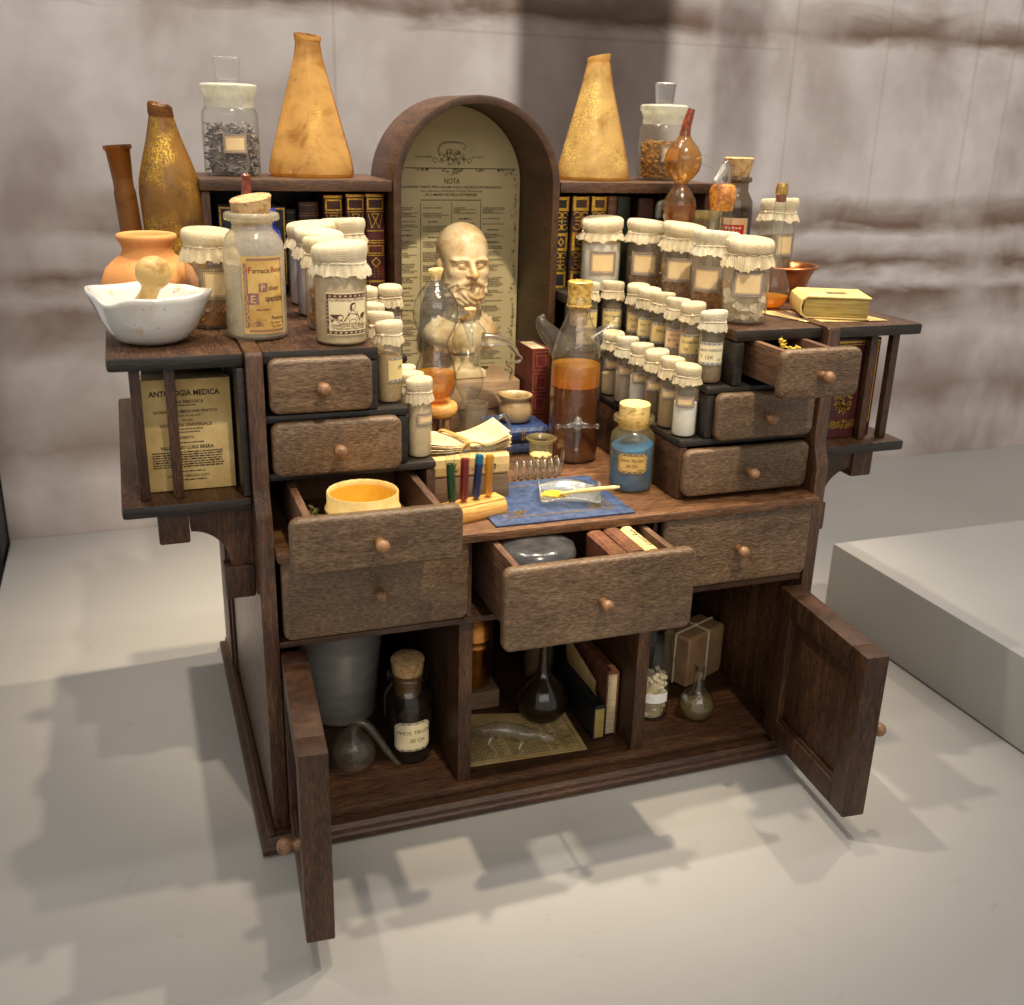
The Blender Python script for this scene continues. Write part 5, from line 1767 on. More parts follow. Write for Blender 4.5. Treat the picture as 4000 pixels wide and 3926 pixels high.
for c0, c1 in ((-0.0460, -0.0252), (-0.0220, -0.0018), (0.0018, 0.0215), (0.0245, 0.0430)):
    z = 0.3480
    while z > 0.200:
        h = r3.choice((0.0022, 0.0040, 0.0060, 0.0080))
        if r3.random() < 0.25:
            words(wm, fm, c0 + 0.004, c1 - 0.004, z - 0.002, z, 0.0016, r3, xh=0.6)
            z -= 0.0035
        words(wm, fm, c0, c1, z - h, z, 0.00125, r3, xh=0.5, fill=0.8, ragged=0.35)
        z -= h + 0.0018
wm.obj('print_lines', 'ink_soft', sheet, smooth=False)
# heading vignette and lace border
cr = MB()
stroke(cr, fm, [(x, z) for x, z in spline([(-0.0092, 0.3835), (-0.0105, 0.3885), (-0.0070, 0.3930), (0.0, 0.3938), (0.0075, 0.3932), (0.0108, 0.3912), (0.0098, 0.3890), (0.0085, 0.3880)], 6)], 0.0004)
stroke(cr, fm, [(x, z) for x, z in spline([(-0.0085, 0.3835), (-0.0097, 0.3880), (-0.0065, 0.3922), (0.0, 0.3930), (0.0080, 0.3922)], 6)], 0.0003)
for i in range(95):
    a_ = r3.uniform(0, 6.28)
    q = math.sqrt(r3.random())
    x, z = 0.0005 + 0.0105 * q * math.cos(a_), 0.3828 + 0.0052 * q * math.sin(a_)
    if abs(x - 0.0005) < 0.0022 and abs(z - 0.384) < 0.003 and r3.random() < 0.6:
        continue
    s_ = r3.uniform(0.0006, 0.0014)
    a0 = r3.uniform(0, 360)
    stroke(cr, fm, arcp(x, z, s_, a0, a0 + r3.uniform(100, 250), 5), 0.00026)
stroke(cr, fm, arcp(0.0006, 0.3838, 0.0022, 0, 360, 14, 0.0029), 0.0003)
for xx in (-0.0128, 0.0135):
    stroke(cr, fm, arcp(xx, 0.3808, 0.0016, 0, 330, 8), 0.0004)
for xc, wd in ((-0.0225, 0.006), (0.0, 0.012), (0.0225, 0.006), (0.0430, 0.010), (-0.043, 0.010)):
    for i in range(int(wd * 2200)):
        u = r3.uniform(-1, 1)
        x = xc + u * wd * 0.75
        if abs(x) > 0.050:
            continue
        d_ = 0.0042 * (1 - abs(u)) * wd / 0.012 + 0.0005
        stroke(cr, fm, arcp(x, 0.3748 - r3.uniform(0, d_), 0.0007, r3.uniform(0, 360), r3.uniform(360, 600), 5), 0.00022)
for i in range(150):
    z = r3.uniform(0.20, 0.372)
    g = 0.5 + 0.5 * math.cos((z - 0.372) * 2 * PI / 0.030)
    x = 0.0512 - r3.uniform(0, 1) * (0.0006 + 0.0048 * g * g)
    for sx in (-1, 1):
        if sx < 0 and r3.random() < 0.4:
            continue
        stroke(cr, fm, arcp(sx * x, z, 0.0008, r3.uniform(0, 360), r3.uniform(360, 600), 5), 0.00022)
cr.obj('ornament', 'ink_soft', sheet, smooth=False)

# ================================================================== marble bust
def bust_mesh():
    def sell(p, c, r):
        q = (p - np.array(c)) / np.array(r)
        k = np.linalg.norm(q, axis=-1)
        return (k - 1.0) * min(r)

    def caps(p, a, b, ra, rb):
        a, b = np.array(a, float), np.array(b, float)
        ba = b - a
        h = np.clip(((p - a) @ ba) / (ba @ ba), 0, 1)
        return np.linalg.norm(p - a - h[..., None] * ba, axis=-1) - (ra + (rb - ra) * h)

    def smin(a, b, k):
        h = np.clip(0.5 + 0.5 * (b - a) / k, 0, 1)
        return b * (1 - h) + a * h - k * h * (1 - h)

    def smax(a, b, k):
        return -smin(-a, -b, k)

    def head(p):
        d = sell(p, (0, 0.15, 0.52), (0.95, 1.12, 0.98))
        d = smin(d, sell(p, (0, -0.25, -0.25), (0.80, 0.80, 1.05)), 0.30)
        for s in (-1, 1):
            d = smin(d, sell(p, (s * 0.36, -0.84, 0.235), (0.34, 0.20, 0.10)), 0.10)
            d = smin(d, sell(p, (s * 0.50, -0.66, -0.22), (0.27, 0.24, 0.24)), 0.16)
            d = smax(d, -sell(p, (s * 0.36, -1.05, 0.03), (0.27, 0.29, 0.19)), 0.06)
            d = smin(d, sell(p, (s * 0.36, -0.79, 0.035), (0.17, 0.17, 0.13)), 0.02)
            d = smin(d, caps(p, (s * 0.20, -0.93, 0.105), (s * 0.54, -0.86, 0.095), 0.024, 0.024), 0.03)
            d = smin(d, caps(p, (s * 0.20, -0.92, -0.045), (s * 0.52, -0.85, -0.035), 0.022, 0.020), 0.03)
            d = smin(d, sell(p, (s * 0.93, 0.12, -0.10), (0.12, 0.24, 0.34)), 0.08)
            d = smin(d, sell(p, (s * 0.135, -1.10, -0.31), (0.10, 0.12, 0.085)), 0.06)
            d = smin(d, sell(p, (s * 0.52, -0.28, -0.78), (0.33, 0.50, 0.62)), 0.15)
        d = smin(d, caps(p, (0, -0.90, 0.22), (0, -1.36, -0.27), 0.090, 0.145), 0.08)
        beard = sell(p, (0, -0.60, -1.02), (0.64, 0.54, 0.62))
        d = smin(d, beard, 0.16)
        for s in (-1, 1):
            d = smin(d, caps(p, (s * 0.05, -1.10, -0.47), (s * 0.42, -0.92, -0.66), 0.125, 0.11), 0.05)
            d = smin(d, caps(p, (s * 0.42, -0.92, -0.66), (s * 0.52, -0.80, -0.95), 0.10, 0.05), 0.06)
        d = smax(d, -sell(p, (0, -1.13, -0.655), (0.20, 0.14, 0.045)), 0.03)
        d = smin(d, sell(p, (0, -1.03, -0.725), (0.17, 0.085, 0.05)), 0.03)
        # curls of beard and side hair
        x, y, z = p[..., 0], p[..., 1], p[..., 2]
        wv = np.sin(13 * x + 5 * np.sin(5.1 * z)) * np.sin(8.5 * z + 3 * np.sin(6 * x + 1.3))
        bm = np.clip((-0.58 - z) / 0.25, 0, 1) * np.clip((0.45 - y) / 0.4, 0, 1)
        hm = np.clip((y + 0.10) / 0.35, 0, 1) * np.clip((0.75 - z) / 0.5, 0, 1)
        ws = np.sin(17 * z + 4 * np.sin(4 * y))
        return d - 0.050 * wv * bm - 0.035 * ws * hm

    def chest(p):
        d = caps(p, (0, 0.12, -0.9), (0, 0.22, -2.1), 0.60, 0.66)
        d = smin(d, sell(p, (0, 0.28, -2.62), (1.68, 0.80, 0.74)), 0.45)
        d = smin(d, sell(p, (0, -0.20, -2.75), (1.05, 0.50, 0.62)), 0.30)
        for s in (-1, 1):   # mantle folds falling from the shoulders
            for k in range(4):
                d = smin(d, caps(p, (s * (0.62 + 0.22 * k), 0.05 + 0.05 * k, -1.75 - 0.12 * k), (s * (0.18 + 0.34 * k), -0.55 + 0.17 * k, -3.2), 0.085, 0.12), 0.10)
        d = smax(d, -(p[..., 2] + 3.32), 0.04)
        return d

    vs, fs = [], []

    def march(sd, c, nu, nv, tmax, steps=110):
        o = len(vs)
        c = np.array(c, float)
        th = np.linspace(0.0, PI, nv)
        ph = np.linspace(0, 2 * PI, nu, endpoint=False)
        T, Pp = np.meshgrid(th, ph, indexing='ij')
        dirs = np.stack([np.sin(T) * np.cos(Pp), np.sin(T) * np.sin(Pp), np.cos(T)], -1)
        ts = np.linspace(0.15, tmax, steps)
        last = np.full(T.shape, 0.15)
        prev = None
        for i, t_ in enumerate(ts):
            d = sd(c + dirs * t_)
            if prev is not None:
                cr_ = (prev < 0) & (d >= 0)
                f_ = prev / (prev - d + 1e-12)
                last = np.where(cr_, ts[i - 1] + (t_ - ts[i - 1]) * f_, last)
            prev = d
        P = c + dirs * last[..., None]
        for i in range(nv):
            for j in range(nu):
                vs.append(tuple(P[i, j]))
        for i in range(nv - 1):
            for j in range(nu):
                fs.append((o + i * nu + j, o + (i + 1) * nu + j, o + (i + 1) * nu + (j + 1) % nu, o + i * nu + (j + 1) % nu))
    march(head, (0, -0.22, -0.20), 150, 150, 1.9)
    k0 = len(vs)
    march(chest, (0, 0.20, -2.45), 110, 80, 2.2)
    for i in range(k0, len(vs)):
        vs[i] = (vs[i][0] * 0.90 + 0.04, vs[i][1], vs[i][2])
    return vs, fs


t = thing('marble_bust', 'cream marble bust of a bearded bald man in front of the price list', 'bust', (-0.0040, 0.2010, 0.2298), rad(2))
bv, bf = bust_mesh()
K = 0.0192
zc_ = 0.3118 - 0.2298
MB().add([(x * K, y * K, z * K + zc_) for x, y, z in bv], bf).obj('figure', 'marble', t, angle=180)
MB().box(-0.0150, 0.0150, -0.0120, 0.0120, 0.0003, 0.0060).obj('socle', 'marble', t, bevel=0.0012)
MB().lathe([(0.0105, 0.0060), (0.0085, 0.0085), (0.0080, 0.0120), (0.0095, 0.0170)], 24, (0.0, 0, 0)).obj('stem', 'marble', t)

t = MB().box(-0.0290, 0.0345, 0.1800, 0.2300, 0.0202, 0.0405).obj('wooden_block', 'pale_wood', None, bevel=0.0010)
t.location = (0, 0, ZW)
tag(t, 'pale wooden block directly under the marble bust', 'block')
t = MB().box(-0.0270, 0.0335, 0.1815, 0.2300, 0.0002, 0.0200).obj('wooden_block', 'old_wood', None, bevel=0.0010)
t.location = (0, 0, ZW)
tag(t, 'darker brown wooden block at the bottom under the pale block', 'block')


# ================================================================== books
def book(label, x0, x1, y0, y1, z0, z1, cover, spine='front', orn=None, gilt='gilt', pages='page_pale', name='book', loc=None, rot=None, group=None):
    """upright book, spine towards -y; spine slightly rounded"""
    cx, cy = (x0 + x1) / 2, (y0 + y1) / 2
    t = thing(name, label, 'book', (cx, cy, z0), 0, group)
    w_, d_, h_ = x1 - x0, y1 - y0, z1 - z0
    hw = w_ / 2
    sec = []
    nseg = 6
    for k in range(nseg + 1):
        a_ = PI * k / nseg
        sec.append((-hw * math.cos(a_), -d_ / 2 + 0.0018 - 0.0018 * math.sin(a_)))
    sec = [(-hw, d_ / 2)] + sec + [(hw, d_ / 2), (hw - 0.0008, d_ / 2), (hw - 0.0008, -d_ / 2 + 0.003), (-hw + 0.0008, -d_ / 2 + 0.003), (-hw + 0.0008, d_ / 2)]
    c = MB().prism(sec, 0.0, h_, 2).obj('cover', cover, t, smooth=False)
    MB().box(-hw + 0.001, hw - 0.001, -d_ / 2 + 0.0031, d_ / 2 - 0.0012, 0.0012, h_ - 0.0012).obj('pages', pages, t, bevel=0.0002)

    def sm(u, v_, off=0.0):
        q = max(-1, min(1, u / hw))
        return (u, -d_ / 2 + 0.0018 - 0.0018 * math.sqrt(max(0, 1 - q * q)) - off, v_)
    if orn:
        g_ = MB()
        orn(g_, sm, hw, h_)
        g_.obj('gilt_tooling', gilt, c, smooth=False)
    return t


def hst(g_, sm, hw, z, wd, k=0.92):
    n_ = 6
    for i in range(n_):
        stroke(g_, sm, [(-hw * k + 2 * hw * k * i / n_, z), (-hw * k + 2 * hw * k * (i + 1) / n_, z)], wd, off=0.0002)


def panel(g_, sm, hw, z0, z1, wd, k=0.8):
    hst(g_, sm, hw, z0, wd, k)
    hst(g_, sm, hw, z1, wd, k)
    for s in (-1, 1):
        stroke(g_, sm, [(s * hw * k, z0 - wd / 2), (s * hw * k, z1 + wd / 2)], wd, off=0.0002)


def orn_maroon(g_, sm, hw, h):
    hst(g_, sm, hw, h - 0.0012, 0.0016)
    panel(g_, sm, hw, h - 0.0098, h - 0.0034, 0.0010, 0.78)
    hst(g_, sm, hw, h - 0.0116, 0.0006)
    for s in (-1, 1):
        stroke(g_, sm, [(s * hw * 0.75, h - 0.013), (s * hw * 0.4, h - 0.0225), (0, h - 0.0180), (-s * hw * 0.35, h - 0.0135)], 0.0005, off=0.0002)
    stroke(g_, sm, [(-hw * 0.4, h - 0.0132), (hw * 0.4, h - 0.0132), (0, h - 0.0172)], 0.0005, off=0.0002, closed=True)
    for z in (h - 0.0245, h - 0.0310, h - 0.0325):
        hst(g_, sm, hw, z, 0.0006)
    panel(g_, sm, hw, h - 0.0395, h - 0.0345, 0.0007, 0.76)
    hst(g_, sm, hw, h - 0.0410, 0.0006)
    stroke(g_, sm, [(0, h - 0.0425), (hw * 0.45, h - 0.0455), (0, h - 0.049), (-hw * 0.45, h - 0.0455)], 0.0007, off=0.0002, closed=True)
    for i in range(16):
        stroke(g_, sm, [((-0.7 + 0.45 * (i % 4)) * hw, h - 0.0500 - 0.0018 * (i // 4)), ((-0.64 + 0.45 * (i % 4)) * hw, h - 0.0500 - 0.0018 * (i // 4))], 0.0005, off=0.0002)
    hst(g_, sm, hw, h - 0.0585, 0.0010)
    panel(g_, sm, hw, 0.002, 0.0055, 0.0008, 0.7)


def orn_scroll(g_, sm, hw, h):
    def scr(z):
        for s in (-1, 1):
            for q in (-1, 1):
                stroke(g_, sm, arcp(s * hw * 0.42, z + q * 0.0042, hw * 0.33, 90 - 90 * s, 90 - 90 * s + 300 * s * q, 9, 0.0019), 0.0007, off=0.0002)
        stroke(g_, sm, [(0, z - 0.0062), (0, z + 0.0062)], 0.0006, off=0.0002)
        hst(g_, sm, hw, z, 0.0006, 0.6)
    panel(g_, sm, hw, h - 0.0088, h - 0.0012, 0.0020, 0.74)
    scr(h - 0.0170)
    panel(g_, sm, hw, h - 0.0370, h - 0.0265, 0.0020, 0.72)
    stroke(g_, sm, [(0, h - 0.0292), (hw * 0.34, h - 0.0318), (0, h - 0.0344), (-hw * 0.34, h - 0.0318)], 0.0010, off=0.0002, closed=True)
    scr(h - 0.0455)
    panel(g_, sm, hw, h - 0.0640, h - 0.0540, 0.0018, 0.72)


def orn_lines(g_, sm, hw, h):
    for z in (h - 0.002, h - 0.0075, h - 0.009, h * 0.6, h * 0.6 - 0.0015, h * 0.3, 0.003):
        hst(g_, sm, hw, z, 0.0005)


def orn_frame(g_, sm, hw, h):
    panel(g_, sm, hw, h - 0.0270, h - 0.0012, 0.0009, 0.85)
    panel(g_, sm, hw, h - 0.0285, h - 0.0500, 0.0009, 0.85)
    stroke(g_, sm, [(-hw * 0.3, h - 0.034), (hw * 0.2, h - 0.034), (-hw * 0.2, h - 0.042), (hw * 0.4, h - 0.042)], 0.0008, off=0.0002)


def orn_box(g_, sm, hw, h):
    n_ = 4
    for k in range(n_):
        z1 = h * (0.97 - k * 0.24)
        panel(g_, sm, hw, z1 - h * 0.20, z1, 0.0005, 0.82)
        panel(g_, sm, hw, z1 - h * 0.16, z1 - h * 0.04, 0.0005, 0.5)


ZB = ZC + 0.0012
yb0 = 0.1960
SH = 'books on the bookcase shelf'
book('maroon gilt book touching the arch on its left', -0.0752, -0.0622, yb0, 0.245, ZB, 0.3602, 'leather_maroon', orn=orn_maroon)
book('maroon gilt book second from the arch on its left', -0.0886, -0.0757, yb0, 0.245, ZB, 0.3600, 'leather_maroon', orn=orn_maroon)
book('maroon gilt book third from the arch on its left', -0.1034, -0.0906, yb0 + 0.001, 0.245, ZB, 0.3592, 'leather_maroon', orn=orn_maroon)
book('plain reddish brown book with two faint bands, left of the maroon gilt books', -0.1190, -0.1052, yb0 + 0.010, 0.245, ZB, 0.3540, 'leather_brown', orn=orn_lines, gilt='dull_gilt')
book('thin dark green book between brown and navy books', -0.1285, -0.1205, yb0 + 0.012, 0.245, ZB, 0.3490, 'leather_green', orn=orn_lines, gilt='dull_gilt')
book('navy book with a thin gilt frame behind the lettered bottle', -0.1465, -0.1300, yb0 - 0.006, 0.245, ZB, 0.3520, 'leather_navy', orn=orn_frame)
book('navy book with a thin gilt frame behind the blue bottle', -0.1735, -0.1545, yb0 - 0.006, 0.245, ZB, 0.3525, 'leather_navy', orn=orn_frame)

book('black and gilt scrollwork book touching the arch on its right', 0.0616, 0.0735, yb0 - 0.004, 0.245, ZB, 0.3590, 'leather_black', orn=orn_scroll)
book('brown and gilt scrollwork book second from the arch', 0.0755, 0.0895, yb0 - 0.004, 0.245, ZB, 0.3592, 'leather_brown', orn=orn_scroll)
book('brown and gilt scrollwork book third from the arch', 0.0905, 0.1035, yb0 - 0.004, 0.245, ZB, 0.3592, 'leather_brown', orn=orn_scroll)
book('slim plain red brown book right of the scrollwork books', 0.1045, 0.1120, yb0 - 0.003, 0.245, ZB, 0.3595, 'leather_tan', orn=orn_lines, gilt='dull_gilt')
book('plain dark green book on the shelf right of the arch', 0.1130, 0.1245, yb0, 0.245, ZB, 0.3590, 'leather_green')
book('dark brown book at the far end of the shelf right of the arch', 0.1330, 0.1460, yb0 + 0.004, 0.245, ZB, 0.3575, 'leather_brown')

# upright red book by the bust, flat blue books
book('red gilt book standing upright beside the bust blocks', 0.0368, 0.0508, 0.1620, 0.1980, ZW + 0.0003, 0.2555, 'leather_red', orn=orn_box, gilt='dull_gilt')


def flatbook(label, x0, x1, y0, y1, z0, z1, cover, pages='page_pale', gilt=None, rot=0.0, tipspine=True, name='book'):
    cx, cy = (x0 + x1) / 2, (y0 + y1) / 2
    t = thing(name, label, 'book', (cx, cy, z0), rot)
    a, b, h = (x1 - x0) / 2, (y1 - y0) / 2, z1 - z0
    sec = [(b, h), (-b + 0.001, h), (-b - 0.0008, h * 0.75), (-b - 0.0012, h * 0.5), (-b - 0.0008, h * 0.25), (-b + 0.001, 0), (b, 0), (b, 0.0009), (-b + 0.0014, 0.0009), (-b + 0.0014, h - 0.0009), (b, h - 0.0009)]
    c = MB().prism(sec, -a, a, 0).obj('cover', cover, t, smooth=False)
    MB().box(-a + 0.0012, a - 0.0012, -b + 0.0015, b - 0.001, 0.0010, h - 0.0010).obj('pages', pages, t, bevel=0.0002)
    if gilt:
        g_ = MB()
        f_ = lambda u, v_, off=0.0: (u, -b - 0.0012 - off + 0.0004 * abs(v_ / h - 0.5) * 2, v_)
        for x in (-a + 0.003, -a + 0.007, -a + 0.0085, 0.0, 0.0015, a - 0.006, a - 0.003):
            stroke(g_, f_, [(x, h * 0.15), (x, h * 0.85)], 0.0006, off=0.0002)
        for i in range(5):
            stroke(g_, f_, [(a * 0.3 + i * 0.0012, h * 0.3), (a * 0.3 + i * 0.0012 + 0.0006, h * 0.6)], 0.0004, off=0.0002)
        g_.obj('gilt_tooling', gilt, c, smooth=False)
    return t


flatbook('flat blue book on the worktop, the lower of two', -0.0020, 0.0360, 0.1260, 0.1680 - 0.0065, ZW + 0.0002, ZW + 0.0100, 'leather_blue')
flatbook('flat blue book with gilt bands under the stone pot', -0.0040, 0.0355, 0.1235, 0.1605, ZW + 0.0102, ZW + 0.0200, 'leather_navy', gilt='gilt')
MATS['leather_deep'] = plain('leather_deep', (0.02, 0.045, 0.14), (0.01, 0.022, 0.07), 0.4, 110, 0.5, 500)
for o in bpy.data.objects:
    if o.name.startswith('book') and o.get('label', '').startswith('flat blue book with gilt'):
        [c for c in o.children if c.name.startswith('cover')][0].data.materials[0] = MATS['leather_deep']

# --- stone pot on the blue books
t = thing('stone_pot', 'small beige stone pot with a rolled rim on the blue books', 'pot', (0.0180, 0.1435, ZW + 0.0201))
MB().lathe([(0, 0.0002), (0.0090, 0.0002), (0.0108, 0.0015), (0.0117, 0.0060), (0.0115, 0.0105), (0.0100, 0.0140), (0.0096, 0.0155), (0.0112, 0.0172), (0.0119, 0.0184), (0.0116, 0.0193), (0.0104, 0.0190), (0.0092, 0.0172), (0.0090, 0.0140), (0.0098, 0.0060), (0, 0.003)], 44,
           fn=lambda r, z, a_, k: (r * (1 + (0.13 * max(0, math.cos(a_ - 3.0)) ** 6 if z > 0.0150 else 0)), z + (0.0012 * max(0, math.cos(a_ - 3.0)) ** 6 if z > 0.0160 else 0))).obj('body', 'stone_pot', t, angle=80)

# --- bent glass hook and small beaker
t = thing('glass_hook', 'small bent loop of clear glass tube before the stone pot', 'glass tube', (-0.0025, 0.1140, ZW + 0.0003))
MB().tube(spline([(-0.0060, 0, 0.0012), (-0.0056, 0, 0.022), (-0.0035, 0, 0.0300), (0.0005, 0, 0.0325), (0.0040, 0, 0.0300), (0.0062, 0, 0.0200), (0.0066, 0, 0.0012)], 6), 0.0013, 10).obj('tube', 'solid_glass', t, angle=80)
t = thing('glass_beaker', 'plain cloudy glass cylinder beaker beside the double gourd flask stool', 'beaker', (-0.0165, 0.1270, ZW))
MB().lathe([(0, 0.0003), (0.0068, 0.0003), (0.0080, 0.0012), (0.0081, 0.0380), (0.0083, 0.0395), (0.0072, 0.0396), (0.0069, 0.0380), (0.0068, 0.003)], 34).obj('glass_body', 'dusty_glass', t, angle=60)

# --- turned stool with double gourd flask
sx, sy = -0.0474, 0.1200
t = thing('round_stool', 'small honey coloured wooden stool under the double gourd flask', 'stool', (sx + 0.0030, sy, ZW))
MB().lathe([(0, 0.0345), (0.0098, 0.0345), (0.0112, 0.0360), (0.0118, 0.0390), (0.0114, 0.0420), (0.0100, 0.0434), (0, 0.0434)], 40).obj('seat', 'honey_wood', t, angle=60)
for k in range(4):
    a_ = rad(20 + 90 * k)
    MB().tube([(0.0070 * math.cos(a_), 0.0070 * math.sin(a_), 0.0352), (0.0092 * math.cos(a_), 0.0092 * math.sin(a_), 0.0003)], [0.0022, 0.0018], 12).obj('leg', 'knob_wood', t, angle=60)
t = thing('double_gourd_flask', 'double gourd glass flask with amber liquid and a beaked spout on the stool', 'flask', (sx, sy, ZW + 0.0436))
gp = [(0, 0.0004), (0.0055, 0.0004), (0.0085, 0.0016), (0.0118, 0.0062), (0.0136, 0.0125), (0.0138, 0.0180), (0.0122, 0.0260), (0.0092, 0.0345), (0.0080, 0.0390), (0.0088, 0.0425), (0.0120, 0.0480), (0.0145, 0.0545), (0.0150, 0.0600), (0.0138, 0.0660), (0.0105, 0.0725), (0.0065, 0.0770), (0.0042, 0.0805), (0.0037, 0.0850)]
MB().lathe(gp, 48).obj('glass_body', 'thick_glass', t, angle=90)
MB().lathe([(0, 0.0012), (0.0052, 0.0012), (0.0080, 0.0022), (0.0111, 0.0064), (0.0129, 0.0125), (0.0131, 0.0178), (0.0127, 0.0205), (0, 0.0207)], 40).obj('liquid', 'amber_liquid', t)
cork(t, 0.0034, 0.0048, 0.0800, 0.0870, 'pale_cork', 8, tilt=(0.1, 0.0))
sp_ = MB().tube(spline([(0.0105, -0.003, 0.0605), (0.0175, -0.004, 0.0570), (0.0205, -0.005, 0.0500), (0.0218, -0.0055, 0.0430), (0.0222, -0.0055, 0.0375)], 6), [0.0052 - 0.0042 * (i / 24) ** 0.8 for i in range(25)], 16)
sp_.obj('spout', 'thick_glass', t, angle=90)
MB().tube([(0.0178, -0.0041, 0.0572), (0.0192, -0.0044, 0.0545)], [0.0037, 0.0034], 16, caps=False).obj('spout_seal', 'brass', t)

# --- clear double bulb alembic with hooked spout
t = thing('clear_alembic', 'clear two bulbed glass alembic with a long crooked spout before the bust', 'alembic', (-0.0145, 0.1500, ZW))
MB().lathe([(0, 0.0004), (0.0095, 0.0004), (0.0105, 0.0015), (0.0070, 0.0060), (0.0048, 0.0140), (0.0062, 0.0200), (0.0075, 0.0260), (0.0066, 0.0320), (0.0046, 0.0360), (0.0062, 0.0390), (0.0090, 0.0440), (0.0099, 0.0500), (0.0090, 0.0560), (0.0062, 0.0608), (0.0046, 0.0630), (0.0060, 0.0652), (0.0098, 0.0692), (0.0120, 0.0750), (0.0122, 0.0790),
            (0.0105, 0.0850), (0.0065, 0.0895), (0.0036, 0.0915), (0.0032, 0.0955)], 44).obj('glass_body', 'clear_glass', t, angle=90)
cork(t, 0.0030, 0.0042, 0.0920, 0.0995, 'cork', 14, tilt=(0.05, 0.1))
pts = [(0.0095, 0.0778), (0.0150, 0.0778), (0.0215, 0.0768), (0.0278, 0.0754), (0.0318, 0.0712), (0.0350, 0.0665), (0.0376, 0.0638), (0.0362, 0.0617), (0.0310, 0.0614), (0.0272, 0.0619), (0.0290, 0.0585), (0.0318, 0.0560), (0.0308, 0.0515), (0.0300, 0.0486)]
path = spline([(x, -0.001, z) for x, z in pts], 4)
sp_ = MB().tube(path, [max(0.0010, 0.0052 - 0.0042 * (i / 22)) if i < 22 else 0.0011 for i in range(len(path))], 14)
sp_.obj('spout', 'solid_glass', t, angle=90)

# --- horned bottle with glass tap
hx, hy = 0.0490, 0.1110
t = thing('horned_bottle', 'tall glass bottle with two side horns, glass tap and brown liquid', 'bottle', (hx, hy, ZW))
HB = [(0, 0.0004), (0.0150, 0.0004), (0.0168, 0.0020), (0.0170, 0.0060), (0.0170, 0.0640), (0.0166, 0.0730), (0.0145, 0.0830), (0.0110, 0.0920), (0.0080, 0.0990), (0.0068, 0.1040), (0.0072, 0.1060), (0.0084, 0.1075), (0.0084, 0.1100), (0.0074, 0.1115)]
MB().lathe(HB, 52).obj('glass_body', 'thick_glass', t, angle=90)
MB().lathe([(0, 0.0014), (0.0148, 0.0014), (0.0162, 0.0028), (0.0163, 0.0522), (0, 0.0522)], 44).obj('lower_liquid', 'brown_liquid', t)
MB().lathe([(0, 0.0524), (0.0163, 0.0524), (0.0163, 0.0668), (0.0160, 0.0672), (0, 0.0670)], 44).obj('upper_liquid', 'amber_liquid', t)
cork(t, 0.0056, 0.0066, 0.0930, 0.1085, 'cork', 19)
A6 = fnoise(61)
MB().lathe([(0.0070, 0.1040), (0.0086, 0.1060), (0.0080, 0.1085), (0.0074, 0.1110), (0.0082, 0.1180), (0.0084, 0.1215), (0.0076, 0.1222), (0, 0.1220)], 30, fn=lambda r, z, a_, k: (r * (1 + 0.03 * A6(a_ + k)), z + 0.0004 * A6(a_ * 2 + k))).obj('resin_seal', 'resin_cork', t)
for s, tip in ((-1, [(-0.0110, 0.0780), (-0.0190, 0.0860), (-0.0252, 0.0925), (-0.0272, 0.0975), (-0.0262, 0.0992)]), (1, [(0.0110, 0.0790), (0.0190, 0.0850), (0.0250, 0.0900), (0.0275, 0.0952), (0.0268, 0.0975)])):
    pth = spline([(x, -0.001, z) for x, z in tip], 5)
    MB().tube(pth, [0.0098 - 0.0080 * (i / (len(pth) - 1)) ** 0.75 for i in range(len(pth))], 18).ball((tip[-1][0], -0.001, tip[-1][1]), 0.0022, 12).obj('horn', 'clear_glass', t, angle=90)
ta = faceangle(hx, hy, 8)
tp_ = MB()
tp_.lathe([(0.0038, 0), (0.0044, 0.0020), (0.0036, 0.0046), (0.0018, 0.0062), (0, 0.0064)], 16).xf(Matrix.Translation((0.0165, 0, 0.0290)) @ Matrix.Rotation(rad(90), 4, 'Y'))
tp_.tube([(0.0205, -0.0125, 0.0282), (0.0208, -0.0060, 0.0290), (0.0210, 0, 0.0300), (0.0208, 0.0060, 0.0290), (0.0205, 0.0130, 0.0286)], [0.0013, 0.0016, 0.0030, 0.0016, 0.0013], 12)
tp_.ball((0.0205, -0.0130, 0.0282), 0.0019, 10).ball((0.0205, 0.0135, 0.0286), 0.0019, 10).ball((0.0212, 0, 0.0325), 0.0030, 10)
tp_.tube([(0.0208, 0, 0.0270), (0.0210, 0, 0.0215), (0.0210, 0, 0.0150), (0.0210, 0, 0.0118)], [0.0030, 0.0025, 0.0016, 0.0010], 12)
tp_.ball((0.0210, 0, 0.0115), 0.0016, 10)
tp_.xf(Matrix.Rotation(ta, 4, 'Z'))
tp_.obj('tap', 'solid_glass', t, angle=90)

# --- jar of blue powder
bx_, by_ = 0.0605, 0.0425
t = thing('blue_powder_jar', 'corked jar of bright blue powder labelled Phos. Tri-Iod.', 'jar', (bx_, by_, ZW))
MB().lathe([(0, 0.0004), (0.0125, 0.0004), (0.0138, 0.0018), (0.0140, 0.0050), (0.0140, 0.0330), (0.0134, 0.0365), (0.0112, 0.0390), (0.0100, 0.0405), (0.0100, 0.0440), (0.0128, 0.0446), (0.0132, 0.0462), (0.0128, 0.0478), (0.0100, 0.0482), (0.0094, 0.0470)], 46).obj('glass_body', 'yellowed_glass', t, angle=60)
MB().lathe([(0, 0.0014), (0.0125, 0.0014), (0.0132, 0.004), (0.0132, 0.0290), (0.0100, 0.0310), (0, 0.0305)], 40, fn=lambda r, z, a_, k: (r, z + (0.0020 * math.cos(a_ - 0.4) if k > 2 else 0))).obj('contents', 'powder_blue', t)
cork(t, 0.0090, 0.0098, 0.0400, 0.0560, 'pale_cork', 27)
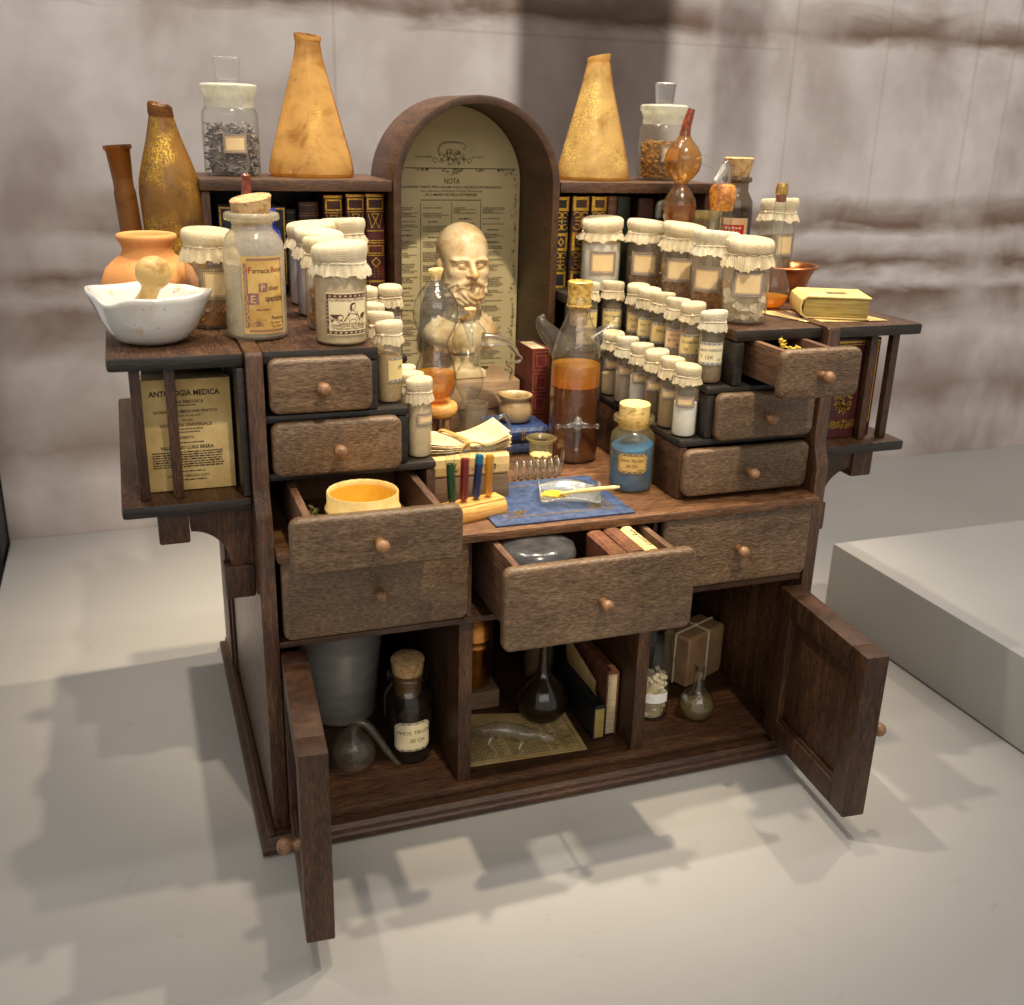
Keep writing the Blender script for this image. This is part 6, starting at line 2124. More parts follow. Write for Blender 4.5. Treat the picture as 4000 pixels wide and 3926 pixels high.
label_script(t, 0.0141, faceangle(bx_, by_, 4), 0.0200, 0.0198, 0.0130, [('PHOS. TRI-IOD.', 0.0, 0.0012, 0.66), ('30 CH', -0.0005, -0.0024, 0.78), ('Nelson', 0.0060, -0.0046, 0.5)], 'label_aged', 0.0022, edge='ink_soft', size=0.0034)

# --- small yellowish pot
t = thing('small_glass_pot', 'little yellowed glass pot with a wide rim behind the glass coil', 'pot', (0.0205, 0.0985, ZW))
MB().lathe([(0, 0.0003), (0.0068, 0.0003), (0.0080, 0.0015), (0.0082, 0.0110), (0.0080, 0.0165), (0.0086, 0.0180), (0.0106, 0.0195), (0.0108, 0.0203), (0.0098, 0.0207), (0.0078, 0.0194), (0.0074, 0.0170)], 40).obj('glass_body', 'yellowed_glass', t, angle=60)
bumpy_fill(0.0074, 0.0012, 0.0085, 33, 0.0008).obj('contents', 'powder_cream', t)

# --- blue leather sheet
t = thing('leather_blotter', 'flat blue leather blotter with gilt tooling on the worktop', 'blotter', (-0.0018, 0.0330, ZW))
MB().box(-0.0442, 0.0442, -0.0358, 0.0358, 0.0002, 0.0013).obj('sheet', 'leather_blue', t, bevel=0.0003)
g_ = MB()
f_ = planemap((0, 0, 0.0014), (1, 0, 0), (0, 1, 0))
for k_, w_ in ((0.0, 0.0004), (0.0016, 0.0003)):
    X, Y = 0.0345 - k_, 0.0265 - k_
    stroke(g_, f_, [(-X, -Y), (X, -Y), (X, Y), (-X, Y)], w_, off=0.0001, closed=True)
for i in range(120):
    a_ = rng.uniform(0, 6.28)
    x, y = rng.choice((-1, 1)) * rng.uniform(0.020, 0.031), rng.choice((-1, 1)) * rng.uniform(0.016, 0.0225)
    stroke(g_, f_, arcp(x, y, rng.uniform(0.0008, 0.0020), math.degrees(a_), math.degrees(a_) + 220, 6), 0.00022, off=0.0001)
g_.obj('gilt_tooling', 'gilt', t, smooth=False)

# --- glass dish with yellow powder
ga = rad(-17)
t = thing('glass_dish', 'curled clear glass dish with yellow powder on the blue blotter', 'dish', (0.0125, 0.0300, ZW + 0.0015), ga)
vv, ff = [], []
nu, nv = 36, 24
for i in range(nu + 1):
    for j in range(nv + 1):
        u, v_ = -1 + 2 * i / nu, -1 + 2 * j / nv
        bow = 1 - 0.35 * u * u if abs(u) < 1 else 0.65
        x = 0.0210 * u * (1 - 0.12 * max(0, abs(u) - 0.8) / 0.2)
        y = 0.0165 * v_ * (1.0 - 0.10 * (1 - u * u))
        end = max(0.0, (abs(u) - 0.72) / 0.28)
        side = max(0.0, (abs(v_) - 0.62) / 0.38)
        z = 0.0006 + 0.0085 * end ** 1.5 * (0.55 + 0.45 * math.cos(v_ * PI)) + 0.0052 * side ** 1.3 * max(0.0, math.cos(u * PI / 2 * 0.98)) + 0.0015 * end
        x *= 1 + 0.05 * end * (1 - abs(v_))
        y *= 1 + 0.22 * side * (1 - u * u)
        vv.append((x, y, z))
for i in range(nu):
    for j in range(nv):
        a_ = i * (nv + 1) + j
        ff.append((a_, a_ + nv + 1, a_ + nv + 2, a_ + 1))
dm = MB().add(vv, ff).obj('glass_body', 'dish_glass', t, angle=180)
so = dm.modifiers.new('thickness', 'SOLIDIFY')
so.thickness = 0.0011
so.offset = 1
r5 = random.Random(9)
pw = MB()
for i in range(260):
    a_, q = r5.uniform(0, 6.28), math.sqrt(r5.random())
    x, y = -0.0085 + 0.0075 * q * math.cos(a_), 0.001 + 0.0050 * q * math.sin(a_)
    s_ = r5.uniform(0.0004, 0.0010)
    pw.ball((x, y, 0.0018 + s_ * 0.3 + 0.0022 * (1 - q) * r5.random()), s_, 6)
pw = pw.obj('powder', 'powder_yellow', t)
pw['kind'] = 'stuff'
t = thing('horn_spatula', 'pale horn spatula resting across the glass dish', 'spatula', (0, 0, ZW))
MB().tube([(0.0060, 0.0285, 0.0052), (0.0150, 0.0225, 0.0082), (0.0260, 0.0160, 0.0108), (0.0345, 0.0118, 0.0124), (0.0375, 0.0104, 0.0129)], [0.0009, 0.0013, 0.0014, 0.0013, 0.0006], 12).obj('stick', 'horn_stick', t)

# --- glass coil
t = thing('glass_coil', 'spiral coil of clear glass tubing behind the glass dish', 'coil', (0.0085, 0.0760, ZW))
pth = []
turns = 7
for i in range(turns * 18 + 1):
    a_ = 2 * PI * i / 18
    pth.append((-0.0165 + 0.0335 * i / (turns * 18), -0.0060 * math.sin(a_), 0.0072 - 0.0060 * math.cos(a_)))
pth += [(0.0178, 0.0, 0.0050), (0.0190, 0.002, 0.0100), (0.0196, 0.002, 0.0168)]
MB().tube(pth, 0.00115, 10).obj('tube', 'solid_glass', t, angle=90)

# --- test tube rack and tubes
ra = rad(15.8)
rx, ry = -0.0545, 0.0178
rack = thing('test_tube_rack', 'honey coloured half round wooden rack for test tubes', 'rack', (rx, ry, ZW), ra)
sec = [(-0.0068, 0.0), (-0.0080, 0.0025), (-0.0078, 0.0060), (-0.0064, 0.0088), (-0.0058, 0.0092), (-0.0058, 0.0104), (0.0058, 0.0104), (0.0058, 0.0092), (0.0064, 0.0088), (0.0078, 0.0060), (0.0080, 0.0025), (0.0068, 0.0)]
MB().prism(sec, -0.0195, 0.0205, 0).obj('base', 'honey_wood', rack, bevel=0.0005)
for i, (lx_, col, top, nm, h2) in enumerate(((-0.0135, 'green_liquid', 0.0245, 'green', None), (-0.0055, 'red_liquid', 0.0262, 'red', None), (0.0030, 'blue_liquid', 0.0215, 'blue', 'cyan_liquid'), (0.0118, 'yellow_liquid', 0.0255, 'golden yellow', None))):
    px_, py_ = rx + lx_ * math.cos(ra), ry + lx_ * math.sin(ra)
    tt = thing('test_tube', 'small glass test tube of %s liquid in the wooden rack' % nm, 'test tube', (px_, py_, ZW + 0.0106), rad(30 * i))
    tt.rotation_euler = (rad(-3), rad((-2, 2, 5, 2)[i]), 0)
    MB().lathe([(0, 0.0002), (0.0018, 0.0006), (0.0027, 0.0022), (0.0028, 0.0300), (0.0034, 0.0312), (0.0034, 0.0320), (0.0026, 0.0322)], 20).obj('glass_body', 'clear_glass', tt, angle=80)
    MB().lathe([(0, 0.0006), (0.0014, 0.0008), (0.0023, 0.0024), (0.0023, top), (0, top)], 18).obj('liquid', col, tt)
    if h2:
        MB().lathe([(0.0023, top + 0.0001), (0.0023, 0.0270), (0, 0.0270)], 18).obj('upper_liquid', h2, tt)

# --- box, pale book and tied papers
t = MB().box(-0.0705, -0.0215, 0.0440, 0.0900, 0.0002, 0.0160).obj('wooden_box', 'old_wood', None, bevel=0.0012)
t.location = (0, 0, ZW)
tag(t, 'small brown wooden box under the pale book behind the test tubes', 'box')
t = thing('pale_book', 'pale parchment book with an italic title on the wooden box', 'book', (-0.0460, 0.0660, ZW + 0.0162), rad(-1))
sec = [(0.021, 0.0132), (-0.0205, 0.0132), (-0.0222, 0.0116), (-0.0228, 0.0066), (-0.0222, 0.0016), (-0.0205, 0), (0.021, 0), (0.021, 0.0008), (-0.0200, 0.0008), (-0.0200, 0.0124), (0.021, 0.0124)]
c = MB().prism(sec, -0.0245, 0.0240, 0).obj('cover', 'paper_old', t, smooth=False)
MB().box(-0.0235, 0.0230, -0.0198, 0.0200, 0.0009, 0.0123).obj('pages', 'page_pale', t, bevel=0.0002)
tx = MB()
fs2 = lambda u, v_, off=0.0: (u, -0.0229 - off, v_)
for ch, u_ in (('L', -0.0100), ('a .', -0.0020), ('n', 0.0075), ('a', 0.0140)):
    text(tx, fs2, ch, 0.0072, u_, 0.0042, shear=0.25)
tx.obj('lettering', 'ink', c, smooth=False)
t = thing('tied_papers', 'sheaf of handwritten papers tied with string on the pale book', 'papers', (-0.0465, 0.0640, ZW + 0.0296))
r6 = random.Random(2)
for k in range(9):
    vv, ff = [], []
    g1, g2 = 14, 4
    dx, dy, dr_ = r6.uniform(-0.0010, 0.0010), r6.uniform(-0.0012, 0.0012), r6.uniform(-0.03, 0.03)
    for i in range(g1 + 1):
        for j in range(g2 + 1):
            u, v_ = -1 + 2 * i / g1, -1 + 2 * j / g2
            wd = 0.0165 * (1 - 0.20 * math.exp(-(u / 0.35) ** 2))
            x, y = 0.0265 * u + dx, wd * v_ + dy
            z = 0.0003 + k * (0.00052 + 0.00042 * abs(u) ** 1.5) + 0.0016 * math.exp(-(u / 0.4) ** 2) * (1 - v_ * v_) + 0.0042 * max(0, u - 0.25) ** 2 * (1 + k * 0.10)
            c_, s_ = math.cos(dr_), math.sin(dr_)
            vv.append((x * c_ - y * s_, x * s_ + y * c_, z))
    for i in range(g1):
        for j in range(g2):
            a_ = i * (g2 + 1) + j
            ff.append((a_, a_ + g2 + 1, a_ + g2 + 2, a_ + 1))
    MB().add(vv, ff).obj('paper', 'paper_cream', t, angle=180)
top_fn = lambda u, v_, off=0.0: (0.0265 * u, 0.0165 * (1 - 0.20 * math.exp(-(u / 0.35) ** 2)) * v_, 0.0003 + 8 * (0.00052 + 0.00042 * abs(u) ** 1.5) + 0.0016 * math.exp(-(u / 0.4) ** 2) * (1 - v_ * v_) + 0.0042 * max(0, u - 0.25) ** 2 * 1.8 + 0.0010)
wr = MB()
for ln_ in range(11):
    v_ = 0.82 - ln_ * 0.16
    u = -0.92
    while u < 0.86:
        wl = r6.uniform(0.03, 0.12)
        q = [(u + wl * k_ / 4, v_ + r6.uniform(-0.03, 0.03)) for k_ in range(5)]
        for a_, b_ in zip(q, q[1:]):
            wr.add([top_fn(a_[0], a_[1] - 0.014), top_fn(b_[0], b_[1] - 0.014), top_fn(b_[0], b_[1] + 0.014), top_fn(a_[0], a_[1] + 0.014)], [(0, 1, 2, 3)])
        u += wl + 0.03
wr.obj('handwriting', 'ink_soft', t, smooth=False)
st = MB()
ring = [(0.0, -0.0142, 0.0022), (0.0, -0.0140, 0.0068), (0.0002, -0.006, 0.0078), (0.0004, 0.004, 0.0078), (0.0005, 0.0135, 0.0070), (0.0006, 0.0142, 0.0020)]
st.tube(spline([(-0.006 + p_[0] - p_[1] * 0.35, p_[1], p_[2]) for p_ in ring], 6), 0.0007, 8)
st.tube(spline([(-0.006 + p_[0] - p_[1] * 0.35 + 0.0012, p_[1], p_[2] + 0.0002) for p_ in ring], 6), 0.0007, 8)
st.ball((-0.0008, -0.0142, 0.0060), 0.0018, 10)
st.tube(spline([(-0.001, -0.0142, 0.0062), (0.004, -0.0165, 0.0068), (0.0085, -0.0160, 0.0050), (0.0105, -0.0155, 0.0042)], 5), 0.0006, 8)
st.tube(spline([(-0.001, -0.0142, 0.0062), (-0.005, -0.0172, 0.0045), (-0.0060, -0.0178, 0.0010)], 5), 0.0006, 8)
st.obj('string', 'string', t)

# ================================================================== inside the cupboards
ZF = 0.0153
t = thing('tin_bucket', 'grey tin bucket with a beaded rim in the left cupboard', 'bucket', (-0.1175, 0.1130, ZF))
MB().lathe([(0, 0.0003), (0.0225, 0.0003), (0.0240, 0.002), (0.0268, 0.040), (0.0302, 0.0700), (0.0312, 0.0712), (0.0310, 0.0725), (0.0318, 0.0740), (0.0352, 0.0900), (0.0360, 0.0910), (0.0352, 0.0918), (0.0342, 0.0905), (0.0300, 0.070), (0.0235, 0.004), (0, 0.003)], 64).obj('body', 'tin', t, angle=60)

t = thing('brown_medicine_bottle', 'dark brown corked bottle in the left cupboard with a clipped Phos. Tri label', 'bottle', (-0.0860, 0.0480, ZF))
MB().lathe([(0, 0.0003), (0.0138, 0.0003), (0.0155, 0.0018), (0.0156, 0.0400), (0.0148, 0.0455), (0.0118, 0.0500), (0.0106, 0.0525), (0.0106, 0.0560), (0.0132, 0.0570), (0.0134, 0.0590), (0.0122, 0.0602), (0.0096, 0.0602)], 46).obj('glass_body', 'dark_glass', t, angle=60)
MB().lathe([(0, 0.0012), (0.0136, 0.0012), (0.0148, 0.003), (0.0148, 0.0360), (0, 0.0360)], 36).obj('liquid', 'dark_liquid', t)
cork(t, 0.0082, 0.0108, 0.0450, 0.0700, 'cork', 44, tilt=(0.02, 0.10))
label_script(t, 0.0158, faceangle(-0.086, 0.048, 12), 0.0210, 0.0250, 0.0210, [('PHOS. TRI-IOD.', 0.0020, 0.0018, 0.92), ('30 CH', 0.0028, -0.0040, 0.92)], 'label_pale', 0.0030, size=0.0040, edge='ink_violet')

t = thing('glass_retort', 'small smoky glass retort with a drooping neck in the left cupboard', 'retort', (-0.1240, 0.0400, ZF))
pr_ = [(0, 0.0003), (0.0060, 0.0008), (0.0110, 0.0040), (0.0138, 0.0095), (0.0142, 0.0140), (0.0130, 0.0190), (0.0095, 0.0245), (0.0050, 0.0290), (0.0030, 0.0320), (0, 0.0335)]
MB().lathe(pr_, 40).obj('glass_body', 'dusty_glass', t, angle=90)
MB().tube(spline([(0.000, 0.0, 0.0290), (0.0035, -0.0005, 0.0335), (0.0085, -0.0020, 0.0320), (0.0145, -0.0040, 0.0235), (0.0205, -0.0055, 0.0130), (0.0260, -0.0065, 0.0045), (0.0285, -0.0068, 0.0022)], 6), [0.0038 - 0.0024 * i / 36 for i in range(37)], 16).obj('neck', 'dusty_glass', t, angle=90)

# middle compartment
t = MB().box(-0.0360, -0.0098, 0.0840, 0.1150, 0.0, 0.0140).obj('wooden_box', 'old_wood', None, bevel=0.0010)
t.location = (0, 0, ZF + 0.0002)
tag(t, 'small plain wooden box under the copper canister', 'box')
t = thing('copper_canister', 'tall copper canister with raised bands in the middle cupboard', 'canister', (-0.0250, 0.0995, ZF + 0.0145))
MB().lathe([(0, 0.0003), (0.0118, 0.0003), (0.0124, 0.0015), (0.0128, 0.0290), (0.0138, 0.0310), (0.0140, 0.0330), (0.0134, 0.0350), (0.0140, 0.0365), (0.0142, 0.0385), (0.0134, 0.0405), (0.0134, 0.0560), (0.0146, 0.0580), (0.0146, 0.0610), (0.0132, 0.0622), (0.0126, 0.0600), (0.0120, 0.01), (0, 0.008)], 48).obj('body', 'copper_dark', t, angle=60)

t = thing('printed_leaf', 'printed table of figures lying on the floor of the middle cupboard', 'paper', (0, 0, ZF))
MB().quadbox([(-0.0540, 0.0190, 0.0002), (0.0285, 0.0148, 0.0002), (0.0318, 0.0620, 0.0002), (-0.0430, 0.0820, 0.0002), (-0.0540, 0.0190, 0.0007), (0.0285, 0.0148, 0.0007), (0.0318, 0.0620, 0.0007), (-0.0430, 0.0820, 0.0007)]).obj('sheet', 'paper_old', t, smooth=False)
wm = MB()
f_ = planemap((-0.0125, 0.0180, 0.0008), (1, -0.05, 0), (0.05, 1, 0))
r7 = random.Random(8)
for c0, c1 in ((-0.038, -0.019), (-0.017, -0.010), (-0.008, -0.001), (0.001, 0.018), (0.020, 0.026), (0.028, 0.037)):
    words(wm, f_, c0, c1, 0.003, 0.040, 0.0016, r7, xh=0.35, fill=0.85 if c1 - c0 > 0.012 else 0.4)
    stroke(wm, f_, [(c1 + 0.001, 0.002), (c1 + 0.001, 0.042)], 0.0004)
wm.obj('print_lines', 'ink', t, smooth=False)

t = thing('long_neck_flask', 'long necked brown glass flask on the printed leaf', 'flask', (0.0135, 0.0610, ZF + 0.0010))
MB().lathe([(0, 0.0003), (0.0080, 0.0003), (0.0140, 0.0030), (0.0178, 0.0095), (0.0184, 0.0150), (0.0170, 0.0210), (0.0125, 0.0275), (0.0072, 0.0325), (0.0042, 0.0370), (0.0032, 0.0430), (0.0030, 0.0900), (0.0038, 0.0915)], 44).obj('glass_body', 'dark_glass', t, angle=90)
MB().lathe([(0, 0.0010), (0.0080, 0.0010), (0.0135, 0.0036), (0.0171, 0.0095), (0.0176, 0.0140), (0, 0.0142)], 40).obj('liquid', 'flask_brown', t)

t = thing('glass_lizard', 'clear glass lizard figurine lying on the printed leaf', 'figurine', (-0.0190, 0.0390, ZF + 0.0009), rad(-32))
lz = MB()
body = spline([(-0.0400, 0.006, 0.0030), (-0.0300, 0.001, 0.0036), (-0.0190, -0.002, 0.0058), (-0.0080, 0.0, 0.0075), (0.0030, 0.001, 0.0074), (0.0120, 0.0, 0.0072), (0.0190, 0.0, 0.0080), (0.0260, 0.0, 0.0070), (0.0320, 0.0, 0.0052)], 5)
brs = np.interp(np.linspace(0, 1, len(body)), [0, 0.12, 0.25, 0.40, 0.55, 0.66, 0.76, 0.84, 0.93, 1.0], [0.0006, 0.0018, 0.0036, 0.0056, 0.0055, 0.0042, 0.0034, 0.0045, 0.0032, 0.0014])
lz.tube(body, list(brs), 16)
for (bx0, s_) in ((-0.0120, -1), (-0.0120, 1), (0.0090, -1), (0.0090, 1)):
    lz.tube(spline([(bx0, s_ * 0.003, 0.0070), (bx0 + 0.002, s_ * 0.0085, 0.0066), (bx0 + 0.001, s_ * 0.0115, 0.0026), (bx0 + 0.0045, s_ * 0.0135, 0.0012)], 4), [0.0024, 0.0022, 0.0020, 0.0018, 0.0017, 0.0016, 0.0015, 0.0014, 0.0014, 0.0015, 0.0016, 0.0016, 0.0012], 10)
lz.ball((0.0215, 0.0030, 0.0112), 0.0011, 8).ball((0.0215, -0.0030, 0.0112), 0.0011, 8)
lz.obj('body', 'jar_glass', t, angle=90)

def upbook(label, x0, x1, y0, y1, h, cover, pages, lean=0.0):
    t = thing('book', label, 'book', ((x0 + x1) / 2, y0, ZF + 0.0003), 0)
    a, d = (x1 - x0) / 2, y1 - y0
    t.rotation_euler = (0, lean, 0)
    sec = [(-a, 0.0), (-a, h - 0.0015), (-a * 0.7, h + 0.0010), (a * 0.7, h + 0.0010), (a, h - 0.0015), (a, 0.0), (a - 0.0009, 0.0), (a - 0.0009, h - 0.0020), (-a + 0.0009, h - 0.0020), (-a + 0.0009, 0.0)]
    MB().prism(sec, 0.0, d, 1).obj('cover', cover, t, smooth=False)
    MB().box(-a + 0.001, a - 0.001, 0.0006, d - 0.001, 0.0010, h - 0.0022).obj('pages', pages, t, bevel=0.0003)
    return t


upbook('black book with yellow page edges in the middle cupboard', 0.0362, 0.0452, 0.0235, 0.0850, 0.0255, 'leather_black', 'page_edge')
upbook('brown book leaning on the cupboard divider behind the black book', 0.0458, 0.0545, 0.0262, 0.0950, 0.0490, 'leather_tan', 'page_pale')
t = thing('torn_leaf', 'curled printed leaf sticking up between the two cupboard books', 'paper', (0.0410, 0.034, ZF + 0.0268))
vv, ff = [], []
for i in range(9):
    for j in range(7):
        u, v_ = i / 8, j / 6
        vv.append((0.0018 - 0.0020 * math.sin(v_ * 2.4), 0.052 * u, 0.0220 * v_ * (0.55 + 0.45 * u)))
for i in range(8):
    for j in range(6):
        ff.append((i * 7 + j, (i + 1) * 7 + j, (i + 1) * 7 + j + 1, i * 7 + j + 1))
MB().add(vv, ff).obj('sheet', 'paper_old', t, angle=180)
t = thing('stoppered_bottle', 'tall cloudy bottle of brown crumbs at the back of the middle cupboard', 'bottle', (0.0330, 0.1180, ZF))
MB().lathe([(0, 0.0003), (0.0105, 0.0003), (0.0118, 0.002), (0.0118, 0.078), (0.0100, 0.085), (0.0090, 0.095)], 36).obj('glass_body', 'dusty_glass', t, angle=70)
bumpy_fill(0.0110, 0.001, 0.070, 88, 0.002).obj('contents', 'powder_brown', t)

# right compartment
t = thing('spouted_beaker', 'glass beaker of pale pebbles in the right cupboard', 'beaker', (0.0900, 0.0440, ZF))
MB().lathe([(0, 0.0003), (0.0105, 0.0003), (0.0120, 0.0018), (0.0122, 0.0440), (0.0112, 0.0520), (0.0110, 0.0580), (0.0130, 0.0680), (0.0150, 0.0700)], 40).obj('glass_body', 'clear_glass', t, angle=80)
c = chunks(0.0114, 0.001, 0.034, 0.0046, 150, 91, 'ball', 0.4).obj('loose_pieces', 'white_cube', t)
c['kind'] = 'stuff'
bumpy_fill(0.0085, 0.001, 0.030, 17, 0.002).obj('contents', 'powder_cream', t)
patch(cylmap(0.0124, faceangle(0.09, 0.044, 20), 0.0185), 0.018, 0.0075, 10).obj('label', 'powder_white', t)

t = thing('round_bottom_flask', 'little round flask of pale yellow liquid in the right cupboard', 'flask', (0.1190, 0.0300, ZF))
MB().lathe([(0, 0.0003), (0.0060, 0.0003), (0.0100, 0.0030), (0.0124, 0.0085), (0.0124, 0.0120), (0.0105, 0.0175), (0.0062, 0.0215), (0.0044, 0.0250), (0.0038, 0.0320), (0.0036, 0.0390), (0.0042, 0.0400)], 40).obj('glass_body', 'thick_glass', t, angle=90)
MB().lathe([(0, 0.0010), (0.0058, 0.0010), (0.0095, 0.0035), (0.0116, 0.0085), (0.0117, 0.0105), (0, 0.0106)], 36).obj('liquid', 'pale_liquid', t)
cork(t, 0.0030, 0.0034, 0.0370, 0.0415, 'powder_dark', 3, 'stopper')
MB().tube(spline([(-0.0080, -0.002, 0.0150), (-0.0105, -0.003, 0.0175), (-0.0125, -0.003, 0.0200)], 4), [0.0042, 0.0040, 0.0038, 0.0035, 0.0032, 0.0030, 0.0028, 0.0026, 0.0024], 12).ball((-0.0125, -0.003, 0.0203), 0.0027, 10).obj('side_lip', 'thick_glass', t, angle=90)

t = thing('paper_parcel', 'brown paper parcel tied with string in the right cupboard', 'parcel', (0.1455, 0.0858, ZF), rad(23))
pm = MB()
g1, g2, g3 = 10, 6, 8
PX, PY, PZ = 0.0212, 0.0122, 0.0410
pm.box(-PX, PX, -PY, PY, 0.0004, PZ)
po = pm.obj('wrapping', 'paper_brown', t, bevel=0.0026, seg=3)
for sx in (-1, 1):
    fl = MB()
    x = sx * (PX + 0.0003)
    q = [[(x, -PY * 0.95, PZ * 0.94), (x, PY * 0.95, PZ * 0.94), (x + sx * 0.0006, 0.0, PZ * 0.52)], [(x, PY * 0.95, 0.002), (x, -PY * 0.95, 0.002), (x + sx * 0.0004, 0.0, PZ * 0.46)],
         [(x, -PY * 0.95, PZ * 0.1), (x, -PY * 0.95, PZ * 0.92), (x + sx * 0.0009, 0.001, PZ * 0.5)]]
    for tri in q:
        fl.add(tri, [(0, 1, 2)])
    fl.obj('folded_flap', 'paper_brown', t, smooth=False)
st = MB()
e = 0.0004
for a_, b_ in (((0.001, -PY - e, 0.0), (0.001, -PY - e, PZ)), ((0.001, -PY - e, PZ + e), (0.001, PY, PZ + e)), ((0.001, PY + e, PZ), (0.001, PY + e, 0.001)), ((-PX, 0, PZ + e), (PX, 0, PZ + e)), ((-PX - 2 * e, 0, 0.0010), (-PX - 2 * e, 0, PZ)), ((PX + e, 0, 0.0010), (PX + e, 0, PZ))):
    st.tube([a_, b_], 0.0007, 6)
st.ball((0.001, 0, PZ + 0.001), 0.0014, 8)
st.obj('string', 'white_thread', t)

# ================================================================== in the drawers
# round box
t = thing('round_box', 'round yellow chip box without lid in the pulled out drawer', 'box', (-0.1265, -0.0190, 0.1982))
MB().lathe([(0, 0.0003), (0.0188, 0.0003), (0.0194, 0.001), (0.0194, 0.0185)], 52).obj('body', 'box_yellow', t, angle=60)
MB().lathe([(0.0196, 0.0165), (0.0200, 0.0175), (0.0196, 0.0185), (0.0188, 0.0190), (0.0188, 0.0265), (0.0184, 0.0270), (0.0178, 0.0265), (0.0178, 0.0240)], 52, fn=lambda r, z, a_, k: (r, z + (0.00012 * math.sin(23 * a_) if 3 < k < 7 else 0))).obj('rim', 'box_rim', t, angle=60)
MB().lathe([(0.0178, 0.0240), (0.0178, 0.0020), (0, 0.0018)], 52).obj('inner_wall', 'box_yellow', t, angle=60)
MB().lathe([(0.0176, 0.0130), (0.0120, 0.0118), (0.0060, 0.0112), (0, 0.0112)], 40, fn=lambda r, z, a_, k: (r, z + 0.0014 * fnoise(5)(a_ + k))).obj('powder', 'powder_yellow', t)
t = thing('newsprint_scrap', 'printed paper scrap beside the round yellow box', 'paper', (-0.0990, -0.0080, 0.1984), rad(-20))
MB().box(-0.0095, 0.0080, -0.028, 0.026, 0.0, 0.0005).obj('sheet', 'paper_cream', t, smooth=False)
wm = MB()
words(wm, lambda u, v_, off=0: (u, v_, 0.0007), -0.0085, 0.0070, -0.026, 0.022, 0.0020, random.Random(15), xh=0.5)
wm.obj('print_lines', 'ink', t, smooth=False)
hb = MB()
r8 = random.Random(18)
for i in range(160):
    c0 = Vector((-0.1510 + r8.uniform(-0.004, 0.004), -0.018 + r8.uniform(-0.02, 0.024), 0.1990 + r8.uniform(0, 0.010)))
    d_ = Vector((r8.uniform(-1, 1), r8.uniform(-1, 1), r8.uniform(-0.2, 1))).normalized()
    n_ = d_.orthogonal().normalized() * 0.0009
    hb.add([c0, c0 + d_ * 0.003 + n_, c0 + d_ * 0.0055, c0 + d_ * 0.003 - n_], [(0, 1, 2, 3)])
h_ = hb.obj('dried_herbs', 'herb_green', None, smooth=False)
tag(h_, 'dried green herb leaves piled beside the round yellow box', 'herbs', None, 'stuff')

# dried flowers in the small top drawer
hb = MB()
for i in range(70):
    c0 = Vector((0.1330 + r8.gauss(0, 0.0032), -0.0080 + r8.gauss(0, 0.006), 0.2740 + abs(r8.gauss(0.005, 0.005))))
    hb.ball(c0, r8.uniform(0.0007, 0.0017), 6)
    d_ = Vector((r8.uniform(-1, 1), r8.uniform(-1, 1), r8.uniform(0, 1))).normalized()
    n_ = d_.orthogonal().normalized() * 0.0008
    hb.add([c0, c0 + d_ * 0.002 + n_, c0 + d_ * 0.004, c0 + d_ * 0.002 - n_], [(0, 1, 2, 3)])
h_ = hb.obj('dried_flowers', 'herb_yellow', None, smooth=False)
tag(h_, 'dried yellow flowers in the small pulled out top drawer', 'flowers', None, 'stuff')

# middle drawer: dish and three books spine up
t = thing('watch_glass', 'large shallow round glass dish in the middle drawer', 'dish', (-0.0240, -0.0020, 0.1412))
MB().lathe([(0.0245, 0.0335), (0.0230, 0.0378), (0.0180, 0.0402), (0.0100, 0.0414), (0, 0.0418)], 48, (0, -0.006, 0)).obj('dome', 'frosted_glass', t, angle=90)
MB().lathe([(0, 0.0003), (0.0215, 0.0003), (0.0235, 0.003), (0.0245, 0.0335)], 48, (0, -0.006, 0)).obj('bowl', 'clear_glass', t, angle=90)
bpy.data.objects['dome'].data.materials[0] = thin_glass('smoke_dome', tint=(0.62, 0.62, 0.62), edge=(0.35, 0.35, 0.35), milk=0.30, milkcol=(0.30, 0.30, 0.31), rough=0.12)


def spineup(label, x0, x1, y0, y1, z0, z1, cover, orn=None, title=None):
    t = thing('book', label, 'book', ((x0 + x1) / 2, (y0 + y1) / 2, z0))
    a, b, h = (x1 - x0) / 2, (y1 - y0) / 2, z1 - z0
    sec = [(-a, 0), (-a, h - 0.0018), (-a * 0.6, h - 0.0003), (0, h), (a * 0.6, h - 0.0003), (a, h - 0.0018), (a, 0), (a - 0.0008, 0), (a - 0.0008, h - 0.0026), (-a + 0.0008, h - 0.0026), (-a + 0.0008, 0)]
    c = MB().prism(sec, -b, b, 1).obj('cover', cover, t, smooth=False)
    MB().box(-a + 0.0009, a - 0.0009, -b + 0.0008, b - 0.0008, 0.0010, h - 0.0028).obj('pages', 'page_pale', t, bevel=0.0002)
    f_ = lambda u, v_, off=0.0: (u, v_, h - 0.0012 * abs(u / a) ** 2 + off)
    if orn:
        g_ = MB()
        for y in (-b + 0.002, -b + 0.004, -b + 0.006, -b + 0.008, -b + 0.010, -b + 0.012, b - 0.004):
            for i in range(4):
                stroke(g_, f_, [(-a * 0.8 + 0.4 * a * i, y), (-a * 0.4 + 0.4 * a * i, y)], 0.0005, off=0.0003)
        for s_ in (-1, 1):
            stroke(g_, f_, [(s_ * a * 0.6, -b + 0.012), (s_ * a * 0.6, b - 0.004)], 0.0004, off=0.0003)
        g_.obj('gilt_tooling', 'dull_gilt', c, smooth=False)
    if title:
        tx = MB()
        f2 = lambda u, v_, off=0.0: f_(-v_, u, off)
        text(tx, f2, title, 0.0058, 0.0, -0.0018, off=0.0004, shear=0.25, width=0.026)
        tx.obj('lettering', 'ink', c, smooth=False)


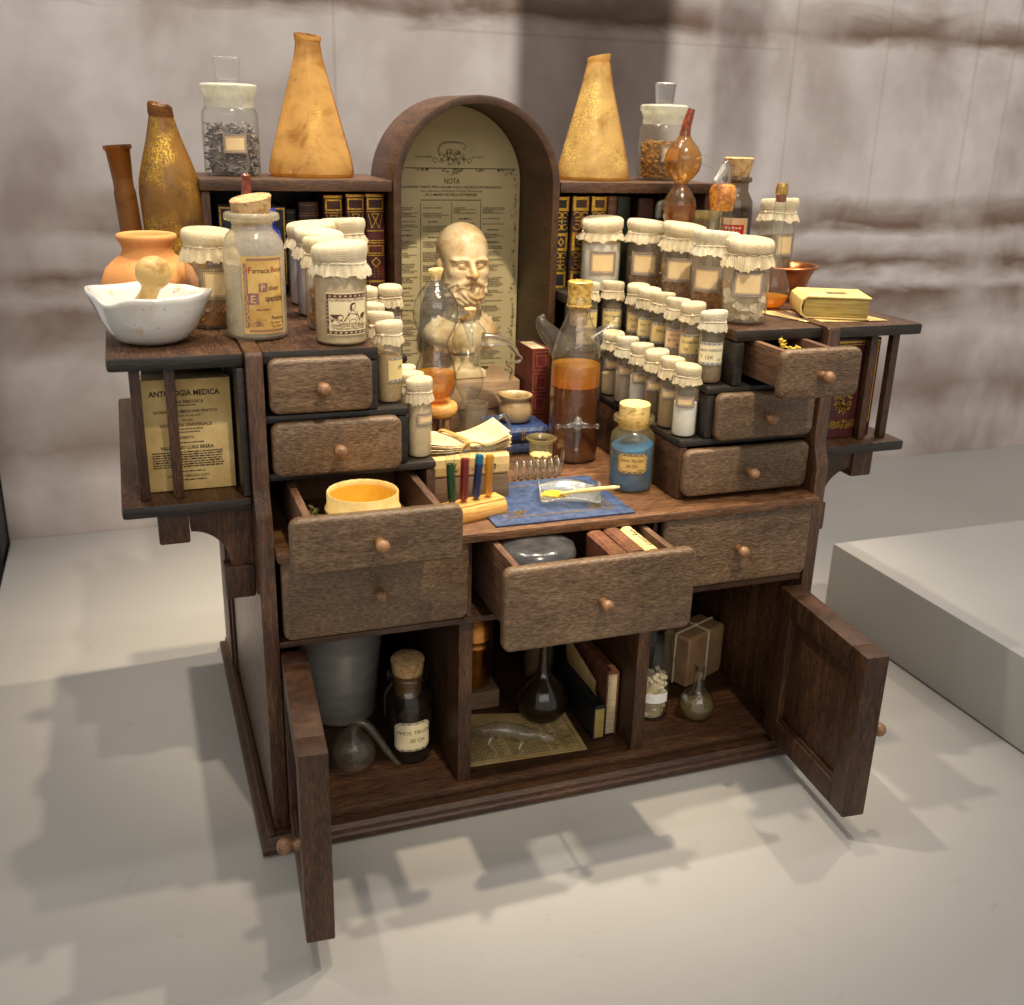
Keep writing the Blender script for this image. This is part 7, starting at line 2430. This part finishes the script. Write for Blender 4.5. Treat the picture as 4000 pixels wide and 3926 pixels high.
spineup('brown gilt book standing spine up in the middle drawer, next to the glass dish', 0.0085, 0.0190, -0.0440, -0.0080, 0.1412, 0.1835, 'leather_tan', True)
spineup('brown gilt book standing spine up in the middle drawer, between two books', 0.0196, 0.0296, -0.0440, -0.0070, 0.1412, 0.1840, 'leather_tan', True)
spineup('cream book lettered Lessico Farm. standing spine up in the middle drawer', 0.0302, 0.0382, -0.0440, -0.0080, 0.1412, 0.1838, 'label_yellow', False, 'Lessico Farm.')

# ================================================================== books in the wing niches
t = thing('journal', 'tall yellowed journal titled Antologia Medica behind the left niche bars', 'book', (-0.2088, 0.0300, 0.2166))
MB().box(-0.0222, 0.0224, 0.0, 0.0022, 0.0003, 0.0612).obj('front_cover', 'paper_old', t, bevel=0.0002)
MB().box(-0.0218, 0.0220, 0.0023, 0.0170, 0.0006, 0.0606).obj('pages', 'page_pale', t, bevel=0.0002)
fm = planemap((0.2088, 0.0, -0.2166), (1, 0, 0), (0, 0, 1))
tx = MB()
for s_, x0, x1, z, sz, bd_ in (('ANTOLOGIA MEDICA', -0.2277, -0.1919, 0.2690, 0.0042, 0.03), ('OPERA PERIODICA', -0.2180, -0.2003, 0.2649, 0.0025, 0.02), ('GIORNALE DI MEDICINA PRATICA', -0.2262, -0.1934, 0.2598, 0.0021, 0.02), ('PUBBLICATO IN PADOVA', -0.2180, -0.2023, 0.2577, 0.0014, 0.015),
                               ('ED ALLA', -0.2115, -0.2065, 0.2553, 0.0013, 0.015), ('GAZZETTA UNIVERSALE', -0.2235, -0.1968, 0.2524, 0.0023, 0.02), ('DIRETTA', -0.2136, -0.2065, 0.2456, 0.0019, 0.02), ('VALERIANO LUIGI BRERA', -0.2242, -0.1967, 0.2398, 0.0027, 0.025), ('DOTTORE TEBALDO CASTI', -0.2218, -0.1999, 0.2242, 0.0019, 0.015)):
    text(tx, fm, s_, sz, (x0 + x1) / 2, z, width=x1 - x0, bold=bd_)
tx.obj('lettering', 'ink', t, smooth=False)
wm = MB()
r9 = random.Random(21)
words(wm, fm, -0.2285, -0.1918, 0.2296, 0.2392, 0.00135, r9, xh=0.5, ragged=0.04, fill=1)
for x0, x1, z in ((-0.2160, -0.2015, 0.2505), (-0.2155, -0.2030, 0.2488), (-0.2150, -0.2015, 0.2430), (-0.2160, -0.2020, 0.2270), (-0.2150, -0.2010, 0.2222), (-0.2150, -0.2040, 0.2634)):
    words(wm, fm, x0, x1, z, z + 0.0013, 0.0012, r9, xh=0.5, fill=1, ragged=0.02)
wm.obj('print_lines', 'ink', t, smooth=False)

t = thing('gilt_album', 'tall maroon book with gold scroll border behind the right niche bars', 'book', (0.2088, 0.0246, 0.2166))
MB().box(-0.0224, 0.0184, 0.0, 0.0020, 0.0003, 0.0668).obj('front_cover', 'leather_maroon', t, bevel=0.0002)
MB().box(-0.0220, 0.0180, 0.0021, 0.0150, 0.0006, 0.0662).obj('pages', 'page_pale', t, bevel=0.0002)
g_ = MB()
f_ = planemap((0, 0, 0), (1, 0, 0), (0, 0, 1))
stroke(g_, f_, [(-0.0210, 0.0645), (0.0172, 0.0645)], 0.0014, off=0.0003)
stroke(g_, f_, [(-0.0210, 0.0626), (0.0172, 0.0626)], 0.0005, off=0.0003)
stroke(g_, f_, [(0.0165, 0.010), (0.0165, 0.0640)], 0.0007, off=0.0003)
for i in range(70):
    z = 0.013 + 0.049 * i / 70
    x = 0.0128 + 0.0006 * math.sin(i * 0.8)
    stroke(g_, f_, arcp(x, z, r9.uniform(0.0005, 0.0011), r9.uniform(0, 360), r9.uniform(360, 600), 5), 0.0005, off=0.0003)
for i in range(90):
    q = math.sqrt(r9.random())
    a_ = r9.uniform(0, 6.28)
    x, z = -0.0055 + 0.0066 * q * math.cos(a_), 0.0290 + 0.0125 * q * math.sin(a_)
    stroke(g_, f_, arcp(x, z, r9.uniform(0.0005, 0.0014), r9.uniform(0, 360), r9.uniform(360, 600), 5), 0.0006, off=0.0003)
    stroke(g_, f_, arcp(-0.019 + r9.random() * 0.028, 0.0095 + r9.uniform(-0.0025, 0.0025), 0.0007, 0, 300, 5), 0.0003, off=0.0003)
g_.obj('gilt_tooling', 'gilt', t, smooth=False)

# something dried on the riser, mostly out of the picture
t = thing('dried_branch', 'brown dried branch lying on the grey riser block', 'branch', (0.6150, 0.1180, 0.0690))
mb = MB()
mb.tube(spline([(-0.012, -0.02, 0.003), (0.01, 0.0, 0.006), (0.05, 0.01, 0.010), (0.09, 0.0, 0.006)], 5), 0.0022, 8)
for i in range(5):
    mb.tube(spline([(0.005 + 0.016 * i, 0.0, 0.006), (-0.002 + 0.018 * i, 0.010, 0.022 + 0.004 * (i % 3)), (-0.004 + 0.02 * i, 0.016, 0.036)], 4), 0.0012, 7)
mb.obj('stem', 'powder_brown', t)
lf = MB()
for i in range(60):
    c0 = Vector((r9.uniform(-0.01, 0.09), r9.uniform(-0.02, 0.02), r9.uniform(0.006, 0.034)))
    d_ = Vector((r9.uniform(-1, 1), r9.uniform(-1, 1), r9.uniform(-0.5, 1))).normalized()
    n_ = d_.orthogonal().normalized() * 0.003
    lf.add([c0, c0 + d_ * 0.006 + n_, c0 + d_ * 0.013, c0 + d_ * 0.006 - n_], [(0, 1, 2, 3)])
lf.obj('leaves', 'powder_tan', t, smooth=False)
